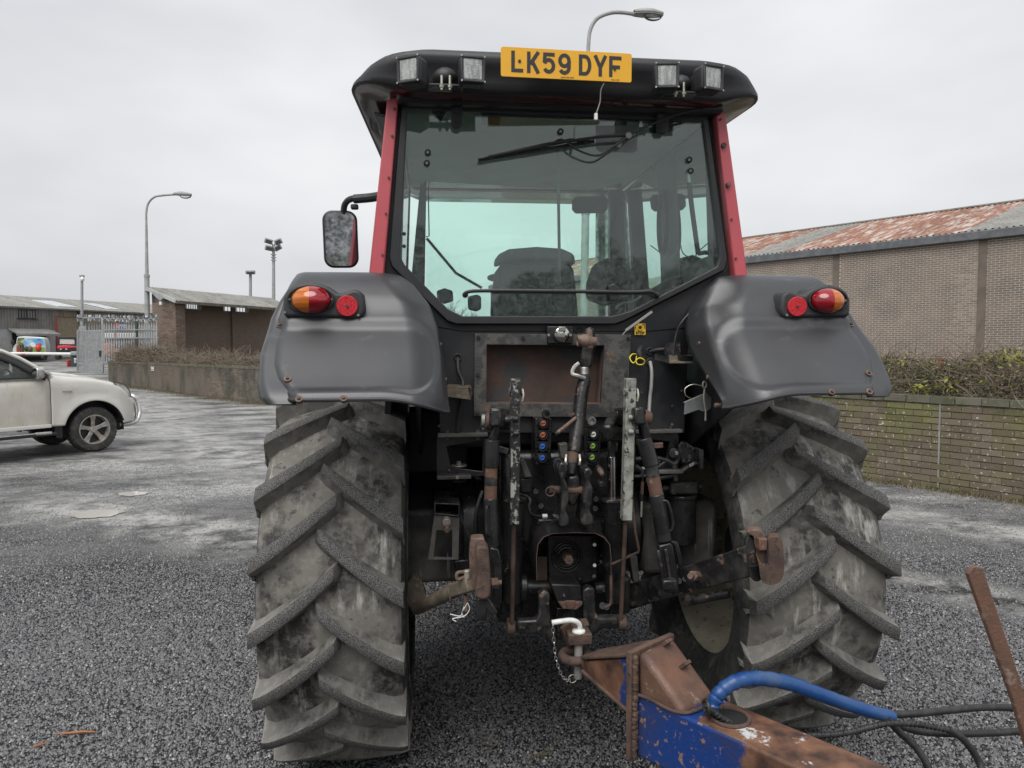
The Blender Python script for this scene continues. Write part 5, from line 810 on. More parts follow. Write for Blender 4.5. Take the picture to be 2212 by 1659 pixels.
part(MB().box(l_(1012, 740, -.70), (.095, .12, .045)), 'drawbar_clevis', 'rust', fr_, .005); part(MB().bar(l_(1040, 660, -.66), l_(1060, 700, -.68), .03, .01), 'clevis_lug', 'rust', fr_, .002); part(MB().bar(l_(945, 690, -.70), l_(985, 790, -.68), .02, .05), 'clevis_side', 'rust', fr_, .003)
for x, y in ((1165, 595), (1145, 590), (1600, 550), (1390, 600)): part(MB().cyl(l_(x, y, -.5), l_(x, y, -.54), .016, n=10), 'under_bolt', 'black_worn', bevel=.002)
part(MB().prism([l_(x, y, -.40) for x, y in ((1290, 330), (1330, 325), (1345, 470), (1310, 470))], (0, .05, 0)), 'casting_leg', 'black_dusty', bevel=.005)
# hitch pin with handle and chain, dropped through the clevis
HP = thing('hitch_pin', 'white painted hitch pin with bent handle and chain in the drawbar', 'hitch pin', l_(1018, 760, -.72))
part(MB().tube([l_(875, 680, -.74), l_(960, 668, -.74), l_(1000, 672, -.74), l_(1022, 690, -.735), l_(1025, 722, -.73)], .0105, 12, 6), 'pin_handle', 'white_paint', HP, 0)
part(MB().lathe([(.0, .027), (.006, .026), (.012, .014), (.012, .001)], l_(1018, 728, -.73), 24, 'Z'), 'pin_collar', 'white_paint', HP, 0); part(MB().cyl(l_(1019, 728, -.73), l_(1014, 975, -.73), .0165, n=20), 'pin_shank', 'cable_grey', HP, .002)
cp = catmull([l_(x, y, -.75) for x, y in ((880, 690), (885, 760), (892, 840), (905, 900), (925, 955), (950, 985), (975, 985))], 3)
for i in range(len(cp)-1):
    a, b2 = cp[i], cp[i+1]; d_ = (b2-a); u_ = d_.normalized(); side = u_.cross(Yv).normalized() if i % 2 else Yv
    if i % 2 == 0: side = (Yv-u_*u_.dot(Yv)).normalized()
    c = (a+b2)/2; hl = d_.length*.62; pts = [c+u_*hl*math.cos(t)+side*.0052*math.sin(t)*1.0 for t in np.linspace(0, 2*math.pi, 15)]
    MB().rev(pts, .0019, 6, caps=False).obj('chain_link', 'steel', HP)
part(MB().torus(l_(985, 978, -.75), .016, .0018, 'Y', 24, 6), 'split_ring', 'zinc', HP, 0)
# ---------------------------------------------------------------- trailer drawbar coupled to the tractor
T0 = V((.007, -.72, .65)); TD = V((.585, -.811, 0)); TN = V((-.811, -.585, 0))
def t_(s, off, z): q = T0+TD*s+TN*off; return V((q.x, q.y, z))
def split_mat(name, a, b, axis, at_, wd, nscale=9, flake=None, inv=False):      # two coats of paint that meet along a ragged, flaking edge
    m = MATS[a].copy(); m.name = name; t = m.node_tree; N = t.nodes.new; L = t.links.new; p = t.nodes['Principled BSDF']
    src = p.inputs['Base Color'].links[0].from_socket; tc = N('ShaderNodeTexCoord'); d = N('ShaderNodeVectorMath'); d.operation = 'DOT_PRODUCT'; d.inputs[1].default_value = axis; L(tc.outputs['Object'], d.inputs[0])
    nz = N('ShaderNodeTexNoise'); nz.inputs['Scale'].default_value = nscale; nz.inputs['Detail'].default_value = 8; nz.inputs['Roughness'].default_value = .7; L(tc.outputs['Object'], nz.inputs['Vector'])
    ma = N('ShaderNodeMath'); ma.operation = 'MULTIPLY_ADD'; ma.inputs[1].default_value = wd; L(nz.outputs[0], ma.inputs[0]); L(d.outputs['Value'], ma.inputs[2])
    mr = N('ShaderNodeMapRange'); mr.inputs[1].default_value = at_+wd*.5-.012; mr.inputs[2].default_value = at_+wd*.5+.012; L(ma.outputs[0], mr.inputs[0])
    n2 = N('ShaderNodeTexNoise'); n2.inputs['Scale'].default_value = 13; n2.inputs['Detail'].default_value = 7; L(tc.outputs['Object'], n2.inputs['Vector'])
    r2 = N('ShaderNodeValToRGB'); e = r2.color_ramp.elements; e[0].position = .36; e[0].color = (.055, .03, .024, 1); e[1].position = .68; e[1].color = (.22, .11, .065, 1); L(n2.outputs[0], r2.inputs[0])
    mx = N('ShaderNodeMixRGB'); L(mr.outputs[0], mx.inputs[0]); L(src, mx.inputs[1]); L(r2.outputs[0], mx.inputs[2]); col = mx.outputs[0]
    if flake:
        n3 = N('ShaderNodeTexNoise'); n3.inputs['Scale'].default_value = 4; n3.inputs['Detail'].default_value = 9; n3.inputs['Roughness'].default_value = .75; L(tc.outputs['Object'], n3.inputs['Vector'])
        m3 = N('ShaderNodeMapRange'); m3.inputs[1].default_value = .57; m3.inputs[2].default_value = .60; L(n3.outputs[0], m3.inputs[0]); x3 = N('ShaderNodeMixRGB'); x3.inputs[2].default_value = (*flake, 1); L(m3.outputs[0], x3.inputs[0]); L(col, x3.inputs[1]); col = x3.outputs[0]
    L(col, p.inputs['Base Color']); MATS[name] = m
_ax = (TD.x, TD.y, 0); _o = T0.dot(TD)
split_mat('drawbar_side', 'blue_steel', 'rust', _ax, _o+.80, .16); split_mat('drawbar_top', 'blue_steel', 'rust', _ax, _o+.62, .35, 6, (.5, .52, .52)); split_mat('neck_coat', 'blue_steel', 'rust', (-_ax[0], -_ax[1], 0), -_o-.30, .25, 5)
TL = thing('trailer', 'rusty blue trailer drawbar hitched to the tractor, running off to the right', 'trailer', t_(1.2, 0, .44))
ey = part(MB().torus(t_(0, 0, .645), .052, .019, 'Z', 36, 14), 'towing_eye', 'rust', TL, 0); part(MB().bar(t_(.055, 0, .645), t_(.12, 0, .648), .065, .045), 'eye_shank', 'rust', ey, .008)
nb = MB().add([t_(.085, .045, .622), t_(.36, .10, .585), t_(.36, .10, .785), t_(.085, .045, .664), t_(.085, -.045, .622), t_(.36, -.10, .585), t_(.36, -.10, .785), t_(.085, -.045, .664)], [(0, 1, 2, 3), (7, 6, 5, 4), (0, 4, 5, 1), (3, 2, 6, 7), (0, 3, 7, 4), (1, 5, 6, 2)]); nk = part(nb, 'drawbar_neck', 'neck_coat', TL, .004)
for z0, z1 in ((.668, .790), (.618, .580)): part(MB().add([t_(.075, .052, z0), t_(.36, .110, z1), t_(.36, -.110, z1), t_(.075, -.052, z0), t_(.075, .052, z0+.012), t_(.36, .110, z1+.012), t_(.36, -.110, z1+.012), t_(.075, -.052, z0+.012)], [(0, 1, 2, 3), (7, 6, 5, 4), (0, 4, 5, 1), (1, 5, 6, 2), (2, 6, 7, 3), (3, 7, 4, 0)]), 'neck_flange', 'rust', nk, .003)
part(MB().prism([t_(.36, .13, .43), t_(.36, -.13, .43), t_(.36, -.13, .815), t_(.36, .13, .82)], TD*.022), 'head_plate', 'rust', TL, .004)
wb = MB(); random.seed(3)
for i in range(46): z = .445+i*.0078; wb.ball(t_(.386+random.uniform(0, .003), .112+random.uniform(-.003, .003), z), .009+random.uniform(0, .003), n=8, m=5)
part(wb, 'weld_bead', 'rust', TL, 0)
bm = MB().add([t_(s, o, z) for s in (.382, 3.4) for o, z in ((.10, .44), (.10, .66), (-.10, .66), (-.10, .44))], [(0, 4, 5, 1), (1, 5, 6, 2), (2, 6, 7, 3), (3, 7, 4, 0), (0, 1, 2, 3), (7, 6, 5, 4)]); bm.mi = [0, 1, 0, 0, 0, 0]
beam = part(bm, 'drawbar_beam', ['drawbar_side', 'drawbar_top'], TL, .010, seg=3)
wg = MB().prism([t_(s, .094, z) for s, z in ((.382, .60), (.382, .812), (.415, .808), (.575, .672), (.575, .60))], TN*-.188); part(wg, 'wedge_cover', 'rust_smooth', TL, .022, seg=4)
part(MB().tube([t_(.385, .104, .665), t_(.45, .104, .668), t_(.53, .102, .662), t_(.585, .085, .668), t_(.60, .0, .668), t_(.59, -.09, .668)], .006, 8), 'weld_seam', 'rust', TL, 0)
for s, o, z in ((.40, -.03, .822), (.475, -.035, .765)): part(MB().bar(t_(s, o, z-.02), t_(s+.03, o, z+.012), .035, .014), 'torn_lug', 'rust', TL, .003)
part(MB().torus(t_(.69, .0, .664), .062, .007, 'Z', 32, 8), 'hose_opening', 'rust', beam, 0); part(MB().cyl(t_(.69, 0, .655), t_(.69, 0, .6625), .060, n=28), 'opening_dark', 'dark_void', beam, 0)
lvp = [DP(2093, 1240, 1.75), DP(2100, 1227, 1.75), DP(2112, 1222, 1.75), DP(2123, 1226, 1.75), DP(2212, 1490, 1.75), DP(2262, 1640, 1.75), DP(2230, 1650, 1.75), DP(2190, 1512, 1.75)]
part(MB().prism(lvp, V((-.004, .010, 0))), 'jack_lever', 'rust_smooth', TL, .002); part(MB().box(t_(1.53, -.02, .69), (.07, .05, .10)), 'lever_socket', 'rust', TL, .006)
part(MB().bar(t_(2.2, -.9, .55), t_(2.2, .9, .55), .12, .14), 'cross_member', 'rust', TL, .01)
for o in (-.9, .9):
    part(MB().lathe([(-.1, .2), (-.12, .36), (-.08, .40), (.08, .40), (.12, .36), (.1, .2), (-.1, .2)], t_(3.2, o, .40), 36), 'trailer_wheel', 'car_tyre', TL, 0)
# hoses running over the drawbar
HB = thing('hydraulic_hoses', 'bundle of black hydraulic hoses in a blue sleeve over the drawbar', 'hoses', t_(.69, 0, .66)); s_ = lambda x, y, Y: P('hose', x, y, Y)
pts = catmull([s_(x, y, Y) for x, y, Y in ((728, 490, -1.28), (735, 440, -1.275), (775, 385, -1.27), (850, 340, -1.26), (960, 328, -1.25), (1090, 350, -1.24), (1230, 400, -1.23), (1360, 447, -1.22), (1480, 485, -1.22), (1588, 512, -1.22))], 7)
rad = []
for i in range(len(pts)): u = i/(len(pts)-1); rad.append((.0205+.004*math.sin(u*3.0))*(1+.09*math.sin(i*1.7)*(1-u)+.07*math.sin(i*2.9+1)*(1-u)))
part(MB().rev(pts, rad, 18), 'blue_sleeve', 'blue_sleeve', HB, 0)
def spiral(path, r, turns, wrap):
    q = catmull(path, 8); o = MB().rev(q, r, 10); L_ = [0]
    for i in range(1, len(q)): L_.append(L_[-1]+(q[i]-q[i-1]).length)
    o.obj('spiral_hose', 'hose_black', HB); n = turns*10; hp = []
    for k in range(n+1):
        t = L_[-1]*k/n; i = min(len(q)-2, max(j for j in range(len(q)) if L_[j] <= t+1e-9)); f = (t-L_[i])/max(1e-6, L_[i+1]-L_[i]); p = q[i].lerp(q[i+1], f); d = (q[i+1]-q[i]).normalized(); a = d.cross(Z).normalized(); b = a.cross(d); an = 2*math.pi*k/10; hp.append(p+(a*math.cos(an)+b*math.sin(an))*(r+.0006))
    MB().rev(hp, .0022, 5).obj('spiral_wrap', 'hose_black', HB)
spiral([s_(x, y, -1.30) for x, y in ((690, 455), (740, 490), (800, 530), (950, 580), (1150, 600), (1350, 590), (1550, 545), (1700, 545), (1850, 572))], .0088, 58, 1)
for pts in ([(1560, 500, -1.22), (1700, 495, -1.22), (1850, 480, -1.2), (2050, 465, -1.18), (2230, 482, -1.15), (2500, 560, -1.1)], [(1570, 530, -1.23), (1690, 575, -1.23), (1850, 590, -1.22), (2050, 588, -1.2), (2230, 580, -1.18), (2500, 600, -1.1)], [(1560, 520, -1.24), (1620, 585, -1.25), (1700, 660, -1.27), (1760, 760, -1.3), (1800, 900, -1.34)], [(1850, 572, -1.27), (1920, 615, -1.27), (1985, 700, -1.28), (2010, 770, -1.3), (2010, 900, -1.34)]): part(MB().tube([s_(*p) for p in pts], .0125, 12), 'hose', 'hose_black', HB, 0)
part(MB().torus(s_(700, 465, -1.29), .022, .006, 'X', 20, 8), 'hose_tie', 'hose_black', HB, 0)
# ---------------------------------------------------------------- white pickup parked on the left
c0 = G(195, 975); PH = V((.658, .751, 0)); PL = V((-.751, .658, 0)); PO = c0+PL*.82
def k_(x, y, z): q = PO+PH*x+PL*y; return V((q.x, q.y, z))
def K(px, py, off=-.92):                                           # sight line met with the truck's side plane -> local x, z
    a = QQ['pick']; d = ray(a[0]+a[2]*px, a[1]+a[2]*py); t = (PO+PL*off-CAM).dot(PL)/d.dot(PL); p = CAM+d*t; return (p-PO).dot(PH), p.z
PK = thing('pickup_truck', 'dirty white pickup truck with chrome nudge bar parked on the gravel', 'pickup', (PO.x, PO.y, 0))
HX = [-4.4, -.66, -.60, -.39, .03, .38, .56, .66, .74, .80, .84]; HZ = [1.36, 1.37, 1.42, 1.385, 1.325, 1.25, 1.175, 1.08, .97, .86, .80]
def ztop(x): return float(np.interp(x, HX, HZ))
def zlow(x):
    z = .52+(.0 if x < .5 else -.04)
    for cx in (.05, -3.15):
        if abs(x-cx) < .525: z = max(z, .40+math.sqrt(.525**2-(x-cx)**2))
    return z
def strip(x0, x1, n, name, mat, par):
    for sd in (-1, 1):
        rows = []
        for i in range(n+1):
            x = x0+(x1-x0)*i/n; zl, zt = zlow(x), ztop(x); row = []; nar = max(0, (x-.45)/.40)**2*.16
            for t in (0, .04, .12, .25, .4, .55, .7, .82, .9, .96, 1.0):
                z = zl+(zt-zl)*t; y = .915+.02*math.sin(math.pi*min(1, t*1.05))-.10*max(0, t-.86)/.14*max(0, t-.86)/.14
                for cx in (.05, -3.15): y += .045*math.exp(-((math.hypot(x-cx, z-.40)-.53)/.09)**2)
                y -= .012*math.exp(-((z-1.02)/.03)**2)*(x < .3)
                row.append(k_(x, sd*(y-nar), z))
            rows.append(row)
        o = MB().grid(rows).obj(name, mat, par, solid=.006, smooth=50)
bd = MB()
rows = []
for i in range(40):
    x = -.60+1.44*i/39; zt = ztop(x); nar = max(0, (x-.45)/.40)**2*.16
    rows.append([k_(x, y*(1-nar/.9), zt+.055*(1-(y/.82)**2)+.012*math.cos(6*y)) for y in np.linspace(-.82, .82, 21)])
bon = MB().grid(rows).obj('bonnet', 'car_paint', PK, solid=.006, smooth=50)
strip(.84, -.655, 46, 'front_wing', 'car_paint', PK); strip(-.668, -1.86, 12, 'front_door', 'car_dirty', PK); strip(-1.872, -2.62, 8, 'rear_door', 'car_dirty', PK); strip(-2.65, -4.4, 40, 'load_bed_side', 'car_dirty', PK)
part(MB().grid([[k_(.83+.06*math.cos(a)*b2, y, z) for y in np.linspace(-.75, .75, 9)] for z, a, b2 in ((.46, 1.2, 1), (.55, .3, 1), (.7, .0, 1), (.82, .8, 1))]), 'front_bumper', 'car_paint', PK, 0)
part(MB().box(k_(-.5, 0, .62), (.9, .9, .2)), 'chassis', 'car_trim', PK, .02); part(MB().prism([k_(x, -.54, z) for x, z in ((-.6, .5), (.66, .5), (.66, .95), (.4, 1.15), (-.6, 1.25))], PL*1.08), 'engine_bay', 'car_trim', PK, 0)
part(MB().prism([k_(-.62, y, z) for y, z in ((-.88, .5), (.88, .5), (.88, 1.35), (-.88, 1.35))], PH*-.02), 'bulkhead', 'car_trim', PK, 0)
part(MB().prism([k_(x, -.86, .55) for x in (-.64, -2.62)]+[k_(x, .86, .55) for x in (-2.62, -.64)], V((0, 0, .05))), 'cabin_floor', 'car_trim', PK, 0)
part(MB().prism([k_(-2.62, -.88, .55), k_(-2.62, .88, .55), k_(-2.62, .80, 1.85), k_(-2.62, -.80, 1.85)], PH*-.03), 'cab_back', 'car_paint', PK, 0)
def gy(z): return .905-(z-1.36)*.42
for sd in (-1, 1):
    g_ = lambda x, z, e=0: k_(x, sd*(gy(z)+e), z)
    top = [(-.66, 1.40), (-.88, 1.545), (-1.05, 1.67), (-1.28, 1.79), (-1.45, 1.835), (-2.0, 1.86), (-2.56, 1.85)]
    part(MB().add([g_(*p) for p in top]+[g_(-2.56, 1.37), g_(-.70, 1.37)], [tuple(range(9))]), 'side_window', 'car_glass', PK, 0, smooth=0)
    pil = [(-.60, 1.43), (-.84, 1.60), (-1.03, 1.735), (-1.27, 1.86), (-1.46, 1.905), (-2.0, 1.935), (-2.62, 1.93)]
    part(MB().grid([[g_(*p, .004) for p in top], [g_(a[0]*.5+b2[0]*.5, a[1]*.5+b2[1]*.5, .022) for a, b2 in zip(top, pil)], [g_(*p, -.01) for p in pil]]), 'cab_pillar', 'car_paint', PK, 0, solid=.01)
    df = [(x+.0, z-.055) for x, z in top]; part(MB().grid([[g_(*p, .018) for p in top], [g_(x-.06, z-.045, .03) for x, z in top], [g_(x-.09, z-.085, .022) for x, z in top]]), 'wind_deflector', 'car_trim', PK, 0, solid=.004)
    part(MB().bar(g_(-.72, 1.372, .012), g_(-2.58, 1.372, .012), .012, .022), 'window_seal', 'car_trim', PK, .002)
    part(MB().prism([g_(-.70, 1.38, .012), g_(-.94, 1.38, .012), g_(-.945, 1.55, .012), g_(-.90, 1.535, .012)], PL*sd*.006), 'corner_trim', 'car_trim', PK, 0)
    mr = part(MB().prism([k_(-.93, sd*(1.0+a), z) for a, z in ((-.06, 1.37), (.08, 1.36), (.12, 1.40), (.12, 1.53), (.07, 1.56), (-.07, 1.555))], PH*.12), 'door_mirror', 'bright_trim', PK, .025, seg=3)
    part(MB().prism([k_(-.932, sd*(1.0+a), z) for a, z in ((-.05, 1.38), (.10, 1.375), (.11, 1.53), (-.06, 1.545))], PH*-.006), 'mirror_glass', 'mirror_glass', mr, 0); part(MB().box(k_(-.86, sd*.95, 1.385), (.10, .10, .05)), 'mirror_foot', 'car_trim', mr, .01); part(MB().box(k_(-.80, sd*1.04, 1.40), (.06, .08, .03)), 'mirror_lamp', 'car_trim', mr, .01)
    part(MB().bar(k_(-.62, sd*.97, .40), k_(-2.7, sd*.97, .40), .13, .05), 'side_step', 'car_trim', PK, .012); part(MB().bar(k_(-.78, sd*1.0, .432), k_(-2.7, sd*1.0, .432), .075, .018), 'step_tread', 'bright_trim', PK, .006); part(MB().bar(k_(-.70, sd*1.0, .425), k_(-.95, sd*1.0, .428), .08, .045), 'step_end', 'bright_trim', PK, .01)
    part(MB().bar(k_(-.665, sd*.93, .535), k_(-2.6, sd*.93, .535), .03, .06), 'sill', 'car_paint', PK, .01); part(MB().prism([k_(-.50, sd*a, z) for a, z in ((.72, .78), (.93, .78), (.93, .30), (.72, .30))], PH*-.012), 'mud_flap', 'car_trim', PK, 0)
    part(MB().grid([[k_(.05+.515*math.cos(a), sd*y, .40+.515*math.sin(a)) for a in np.linspace(-.1, math.pi+.15, 24)] for y in (.92, .55)]), 'wheel_arch', 'car_trim', PK, 0)
    hl = [(1030, 1018), (1075, 1016), (1150, 1042), (1195, 1085), (1222, 1150), (1200, 1148), (1130, 1112), (1075, 1060)]; q = [K(x, y, -.86) for x, y in hl]
    lamp = part(MB().prism([k_(x+.015, sd*(.875-max(0, x-.5)*.35), z) for x, z in q], PL*sd*.02), 'headlight', 'lens_clear', PK, .006); part(MB().tube([k_(x+.017, sd*(.899-max(0, x-.5)*.35), z) for x, z in q+[q[0]]], .006, 6, 0), 'lamp_surround', 'car_trim', lamp, 0)
    part(MB().bar(k_(.70, sd*.80, .80), k_(.79, sd*.76, .78), .03, .04), 'fog_slot', 'car_trim', PK, .005)
    for wx in (.05, -3.15):
        c = k_(wx, sd*.80, .40); ax = PL*sd; ang = math.atan2(ax.y, ax.x); Rm = Matrix.Rotation(ang, 4, 'Z'); Rm.translation = c
        def W_(b): b.v = [tuple(Rm @ V(p)) for p in b.v]; return b
        ty = part(W_(MB().lathe([(-.11, .26), (-.125, .33), (-.122, .375), (-.10, .395), (-.06, .402), (.06, .402), (.10, .395), (.122, .375), (.125, .33), (.11, .26)], (0, 0, 0), 56)), 'tyre', 'car_tyre', PK, 0, smooth=40)
        if wx > 0:
            for j, tx in enumerate((-.075, -.025, .025, .075)):
                for i in range(44): a = 2*math.pi*(i+.5*(j % 2))/44; MB.box; part(W_(MB().box((tx, .403*math.cos(a), .403*math.sin(a)), (.036, .03, .012), Matrix.Rotation(a-math.pi/2, 3, 'X'))), 'tread_block', 'car_tyre', ty, 0) if sd < 0 else None
        rm = part(W_(MB().lathe([(-.1, .262), (.09, .262), (.118, .268), (.118, .25), (.09, .242), (-.08, .235)], (0, 0, 0), 48)), 'wheel_rim', 'alloy', PK, 0); part(W_(MB().cyl((-.02, 0, 0), (.0, 0, 0), .24, n=32)), 'brake_disc', 'alloy_dark', rm, 0); part(W_(MB().cyl((.02, 0, 0), (.085, 0, 0), .07, .055, 24)), 'hub_cap', 'alloy', rm, .006)
        for i in range(5):
            a = 2*math.pi*i/5+.35; u, w = V((0, math.cos(a), math.sin(a))), V((0, -math.sin(a), math.cos(a))); b = MB()
            b.add([V((x, 0, 0))+u*r+w*s for r, hw_, x0_ in ((.05, .036, .06), (.15, .032, .075), (.25, .055, .088)) for s in (-hw_, hw_) for x in (x0_, x0_-.035)], [(0, 2, 6, 4), (4, 6, 10, 8), (1, 5, 7, 3), (5, 9, 11, 7), (0, 4, 5, 1), (4, 8, 9, 5), (2, 3, 7, 6), (6, 7, 11, 10)]); part(W_(b), 'spoke', 'alloy', rm, .006)
part(MB().grid([[k_(x, y, z+.03*(1-(y/.62)**2)) for y in np.linspace(-.66, .66, 11)] for x, z in ((-1.27, 1.865), (-1.46, 1.91), (-2.0, 1.94), (-2.64, 1.93))]), 'roof', 'car_paint', PK, 0, solid=.01)
part(MB().grid([[k_(x, y, z) for y in np.linspace(-w_, w_, 5)] for x, z, w_ in ((-.60, 1.43, .84), (-1.27, 1.86, .66))]), 'windscreen', 'car_glass', PK, 0)
for y in (-.40, .40): sq = part(MB().prism([k_(x, y-.22, z) for x, z in ((-1.55, .8), (-1.95, .85), (-2.1, 1.6), (-1.98, 1.75), (-1.86, 1.7), (-1.82, 1.5), (-1.75, 1.0))], PL*.44), 'seat', 'seat_fabric', PK, .04)
part(MB().bar(k_(-.75, -.8, 1.32), k_(-.75, .8, 1.32), .3, .12), 'dashboard', 'dash', PK, .03); part(MB().torus(k_(-1.12, -.38, 1.32), .19, .016, 'X', 24, 8), 'steering_wheel', 'dash', PK, 0)
part(MB().tube([k_(x, y, z) for x, y, z in ((.55, -.80, .43), (.80, -.78, .44), (.93, -.72, .50), (1.0, -.66, .64), (.99, -.60, .84), (.93, -.52, .95), (.90, 0, .97), (.93, .52, .95), (.99, .60, .84), (1.0, .66, .64), (.93, .72, .50), (.80, .78, .44), (.55, .80, .43))], .038, 14), 'nudge_bar', 'bright_trim', PK, 0)
part(MB().box(k_(.55, -.72, .40), (.1, .1, .14)), 'bar_bracket', 'car_trim', PK, .01); part(MB().bar(k_(-.48, -.955, 1.115), k_(-.32, -.95, 1.115), .006, .028), 'model_badge', 'bright_trim', PK, .002)
part(MB().bar(k_(-1.70, -.955, 1.22), k_(-1.86+.04, -.955, 1.22), .03, .04), 'door_handle', 'bright_trim', PK, .01)
# ---------------------------------------------------------------- surroundings
def plane_uv(px, py, O, e):
    n = V((-e.y, e.x, 0)); d = ray(px, py); t = (O-CAM).dot(n)/d.dot(n); p = CAM+d*t; return (V((p.x, p.y, 0))-V((O.x, O.y, 0))).dot(e), p.z
BRICK = {}
def bricks(parent, O, e, u0, u1, z0, z1, bl, bh, gap, mats, nmax, th=.02, skip=None, out=1, proud=.006, name='brick', jitter=.002, base=None, front=None, vg=None):
    """wall face from O along e; each brick stands proud of a recessed mortar bed"""
    n = V((-e.y, e.x, 0))*out; rows = int((z1-z0)/(bh+gap)); L_ = []; h = (z1-z0)/rows-gap
    for r in range(rows):
        z = z0+(r+.5)*(z1-z0)/rows; u = u0-(r % 2)*(bl+(vg or gap))/2
        while u < u1-.01:
            a, b = max(u, u0), min(u+bl, u1)
            if b-a > .03 and not (skip and skip((a+b)/2, z)): L_.append((a, b, z))
            u += bl+(vg or gap)
    def key(t): p = O+e*((t[0]+t[1])/2); p = V((p.x, p.y, t[2]))-CAM; return (0 if abs(p.dot(RT)/max(.1, p.dot(FW))) < .74 else 1000)+p.length
    vis = front or (lambda u, z: True); L_.sort(key=lambda t: key(t)+(0 if vis((t[0]+t[1])/2, t[2]) else 2000)); kk = (round(bl, 3), round(h, 4), mats)
    if kk not in BRICK: BRICK[kk] = MB().box((0, 0, 0), (bl, .04, h)).mesh('brick', mats, 0)
    ang = math.atan2(e.y, e.x)
    for a, b, z in L_[:nmax]:
        q = O+e*((a+b)/2)-n*(.02-proud-random.uniform(0, jitter)); inst(BRICK[kk], name, parent, V((q.x, q.y, z)), (0, 0, ang), ((b-a)/bl, 1, 1))
    if len(L_) > nmax:
        m = MB()
        for a, b, z in L_[nmax:]:
            o = n*(proud+random.uniform(0, jitter)); p, q = O+e*a, O+e*b
            fv = [V((p.x, p.y, z-h/2)), V((q.x, q.y, z-h/2)), V((q.x, q.y, z+h/2)), V((p.x, p.y, z+h/2))]; m.add([v+o for v in fv]+[v-n*.004 for v in fv], [(0, 1, 2, 3), (0, 4, 5, 1), (1, 5, 6, 2), (2, 6, 7, 3), (3, 7, 4, 0)])
        m.obj(name+'work', mats, parent, smooth=0, kind='stuff')
def wall_core(parent, O, e, u0, u1, z0, z1, th, mat, out=1, name='mortar_bed'):
    n = V((-e.y, e.x, 0))*out; p, q = O+e*u0, O+e*u1; return MB().prism([V((p.x, p.y, z0)), V((q.x, q.y, z0)), V((q.x, q.y, z1)), V((p.x, p.y, z1))], -n*th).obj(name, mat, parent)
# ---- right retaining wall
RA, RB = V((5.58, 5.60, 0)), V((6.39, 4.15, 0)); re = (RB-RA).normalized(); RO = RA-re*9; rn_out = -1
if V((-re.y, re.x, 0)).dot(CAM-RO) > 0: rn_out = 1
RW = thing('garden_wall', 'mossy speckled brick retaining wall under the bushes on the right', 'wall', (RA.x, RA.y, 0))
wall_core(RW, RO, re, 0, 15, -.1, 1.13, .25, 'mortar_mossy', rn_out); bricks(RW, RO, re, 0, 15, .0, 1.10, .225, .071, .013, 'brick_mossy', 300, vg=.007, out=rn_out, proud=.008, jitter=.007)
rn = V((-re.y, re.x, 0))*rn_out
for i in range(50):
    u = i*.30; p = RO+re*(u+.15)-rn*.11; MB.box; o = inst(BRICK.setdefault('cope', MB().box((0, 0, 0), (.29, .27, .085)).mesh('coping_stone', 'coping', 0)), 'coping_stone', RW, V((p.x, p.y, 1.155+random.uniform(-.006, .006))), (random.uniform(-.02, .02), 0, math.atan2(re.y, re.x)+random.uniform(-.02, .02)))
p = RO+re*9.72+rn*.004; MB().box((p.x, p.y, .56), (.02, .02, 1.1), Matrix.Rotation(math.atan2(re.y, re.x), 3, 'Z')).obj('joint_strip', 'galv', RW)
# ---- left retaining wall
LA, LB = G(235, 828), G(600, 876); LA.z = LB.z = 0; le = (LB-LA).normalized(); LL = (LB-LA).length; lo = 1 if V((-le.y, le.x, 0)).dot(CAM-LA) > 0 else -1; lz = zg(LA.y)+.95
LW = thing('boundary_wall', 'long low damp brick wall topped with dead creeper on the left', 'wall', (LA.x, LA.y, 0))
wall_core(LW, LA, le, 0, LL, -.1, 1.13, .25, 'mortar_dark', lo); bricks(LW, LA, le, 0, LL, .0, 1.12, .215, .065, .010, 'brick_wet', 300, out=lo, proud=.006, front=lambda u, z: z > .1)
ln = V((-le.y, le.x, 0))*lo; m = MB(); i = 0
while i*.235 < LL: p = LA+le*(i*.235+.11)-ln*.11; inst(BRICK.setdefault('cope2', MB().box((0, 0, 0), (.225, .26, .08)).mesh('coping_brick', 'coping', 0)), 'coping_brick', LW, V((p.x, p.y, 1.165)), (0, 0, math.atan2(le.y, le.x))); i += 1
u, z = plane_uv(330, 787, LA, le); p = LA+le*u+ln*.02; R = Matrix.Rotation(math.atan2(le.y, le.x), 3, 'Z')
sg = tag(MB().box((p.x, p.y, .98), (.30, .015, .20), R).obj('street_sign', 'sign_white'), 'small white sign with black bars on the low brick wall', 'sign')
for dz in (.065, -.055): MB().box((p.x+ln.x*.009, p.y+ln.y*.009, .98+dz), (.22, .004, .028), R).obj('sign_bar', 'ink', sg)
q = p-le*.125*(1 if le.dot(RT) > 0 else -1)+ln*.009; MB().box((q.x, q.y, .98), (.02, .004, .14), R).obj('sign_edge', 'sign_red', sg)
# ---- banks of earth behind the walls
bk = MB().add([RO+V((0, 0, 1.1))-rn*.1, RO+re*15+V((0, 0, 1.1))-rn*.1, RO+re*15+V((0, 0, 1.15))-rn*40, RO+V((0, 0, 1.15))-rn*40], [(0, 1, 2, 3)]).obj('bank', 'soil'); bk['kind'] = 'structure'
bk = MB().add([LA+V((0, 0, 1.08))-ln*.1, LB+V((0, 0, 1.08))-ln*.1, LB+V((0, 0, 1.3))-ln*14+le*6, LA+V((0, 0, 1.3))-ln*9], [(0, 1, 2, 3)]).obj('bank', 'soil'); bk['kind'] = 'structure'
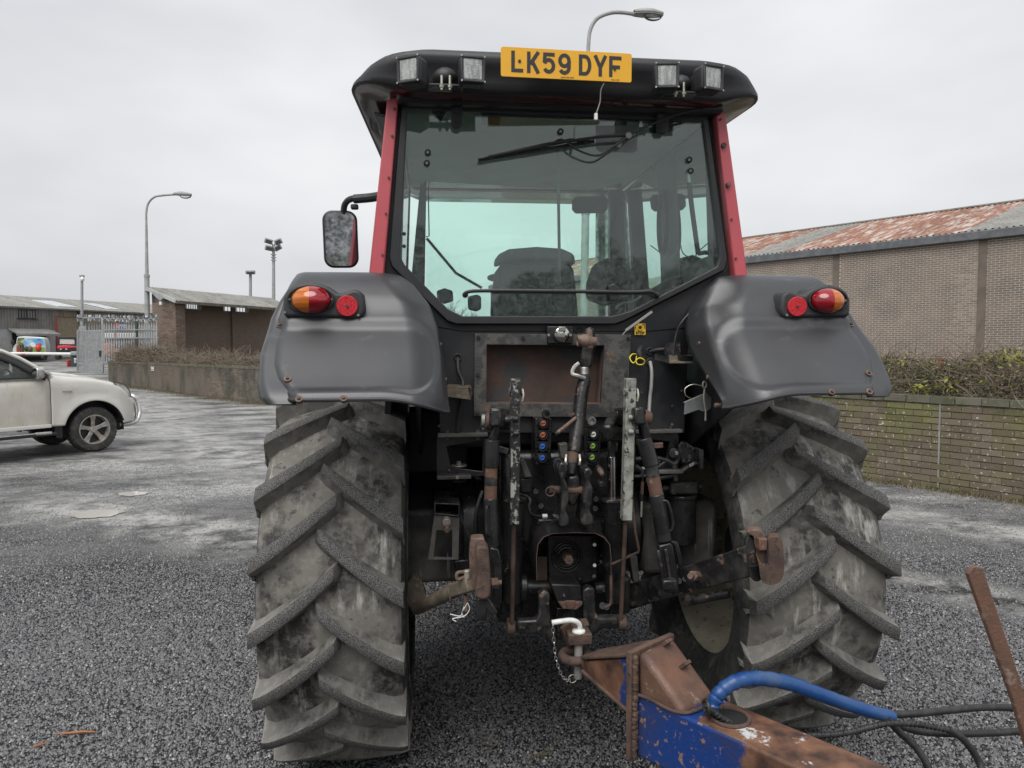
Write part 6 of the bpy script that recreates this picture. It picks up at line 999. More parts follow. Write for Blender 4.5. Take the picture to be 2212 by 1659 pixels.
# ---- corrugated sheets
def corr(parent, O, e, up, u0, u1, L0, sheet, mats, pitch=.15, amp=.02, name='roof_sheet', pick=None):
    n = e.cross(up).normalized(); n = n if n.z > 0 else -n; i = 0; u = u0
    while u < u1-.05:
        w = min(sheet, u1-u); k = max(4, int(w/pitch*4)); rows = []
        for j in (0, 1): rows.append([O+e*(u+w*t/k)+up*(L0*j)+n*(amp*math.sin(2*math.pi*(u+w*t/k)/pitch)+.006*(i % 2)) for t in range(k+1)])
        MB().grid(rows).obj(name, pick(i) if pick else mats, parent, smooth=60); i += 1; u += sheet*.985
# ---- big brick shed on the right
BA = V((18.488, 17.753, 0)); BB = V((7.501, 35.128, 0)); be = (BB-BA).normalized(); BO = BA-be*8; bo = 1 if V((-be.y, be.x, 0)).dot(CAM-BO) > 0 else -1; bn = V((-be.y, be.x, 0))*bo; BLn = (BB-BA).length+8+8
SH = thing('brick_shed', 'long brown brick shed with rust streaked corrugated roof behind the hedge', 'building', (BA.x, BA.y, 1.1))
BU = lambda px, py: plane_uv(px, py, BO, be); EZ = 5.42
pil = [BU(px, 600)[0] for px in (1806, 2122)]; pil += [pil[0]+(pil[0]-pil[1])*k for k in (1, 2, 3)]
wall_core(SH, BO, be, 0, BLn, 1.0, EZ, .3, 'mortar', bo); cuts = [0]+sorted(k for k in pil if 0 < k < BLn)+[BLn]
for a, b in zip(cuts[:-1], cuts[1:]): bricks(SH, BO, be, a+(.13 if a else 0), b-(.13 if b < BLn else 0), 1.15, EZ-.06, .215, .058, .016, 'brick_brown', 150 if (a in (cuts[1], cuts[2])) else 0, out=bo, proud=.004, jitter=.002, front=lambda u, z: z > 2.0)
for k in pil: p = BO+be*k+bn*.0; pp = MB().box((p.x, p.y, 3.3), (.262, .03, 4.2), Matrix.Rotation(math.atan2(be.y, be.x), 3, 'Z')).obj('movement_joint', 'joint_brown', SH)
p, q = BO+bn*.10, BO+be*BLn+bn*.10; MB().bar((p.x, p.y, EZ+.06), (q.x, q.y, EZ+.06), .18, .30).obj('gutter', 'gutter', SH, bevel=.03)
R0 = BO+bn*.12;  up = (-bn*7+V((0, 0, 1.95))).normalized(); random.seed(11)
corr(SH, V((R0.x, R0.y, EZ+.22)), be, up, 0, BLn, 7.3, .98, None, .2, .034, pick=lambda i: 'roof_grey' if i in (8, 9, 17, 18, 26) else 'roof_rusty')
p, q = BO-bn*6.9, BO+be*BLn-bn*6.9; MB().bar((p.x, p.y, EZ+2.2), (q.x, q.y, EZ+2.2), .35, .06).obj('ridge_cap', 'roof_grey', SH)
p, q = BO-bn*14, BO+be*BLn-bn*14; MB().prism([V((p.x, p.y, 1)), V((q.x, q.y, 1)), V((q.x, q.y, EZ)), V((p.x, p.y, EZ))], bn*.2).obj('back_wall', 'brick_brown', SH)
for w_ in (0, BLn): a = BO+be*w_; c = a-bn*7; d = a-bn*14; MB().prism([V((a.x, a.y, 1)), V((d.x, d.y, 1)), V((d.x, d.y, EZ)), V((c.x, c.y, EZ+2.1)), V((a.x, a.y, EZ))], be*(.2 if w_ == 0 else -.2)).obj('gable', 'brick_brown', SH)
a, c = BO-bn*6.9, BO-bn*14.1; MB().prism([V((a.x, a.y, EZ+2.18)), V((c.x, c.y, EZ+.2)), V((c.x, c.y, EZ+.2))+be*BLn, V((a.x, a.y, EZ+2.18))+be*BLn], V((0, 0, -.05))).obj('rear_roof', 'roof_rusty', SH)
# ---- warehouse far left
WA = V((-35.379, 59.101, 0)); WB = V((-28.303, 73.218, 0)); we = (WB-WA).normalized(); wo = 1 if V((-we.y, we.x, 0)).dot(CAM-WA) > 0 else -1; wnn = V((-we.y, we.x, 0))*wo; WZ0 = .7; WE = 5.2; WO_ = WA-we*10; WLn = (WB-WA).length+10+9
WU = lambda px, py, off=0: plane_uv(px, py, WO_+wnn*off, we)
def w_(u, z, off=0): q = WO_+we*u+wnn*off; return V((q.x, q.y, z))
WH = thing('warehouse', 'grey clad warehouse with corrugated roof and roller shutter beyond the gate', 'building', w_(12, WZ0))
uj = WU(121, 700)[0]; zc = WU(60, 711)[1]; us0, us1 = WU(122, 700)[0], WU(172, 700)[0]; zs = WU(140, 684)[1]; ud0, ud1 = WU(26, 730)[0], WU(99, 730)[0]
MB().prism([w_(0, WZ0-.3), w_(uj, WZ0-.3), w_(uj, zc), w_(0, zc)], -wnn*.3).obj('rendered_wall', 'render_grey', WH)
MB().prism([w_(us1, WZ0-.3), w_(WLn, WZ0-.3), w_(WLn, zs), w_(us1, zs)], -wnn*.3).obj('side_wall', 'cladding_brown', WH)
def ribs(name, u0, u1, z0, z1, mat):
    rows = [[], []]; u = u0; k = 0
    while u < u1:
        for o in (0, .03): 
            for j, z in enumerate((z0, z1)): rows[j].append(w_(u, z, .02+(o if k % 2 == 0 else .03-o)))
        u += .12; k += 1
    MB().grid(rows).obj(name, mat, WH, smooth=0)
ribs('cladding', 0, uj, zc, WE, 'cladding'); ribs('cladding', uj, WLn, zs, WE, 'cladding_brown')
MB().prism([w_(us0, WZ0-.3, -.12), w_(us1, WZ0-.3, -.12), w_(us1, zs, -.12), w_(us0, zs, -.12)], -wnn*.05).obj('roller_shutter', 'shutter', WH)
k = 0; z = WZ0
while z < zs: MB().prism([w_(us0, z, -.12), w_(us1, z, -.12), w_(us1, z+.07, -.10), w_(us0, z+.07, -.10)], -wnn*.02).obj('shutter_slat', 'shutter', WH); z += .12
for u in (us0-.06, us1+.06): MB().bar(w_(u, WZ0-.2, .04), w_(u, zs, .04), .12, .12).obj('shutter_guide', 'bin_red' if u < us1 else 'galv', WH)
wu0, wz1 = WU(37, 668); wu1, wz0 = WU(77, 689)
wf = MB().ring([w_(wu0, wz0, .06), w_(wu1, wz0, .06), w_(wu1, wz1, .06), w_(wu0, wz1, .06)], [w_(wu0+.1, wz0+.08, .06), w_(wu1-.1, wz0+.08, .06), w_(wu1-.1, wz1-.08, .06), w_(wu0+.1, wz1-.08, .06)], -wnn*.1).obj('window', 'car_trim', WH); MB().prism([w_(wu0+.1, wz0+.08, .02), w_(wu1-.1, wz0+.08, .02), w_(wu1-.1, wz1-.08, .02), w_(wu0+.1, wz1-.08, .02)], -wnn*.01).obj('pane', 'window_glass', wf); MB().bar(w_((wu0+wu1)/2, wz0, .06), w_((wu0+wu1)/2, wz1, .06), .1, .08).obj('mullion', 'car_trim', wf); MB().bar(w_(wu0-.1, wz0-.04, .1), w_(wu1+.1, wz0-.04, .1), .14, .06).obj('sill', 'car_trim', wf)
MB().prism([w_(ud0, WZ0-.2, .005), w_(ud1, WZ0-.2, .005), w_(ud1, zc-.3, .005), w_(ud0, zc-.3, .005)], wnn*.01).obj('shop_front', 'dark_void', WH)
cu0, cu1 = WU(16, 711)[0], WU(104, 715)[0]; cn = MB().prism([w_(cu0, zc+.05, .02), w_(cu1, zc+.05, .02), w_(cu1+.3, zc-.38, 1.1), w_(cu0, zc-.38, 1.1)], V((0, 0, -.08))).obj('canopy', 'roof_grey', WH); MB().bar(w_(cu0, zc-.5, 1.08), w_(cu1+.3, zc-.5, 1.08), .08, .14).obj('canopy_fascia', 'trim_grey', cn)
upw = (-wnn*7+V((0, 0, 1.35))).normalized(); corr(WH, w_(0, WE+.05, .25), we, upw, 0, WLn, 7.2, 1.0, None, .2, .03, pick=lambda i: 'roof_grey')
for px in (158, 258):
    a = WU(px-16, 672)[0]; corr(WH, w_(0, WE+.10, .25)+upw*1.2, we, upw, a, a+1.9, 3.4, 1.0, 'roof_clear', .2, .03, 'skylight')
MB().prism([w_(0, WZ0, -14), w_(WLn, WZ0, -14), w_(WLn, WE, -14), w_(0, WE, -14)], wnn*.2).obj('back_wall', 'cladding', WH); MB().prism([w_(0, WE+1.4, -7), w_(WLn, WE+1.4, -7), w_(WLn, WE, -14), w_(0, WE, -14)], V((0, 0, -.05))).obj('rear_roof', 'roof_grey', WH)
for u in (0, WLn): MB().prism([w_(u, WZ0-.3, -.1), w_(u, WE, -.1), w_(u, WE+1.3, -7), w_(u, WE, -14), w_(u, WZ0, -14)], we*(.1 if u == 0 else -.1)).obj('gable', 'cladding', WH)
MB().bar(w_(0, WE-.02, .25), w_(WLn, WE-.02, .25), .12, .12).obj('gutter', 'gutter', WH)
fl_u, fl_z = WU(169, 676); MB().box(w_(fl_u, fl_z, .25), (.35, .25, .25)).obj('security_light', 'car_trim', WH, bevel=.03)
# sign boards on the warehouse front
def board(name, x0, x1, y0, y1, mat, label):
    a, za = WU(x0, y0, .3); b, zb = WU(x1, y1, .3); return tag(MB().prism([w_(a, zb, .3), w_(b, zb, .3), w_(b, za, .3), w_(a, za, .3)], -wnn*.03).obj(name, mat), label, 'sign'), (a, b, za, zb)
s1, (a, b, za, zb) = board('sign_board', 248, 257, 698, 709.5, 'sign_red', 'small red sign with white ring above the fence'); MB().torus(w_((a+b)/2, (za+zb)/2-.05, .33), .13, .03, 'X', 24, 6).obj('sign_ring', 'sign_white', s1)
s2b, (a, b, za, zb) = board('sign_board', 258, 275, 699, 709.5, 'sign_blue', 'blue sign board with white lettering row above the fence')
for i in range(10): MB().box(w_(a+(b-a)*(.1+.085*i), za*.68+zb*.32, .32), (.05, .05, .10)).obj('sign_glyph', 'sign_white', s2b)
for i in range(2): MB().ball(w_(a+(b-a)*(.5+.28*i), za*.25+zb*.75, .32), .07, .07, .07).obj('sign_dot', 'sign_white', s2b)
# ---- van and utility vehicle in the compound
ve = (V((r0.x, r0.y, 0))*.92+V((FW.x, FW.y, 0)).normalized()*.39).normalized(); VO = DP(65, 775, 58); VO.z = 0; vnn = V((ve.y, -ve.x, 0)); VU = lambda px, py: plane_uv(px, py, VO, ve)
def v_(px, py, off=0): u, z = VU(px, py); q = VO+ve*u+vnn*off; return V((q.x, q.y, z))
zz = lambda x, y: (20/1.2911+x/12.982, 900/1.2911+y/12.982)          # readings taken on the enlarged view of the compound
vz = lambda x, y, off=0: v_(*zz(x, y), off)
VN = thing('van', 'small white van with a printed landscape picture on its side', 'van', vz(620, 1000)-vnn*.85)
vb = MB().prism([vz(x, y) for x, y in ((150, 930), (150, 740), (185, 640), (245, 600), (275, 420), (310, 392), (480, 380), (900, 400), (1020, 430), (1050, 500), (1080, 640), (1090, 940))], -vnn*1.75).obj('body', 'white_paint', VN, bevel=.06, seg=3)
MB().prism([vz(x, y, .012) for x, y in ((480, 440), (1030, 445), (1060, 600), (1060, 690), (480, 690))], -vnn*.01).obj('printed_sky', 'print_sky', VN); MB().prism([vz(x, y, .012) for x, y in ((480, 690), (1060, 690), (1065, 830), (480, 830))], -vnn*.01).obj('printed_grass', 'print_grass', VN); MB().prism([vz(x, y, .012) for x, y in ((300, 420), (478, 425), (478, 835), (250, 835), (255, 620))], -vnn*.01).obj('printed_foliage', 'print_leaf', VN)
for x, y, r_, mt in ((645, 735, .12, 'link_bronze'), (875, 710, .14, 'sign_red'), (540, 730, .10, 'rust')): MB().ball(vz(x, y, .0), r_*1.5, r_*1.5, r_*2.2, n=16).obj('printed_wheel', mt, VN)
MB().prism([vz(x, y, .022) for x, y in ((800, 640), (830, 590), (960, 575), (990, 640), (900, 650))], -vnn*.008).obj('printed_bonnet', 'sign_red', VN); MB().prism([vz(x, y, .020) for x, y in ((640, 640), (650, 560), (740, 545), (800, 620), (800, 680), (680, 680))], -vnn*.008).obj('printed_cab', 'sign_white', VN)
for x0, x1, y0, y1, mt in ((275, 335, 640, 830, 'bin_red'), (350, 400, 620, 830, 'ink'), (360, 405, 710, 790, 'orange_paint'), (410, 475, 620, 835, 'dash')): MB().prism([vz(x, y, .022) for x, y in ((x0, y0), (x1, y0+10), (x1, y1), (x0, y1))], -vnn*.008).obj('printed_figure', mt, VN)
for i in range(6): MB().box(vz(865+24*i, 475+i, .02), (.03, .03, .07)).obj('printed_lettering', 'sign_blue', VN)
for x in (270, 1030): MB().lathe([(-.1, .1), (-.1, .30), (.1, .30), (.1, .1), (-.1, .1)], vz(x, 950, -.15), 24).obj('wheel', 'car_tyre', VN)
MB().prism([vz(x, y, .02) for x, y in ((150, 850), (1090, 850), (1090, 945), (150, 945))], -vnn*1.7).obj('lower_skirt', 'car_trim', VN); MB().box(vz(158, 545, .12), (.2, .15, .32)).obj('door_mirror', 'car_trim', VN, bevel=.03)
UT = thing('utility_vehicle', 'red and black utility vehicle with boxy cab before the roller shutter', 'utility vehicle', vz(1640, 985)-vnn*.7)
MB().ring([vz(x, y) for x, y in ((1400, 390), (1920, 400), (1930, 640), (1410, 640))], [vz(x, y) for x, y in ((1470, 455), (1880, 465), (1890, 600), (1465, 595))], -vnn*1.3).obj('cab_frame', 'car_trim', UT, bevel=.03); MB().prism([vz(x, y, -.05) for x, y in ((1470, 455), (1880, 465), (1890, 600), (1465, 595))], -vnn*.02).obj('windscreen', 'lens_clear', UT)
MB().prism([vz(x, y, .5) for x, y in ((1420, 700), (1450, 650), (1700, 635), (1930, 660), (1960, 700), (1800, 720), (1600, 725), (1440, 730))], -vnn*.6).obj('bonnet', 'pink_red', UT, bevel=.04); MB().prism([vz(x, y, .45) for x, y in ((1420, 715), (1950, 715), (1930, 860), (1440, 860))], -vnn*1.2).obj('front_grille', 'car_trim', UT, bevel=.04)
for x in (1450, 1900): MB().lathe([(-.12, .1), (-.12, .33), (.12, .33), (.12, .1), (-.12, .1)], vz(x, 925, .1), 24).obj('wheel', 'car_tyre', UT)
for x in (1550, 1700): MB().box(vz(x, 745, .5), (.1, .25, .1)).obj('headlight', 'lens_clear', UT, bevel=.02)
MB().prism([vz(x, y, .4) for x, y in ((1560, 920), (1950, 920), (1950, 945), (1560, 945))], -vnn*.2).obj('bumper', 'galv', UT)
# ---- barrier, bins
def dpz(x, y, D): return DP(*zz(x, y), D)
BR = thing('barrier', 'white swing barrier pole across the compound entrance', 'barrier', dpz(1900, 985, 40)); MB().rev([dpz(100, 860, 40), dpz(1850, 878, 40)], [.075, .085], 14).obj('pole', 'white_paint', BR); MB().box(dpz(1895, 870, 40), (.35, .3, .25)).obj('pivot_box', 'galv', BR, bevel=.04); MB().cyl(dpz(1900, 890, 40), dpz(1900, 1060, 40), .09).obj('post', 'galv', BR)
for x in (420, 465): MB().box(dpz(x, 880, 39.9), (.09, .06, .06)).obj('red_mark', 'sign_red', BR)
WBn = thing('wheelie_bin', 'dark green wheelie bin beside the open gate', 'bin', dpz(1850, 1210, 38)); MB().prism([dpz(x, y, 38) for x, y in ((1775, 930), (1945, 930), (1940, 1230), (1785, 1230))], V((.2, .6, 0))).obj('bin_body', 'bin_green', WBn, bevel=.04); MB().prism([dpz(x, y, 37.95) for x, y in ((1760, 905), (1960, 905), (1960, 935), (1760, 935))], V((.2, .66, .03))).obj('bin_lid', 'bin_green', WBn, bevel=.02); text_part('8', .24, 'sign_white', WBn, dpz(1905, 1090, 37.9), (math.pi/2, 0, .0))
for i in range(4): MB().box(dpz(1885+16*i, 1015, 37.9), (.03, .02, .07)).obj('bin_lettering', 'sign_white', WBn)
for i, x in enumerate((1660, 1725)): tag(MB().prism([dpz(a, b, 38.5+i*.3) for a, b in ((x, 1040), (x+55, 1040), (x+50, 1235), (x+5, 1235))], V((.1, .4, 0))).obj('litter_bin', 'bin_red', bevel=.03), ('narrow red bin, the one further from the green wheelie bin', 'narrow red bin touching the green wheelie bin')[i], 'bin')
# ---- gate and palisade fence
g2 = lambda x, y: (180/1.2911+x/8.241, 820/1.2911+y/8.241)            # readings taken on the enlarged view of the gate
def gp_(x, y, D): return DP(*g2(x, y), D)
D0, D1 = 36.6, 36.0
def gt(x, y, o=0): return gp_(x, y, D0+(D1-D0)*(x-230)/430-o)
GT = thing('palisade_gate', 'tall open steel gate of narrow vertical bars', 'gate', gt(450, 1400))
for p0, p1, w in (((230, 660), (660, 655), .07), ((230, 1235), (660, 1245), .09), ((230, 1385), (690, 1400), .08), ((236, 640), (236, 1400), .10)): MB().bar(gt(*p0), gt(*p1), .05, w).obj('gate_frame', 'galv', GT, bevel=.008)
MB().bar(gt(680, 430), gt(678, 1405), .10, .10).obj('gate_post', 'galv', GT, bevel=.01)
for i in range(22):
    x = 258+18.4*i; MB().bar(gt(x, 590 if i < 6 else 665, .04), gt(x, 1390, .04), .035, .018).obj('gate_bar', 'galv', GT)
for i in range(9):
    x = 262+13*i; b = MB().bar(gt(x, 665, .05), gt(x, 585, .05), .028, .012); b.add([gt(x-5, 585, .05), gt(x+5, 585, .05), gt(x, 555, .05)], [(0, 1, 2)]); b.obj('gate_spike', 'galv', GT)
MB().box(gt(640, 1060, .08), (.12, .1, .3)).obj('gate_lock', 'car_trim', GT, bevel=.01)
def fz(x): return 36.0-(x-690)*.0053
FN = thing('palisade_fence', 'galvanised palisade fence with spiked rotating top guard', 'fence', gp_(1100, 1150, fz(1100)))
pale = []
xs_ = [375, 435, 485, 530, 575, 620]+[705+44.5*i for i in range(14)]+[1335+43*i for i in range(8)]
for i, x in enumerate(xs_):
    D = fz(x) if x > 690 else 37.5; a, b = gp_(x, 565, D), gp_(x, 1250 if x < 1000 else 1000, D); m = MB().bar(a, b, .075, .02, (0, 1, 0)); r_ = V((.035, 0, 0)); m.add([a-r_, a+r_, a+V((0, 0, .18))], [(0, 1, 2)]); m.obj('pale', 'galv', FN)
for y0 in (640, 785): MB().bar(gp_(690, y0, fz(690)+.06), gp_(1670, y0-5, fz(1670)+.06), .04, .05).obj('rail', 'galv', FN)
sp = MB().tube([gp_(220, 430, 37.5), gp_(690, 425, 36)], .025, k=0).obj('guard_shaft', 'galv', FN); MB().tube([gp_(690, 430, 36), gp_(1290, 455, fz(1290)), gp_(1670, 435, fz(1670))], .025, k=0).obj('guard_shaft', 'galv', FN)
vane = MB(); 
for k in range(4): a = k*math.pi/2+.4; u_ = V((0, math.cos(a), math.sin(a))); vane.add([V((-.05, 0, 0)), V((.05, 0, 0)), V((.02, 0, 0))+u_*.20, V((-.03, 0, 0))+u_*.17], [(0, 1, 2, 3)])
vm = vane.mesh('guard_vane', 'galv', 0); random.seed(5)
for i in range(44):
    x = 235+i*32.5; D = 37.2 if x < 690 else fz(x); y = 428+(25*(x-690)/600 if 690 < x < 1290 else 25-20*(x-1290)/380 if x >= 1290 else 0); inst(vm, 'guard_vane', FN, gp_(x, y, D), (random.uniform(0, 1.5), 0, .25+random.uniform(-.3, .3)))
MB().bar(gp_(1285, 400, fz(1285)), gp_(1290, 1000, fz(1285)), .09, .09).obj('fence_post', 'bin_green', FN)
mc_ = thing('orange_machine', 'orange and white machinery glimpsed through the fence bars', 'machine', gp_(860, 1150, 44)); MB().box(gp_(745, 985, 42), (.6, .5, .7)).obj('engine_cover', 'orange_paint', mc_, bevel=.06); MB().box(gp_(880, 1020, 44), (1.2, .8, 1.2)).obj('body', 'car_trim', mc_, bevel=.08); MB().box(gp_(825, 955, 43.5), (.4, .3, .35)).obj('hood', 'orange_paint', mc_, bevel=.05); MB().box(gp_(945, 1110, 43), (.25, .3, .9)).obj('arm', 'orange_paint', mc_, bevel=.04); MB().box(gp_(910, 740, 45), (.2, .1, .5)).obj('flag_plate', 'cap_orange', mc_)
MB().box(gp_(1030, 745, 46), (2.0, .8, .35)).obj('canopy', 'sign_white', mc_, bevel=.05); MB().box(gp_(1030, 900, 46.3), (1.9, .6, 1.6)).obj('cab', 'bin_green', mc_, bevel=.08)
# ---- poles and lamps
def lamp_post(name, label, px, base_y, pts, head, D, r0, r1, rise=0):
    t = thing(name, label, 'street lamp', DP(px, base_y, D), 'street lamps'); a = DP(px, base_y, D); b = DP(*pts[0], D); m_ = a.lerp(b, .58)
    MB().rev([a, m_], [r0, r0*.94], 16).obj('pole_base', 'pole_grey', t); MB().rev([m_, b], [r0*.72, r1], 14).obj('pole', 'pole_grey', t); MB().cyl(m_-V((0, 0, .06)), m_+V((0, 0, .06)), r0*1.1).obj('pole_collar', 'pole_grey', t)
    MB().tube([b]+[DP(x, y, D) for x, y in pts[1:]], r1, 10).obj('bracket_arm', 'pole_grey', t)
    hx, hy, L_ = head; c = DP(hx, hy, D); rows = []
    for i in range(11):
        u = i/10; w = L_*.5*(.16+.26*math.sin(math.pi*min(1, .12+u*.88))**.8); hgt = L_*(.07+.12*math.sin(math.pi*min(1, u*.8+.12))); rows.append([c+RT*(L_*u)+V((0, w*math.cos(a_), 0))+V((0, 0, hgt*math.sin(a_)+L_*(.02-.05*u))) for a_ in np.linspace(0, math.pi, 9)])
    hb = MB().grid(rows).obj('lantern', 'pole_grey', t, solid=.012, smooth=60); MB().prism([p for p in ([r_[0]+V((0, 0, .004)) for r_ in rows]+[r_[-1]+V((0, 0, .004)) for r_ in rows[::-1]])], V((0, 0, -.02))).obj('lantern_tray', 'pole_grey', hb)
    MB().ball(c+RT*(L_*.66)+V((0, 0, -.05*L_)), L_*.33, L_*.17, L_*.17, n=20, m=10).obj('bowl', 'lens_cover', hb, smooth=60); MB().ball(c+RT*(L_*.66)+V((0, 0, -.0*L_)), L_*.28, L_*.13, L_*.07, n=16, m=8).obj('reflector', 'lens_clear', hb); return t
lamp_post('street_lamp', 'tall grey street lamp rising behind the palisade fence on the left', 319, 760, [(316, 478), (316, 460), (320, 440), (333, 426), (352, 422), (378, 420)], (376, 421, .80), 33, .115, .048)
lamp_post('street_lamp', 'street lamp whose head shows directly above the tractor cab', 1258, 900, [(1270, 135), (1271, 100), (1275, 65), (1290, 40), (1318, 28), (1345, 27), (1372, 31)], (1369, 31, .53), 13, .075, .036)
CP = thing('camera_pole', 'slim grey pole with a white camera near its top', 'pole', DP(177, 740, 40)); MB().rev([DP(177, 745, 40), DP(177, 594, 40)], [.075, .07], 12).obj('pole', 'galv', CP); MB().ball(DP(178, 603, 39.9), .11, .11, .13).obj('camera_dome', 'sign_white', CP); MB().box(DP(177, 597, 40), (.2, .2, .12)).obj('camera_bracket', 'galv', CP)
FM = thing('floodlight_mast', 'tall mast carrying four clustered floodlights', 'floodlight', DP(591, 660, 60)); MB().rev([DP(591, 700, 60), DP(591, 530, 60)], [.16, .11], 12).obj('pole', 'galv', FM)
for dx, dy, yw in ((-11, -6, .3), (10, -5, -.4), (-10, 9, .2), (9, 8, -.5)): MB().box(DP(591+dx, 527+dy, 59.8), (.62, .35, .42), Matrix.Rotation(yw, 3, 'Y')).obj('floodlight', 'galv', FM, bevel=.05); MB().box(DP(591+dx, 528+dy, 59.5), (.46, .06, .28), Matrix.Rotation(yw, 3, 'Y')).obj('floodlight_glass', 'car_trim', FM); MB().bar(DP(591, 532, 60), DP(591+dx*.6, 527+dy, 60), .08, .08).obj('floodlight_arm', 'galv', FM)
for dy in (550, 556, 562): MB().box(DP(591, dy, 59.9), (.4, .2, .08)).obj('mast_clamp', 'galv', FM)
F2 = thing('floodlight_mast', 'shorter mast with one wide floodlight above the brick shelter', 'floodlight', DP(541, 665, 60)); MB().rev([DP(541, 700, 60), DP(541, 592, 60)], .12, 12).obj('pole', 'galv', F2); MB().box(DP(541, 588, 59.9), (.75, .4, .32)).obj('floodlight', 'galv', F2, bevel=.06); MB().box(DP(541, 590, 59.6), (.6, .06, .2)).obj('floodlight_glass', 'car_trim', F2)
# ---- open fronted brick shelter
F0 = DP(378.3, 652, 32.5); F1 = DP(600, 667, 39.3); SZ = (F0.z+F1.z)/2; F0.z = F1.z = 0; se = (F1-F0).normalized(); so2 = 1 if V((-se.y, se.x, 0)).dot(CAM-F0) > 0 else -1; sn = V((-se.y, se.x, 0))*so2
SL = 8.5; SD_ = 1.15; s0 = V((F0.x, F0.y, 0)); SHt = thing('brick_shelter', 'open fronted brick shelter with sloping corrugated roof behind the wall', 'building', V((F0.x, F0.y, 1.0)))
def h2(u, off, z): q = s0+se*u-sn*off; return V((q.x, q.y, z))
OP = [(plane_uv(x0, y0, s0-sn*SD_, se)[0], plane_uv(x1, y1, s0-sn*SD_, se)[0]) for x0, x1, y0, y1 in ((402, 433, 668, 668), (484, 536, 674, 674))]; zwb = plane_uv(420, 668.5, s0-sn*SD_, se)[1]
wall_core(SHt, s0-sn*SD_, se, 0, SL, 1.0, zwb, .22, 'mortar_dark', so2); bricks(SHt, s0-sn*SD_, se, .0, SL, 1.05, zwb, .215, .065, .010, 'brick_red', 150, out=so2, proud=.004)
for a, b in zip([0, OP[0][1], OP[1][1]], [OP[0][0], OP[1][0], SL]): wall_core(SHt, s0-sn*SD_, se, a, b, zwb, SZ+.4, .22, 'brick_red', so2, 'wall_top')
pw_ = plane_uv(400, 700, s0, se)[0]
MB().prism([h2(0, .02, 1.0), h2(0, SD_+.2, 1.0), h2(0, SD_+.2, SZ+.5), h2(0, .02, SZ)], se*.2).obj('mortar_bed', 'mortar_dark', SHt)
bricks(SHt, s0-sn*(SD_+.2), sn, 0, SD_+.2, 1.05, SZ-.02, .215, .065, .010, 'brick_red', 150, out=1 if V((-sn.y, sn.x, 0)).dot(-se) > 0 else -1, proud=.006)
bricks(SHt, s0, se, .0, pw_, 1.05, SZ-.02, .215, .065, .010, 'brick_red', 100, out=so2, proud=.006); MB().prism([h2(0.01, .004, 1.0), h2(pw_, .004, 1.0), h2(pw_, .2, 1.0), h2(.01, .2, 1.0)], V((0, 0, SZ-1.0))).obj('mortar_bed', 'mortar_dark', SHt)
pu = [plane_uv(x, 720, s0-sn*SD_, se)[0] for x in (503, 640)]
for u in pu: MB().prism([h2(u-.15, SD_-.12, 1.0), h2(u+.15, SD_-.12, 1.0), h2(u+.15, SD_, 1.0), h2(u-.15, SD_, 1.0)], V((0, 0, SZ-.9))).obj('inner_pier', 'brick_red', SHt)
for x0, x1, y0, y1 in ((402, 433, 655, 668), (484, 536, 660, 674)):
    a, za = plane_uv(x0, y0, s0-sn*(SD_-.02), se); b, zb = plane_uv(x1, y1+1, s0-sn*(SD_-.02), se); w = MB().bar(h2(a, SD_-.04, zb), h2(b, SD_-.04, zb), .05, .04).obj('window_sill', 'galv', SHt)
    n_ = 8
    for i in range(n_+1): MB().bar(h2(a+(b-a)*i/n_, SD_-.05, zb), h2(a+(b-a)*i/n_, SD_-.05, za+.3), .03, .03).obj('window_bar', 'galv', w)
ups = (-sn*(SD_+.45)+V((0, 0, .62))).normalized(); corr(SHt, h2(-.15, -.2, SZ+.02), se, ups, 0, SL+.3, (SD_+.6)*1.08, .9, 'roof_grey', .17, .04)
MB().bar(h2(-.15, -.22, SZ-.03), h2(SL, -.22, SZ-.03), .05, .13).obj('eaves_board', 'mortar_dark', SHt); MB().bar(h2(-.17, -.22, SZ+.0), h2(-.17, SD_+.4, SZ+.64), .05, .16).obj('verge_board', 'fascia', SHt)
fl = MB().prism([DP(x, y, 32.2) for x, y in ((326, 632), (332, 630), (350, 645), (346, 650))], V((0, .2, 0))).obj('shelter_floodlight', 'galv', SHt); MB().box(DP(347, 655, 32.2), (.1, .1, .14)).obj('sensor', 'sign_white', SHt)
# ---- vegetation
def leaf_quads(m, n, fn, s0, s1, slots):
    for _ in range(n):
        p = fn(); s = random.uniform(s0, s1); a = V((random.gauss(0, 1), random.gauss(0, 1), random.gauss(0, .7))).normalized(); b = a.cross(V((random.gauss(0, 1), random.gauss(0, 1), random.gauss(0, 1)))).normalized()
        m.slot(random.choice(slots)); m.add([p-a*s, p+b*s*.45, p+a*s, p-b*s*.45], [(0, 1, 2, 3)])
def twigs(m, n, fn, l0, l1, r, lean):
    for _ in range(n):
        p = fn(); d = (V((random.gauss(0, 1), random.gauss(0, 1), random.gauss(0, .6)))+lean).normalized(); L_ = random.uniform(l0, l1); q = p+d*L_*.5+V((0, 0, random.uniform(-.1, .1)*L_)); e = q+(d+V((random.gauss(0, .5), random.gauss(0, .5), random.gauss(-.1, .5)))).normalized()*L_*.5
        m.rev([p, q, e], [r, r*.8, r*.4], 3, caps=False)
random.seed(21)
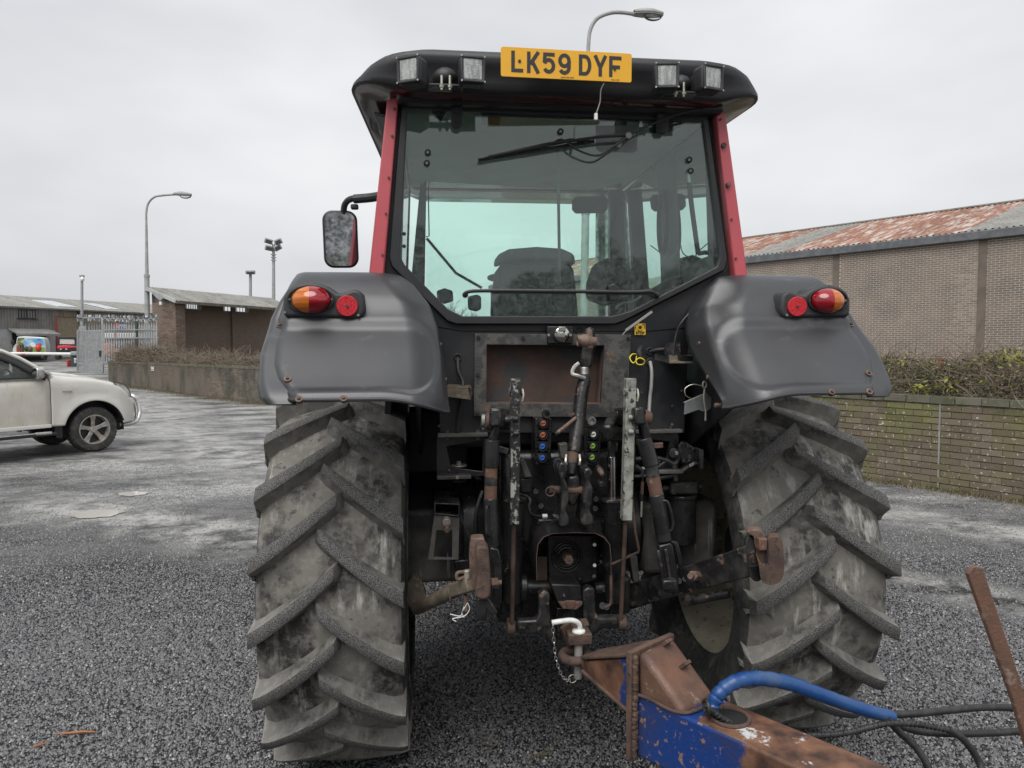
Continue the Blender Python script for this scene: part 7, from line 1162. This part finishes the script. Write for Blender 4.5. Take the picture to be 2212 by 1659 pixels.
def hedge(name, label, A0, A1, depth_dir, depth, zb, zt, nl, nt_, s0, s1, slots, mats, tw, tl, tr, lean=V((0, 0, 0)), spill=0, cat='bush', bump=1.0):
    t = thing(name, label, cat, V((*(A0+A1).xy/2, zb)))
    def fn():
        u = random.random(); w = random.random(); top = zb+(zt-zb)*(.72+.28*noise.noise((u*9*bump, zb, 1))+.15*noise.noise((u*25*bump, 3, 1))); z = zb+(top-zb)*random.random()**.75
        k = math.sin(math.pi*min(1, .12+.85*(z-zb)/(zt-zb))); p = A0.lerp(A1, u)+depth_dir*depth*(w*k+(1-k)*.3); return V((p.x, p.y, z-(spill*random.random() if w < .15 else 0)))
    m = MB(); leaf_quads(m, nl, fn, s0, s1, slots); m.obj('foliage', mats, t, smooth=0, kind='stuff'); m = MB(); twigs(m, nt_, fn, tl[0], tl[1], tr, lean); m.obj('twigs', tw, t, smooth=0, kind='stuff'); return t
HU = RO+re*3.0-rn*.12; mats4 = ['leaf_dark', 'leaf_green', 'leaf_yellow', 'leaf_red', 'dead_stem']
HR = []
HR.append(hedge('hedge', 'tangled brown bush with few leaves on the right wall, nearest the tractor', RO+re*4-rn*.1, RO+re*9.4-rn*.1, -rn, .9, 1.10, 1.88, 9500, 3000, .012, .035, [0, 1, 1, 1, 4, 2], mats4, 'twig', (.15, .6), .0045, spill=.1, bump=.6))
HR.append(hedge('hedge', 'tangled bush with yellow green shoots on the right wall, furthest right', RO+re*9.3-rn*.1, RO+re*13-rn*.1, -rn, .9, 1.10, 1.93, 8500, 2600, .012, .036, [0, 1, 1, 1, 4, 2, 2], mats4, 'twig', (.15, .6), .0045, spill=.12, bump=.6))
for px, py, mt, n, s in ((1985, 838, 2, 26, .035), (2040, 832, 2, 20, .035), (2015, 822, 1, 20, .03), (2030, 775, 3, 9, .022), (2180, 765, 2, 34, .035), (2205, 770, 2, 20, .035), (1950, 770, 2, 16, .03)):
    u, z = plane_uv(px, py, RO-rn*.05, re); c = RO-rn*.02+re*u; m = MB(); leaf_quads(m, n, lambda: V((c.x+random.gauss(0, .06), c.y+random.gauss(0, .06), z+random.gauss(0, .05))), s*.7, s*1.2, [0])
    m.tube([V((c.x, c.y, z-.12)), V((c.x+.02, c.y, z))], .003, 4, 0); sh = m.obj('leafy_shoot', mats4[mt], HR[0 if px < 2060 else 1], smooth=0); sh['kind'] = 'stuff'; sh['label'] = {2: 'sprig of yellow green leaves', 1: 'sprig of dark green leaves', 3: 'sprig of red leaves'}[mt]
hedge('creeper', 'mound of dead brown creeper on the left wall beside the fence', LA+le*.5-ln*.1, LA+le*5.5-ln*.1, -ln, 1.2, 1.1, 1.95, 900, 3600, .02, .05, [4, 4, 4, 0], mats4, 'dead_stem', (.3, .9), .010, spill=.25, bump=.5)
hedge('creeper', 'straggling dead creeper along the left wall before the brick shelter', LA+le*5-ln*.1, LA+le*(LL-.2)-ln*.1, -ln, 1.0, 1.1, 1.58, 1500, 4200, .02, .05, [4, 4, 1, 0], mats4, 'dead_stem', (.25, .8), .008, spill=.35, bump=.7)
def grass_strip(label, P0_, P1_, out, n, w, h):
    m = MB()
    for _ in range(n):
        p = P0_.lerp(P1_, random.random())+out*abs(random.gauss(0, w)); p = V((p.x, p.y, zg(p.y))); L_ = random.uniform(.3, 1)*h; d = V((random.gauss(0, .5), random.gauss(0, .5), 1)).normalized(); s = V((random.uniform(-1, 1), random.uniform(-1, 1), 0)).normalized()*.006; m.add([p-s, p+s, p+d*L_], [(0, 1, 2)])
    o = m.obj('weeds', 'grass_dry', smooth=0, kind='stuff'); tag(o, label, 'weeds')
grass_strip('dry weeds along the foot of the right mossy wall', RO+re*4, RO+re*13, rn, 7000, .10, .08); grass_strip('dry weeds along the foot of the left brick wall', LA, LB, ln, 5000, .28, .10)
def bare_tree(name, label, base, H, seed, r0):
    random.seed(seed); t = thing(name, label, 'tree', base); tr = MB(); br = MB()
    def grow(p, d, L_, r, k, tgt):
        q = p+d*L_; tgt.rev([p, p.lerp(q, .5)+V((random.gauss(0, .04), random.gauss(0, .04), 0))*L_, q], [r, r*.85, r*.7], 6 if k < 2 else 3, caps=False)
        if k < 6:
            for _ in range(3 if k < 5 else 2): grow(q-d*L_*random.uniform(0, .5), (d+V((random.gauss(0, .5), random.gauss(0, .5), random.gauss(.15, .3)))).normalized(), L_*random.uniform(.6, .82), r*.62, k+1, br)
    grow(V(base), V((0, 0, 1)), H*.28, r0, 0, tr); tr.obj('trunk', 'bark', t); br.obj('crown', 'bark', t, kind='stuff')
bare_tree('bare_tree', 'bare winter tree seen through the left of the rear window', V((*DP(975, 700, 55).xy, .6)), 6.5, 4, .11)
bare_tree('bare_tree', 'leafless tree standing behind the photographer in the hedge row', V((-5, -16, 0)), 8, 9, .14)
random.seed(2); hedge('rear_hedge', 'dark evergreen hedge behind the photographer, seen only in mirrors', V((-16, -13, 0)), V((8, -15, 0)), V((0, -1, 0)), 2.2, 0, 5.6, 70000, 1500, .03, .06, [0, 0, 1, 1, 4], mats4, 'twig', (.3, .8), .008, cat='hedge')
# ---- small litter on the gravel
for pts, lab in (([(120, 1592), (150, 1590), (180, 1587), (208, 1588)], 'long orange dead leaf blade on the gravel'), ([(68, 1622), (85, 1616), (105, 1610)], 'shorter orange leaf blade nearer the corner')): 
    m = MB(); q = [G(*p)+V((0, 0, .016)) for p in pts]; m.rev(q, [.002]+[.006]*(len(q)-2)+[.002], 5); tag(m.obj('dead_leaf', 'dead_leaf'), lab, 'leaf')
for px, py, lab in ((1060, 1608, 'twist of straw on the dark gravel under the tractor'), (1180, 1640, 'thin straw lying near the bottom edge of the gravel')):
    m = MB(); c = G(px, py)+V((0, 0, .014))
    for _ in range(5): m.tube([c+V((random.gauss(0, .03), random.gauss(0, .03), 0)), c+V((random.gauss(0, .03), random.gauss(0, .03), .01)), c+V((random.gauss(0, .05), random.gauss(0, .05), 0))], .0012, 4)
    tag(m.obj('straw', 'grass_dry'), lab, 'straw')
bpy.context.view_layer.update()
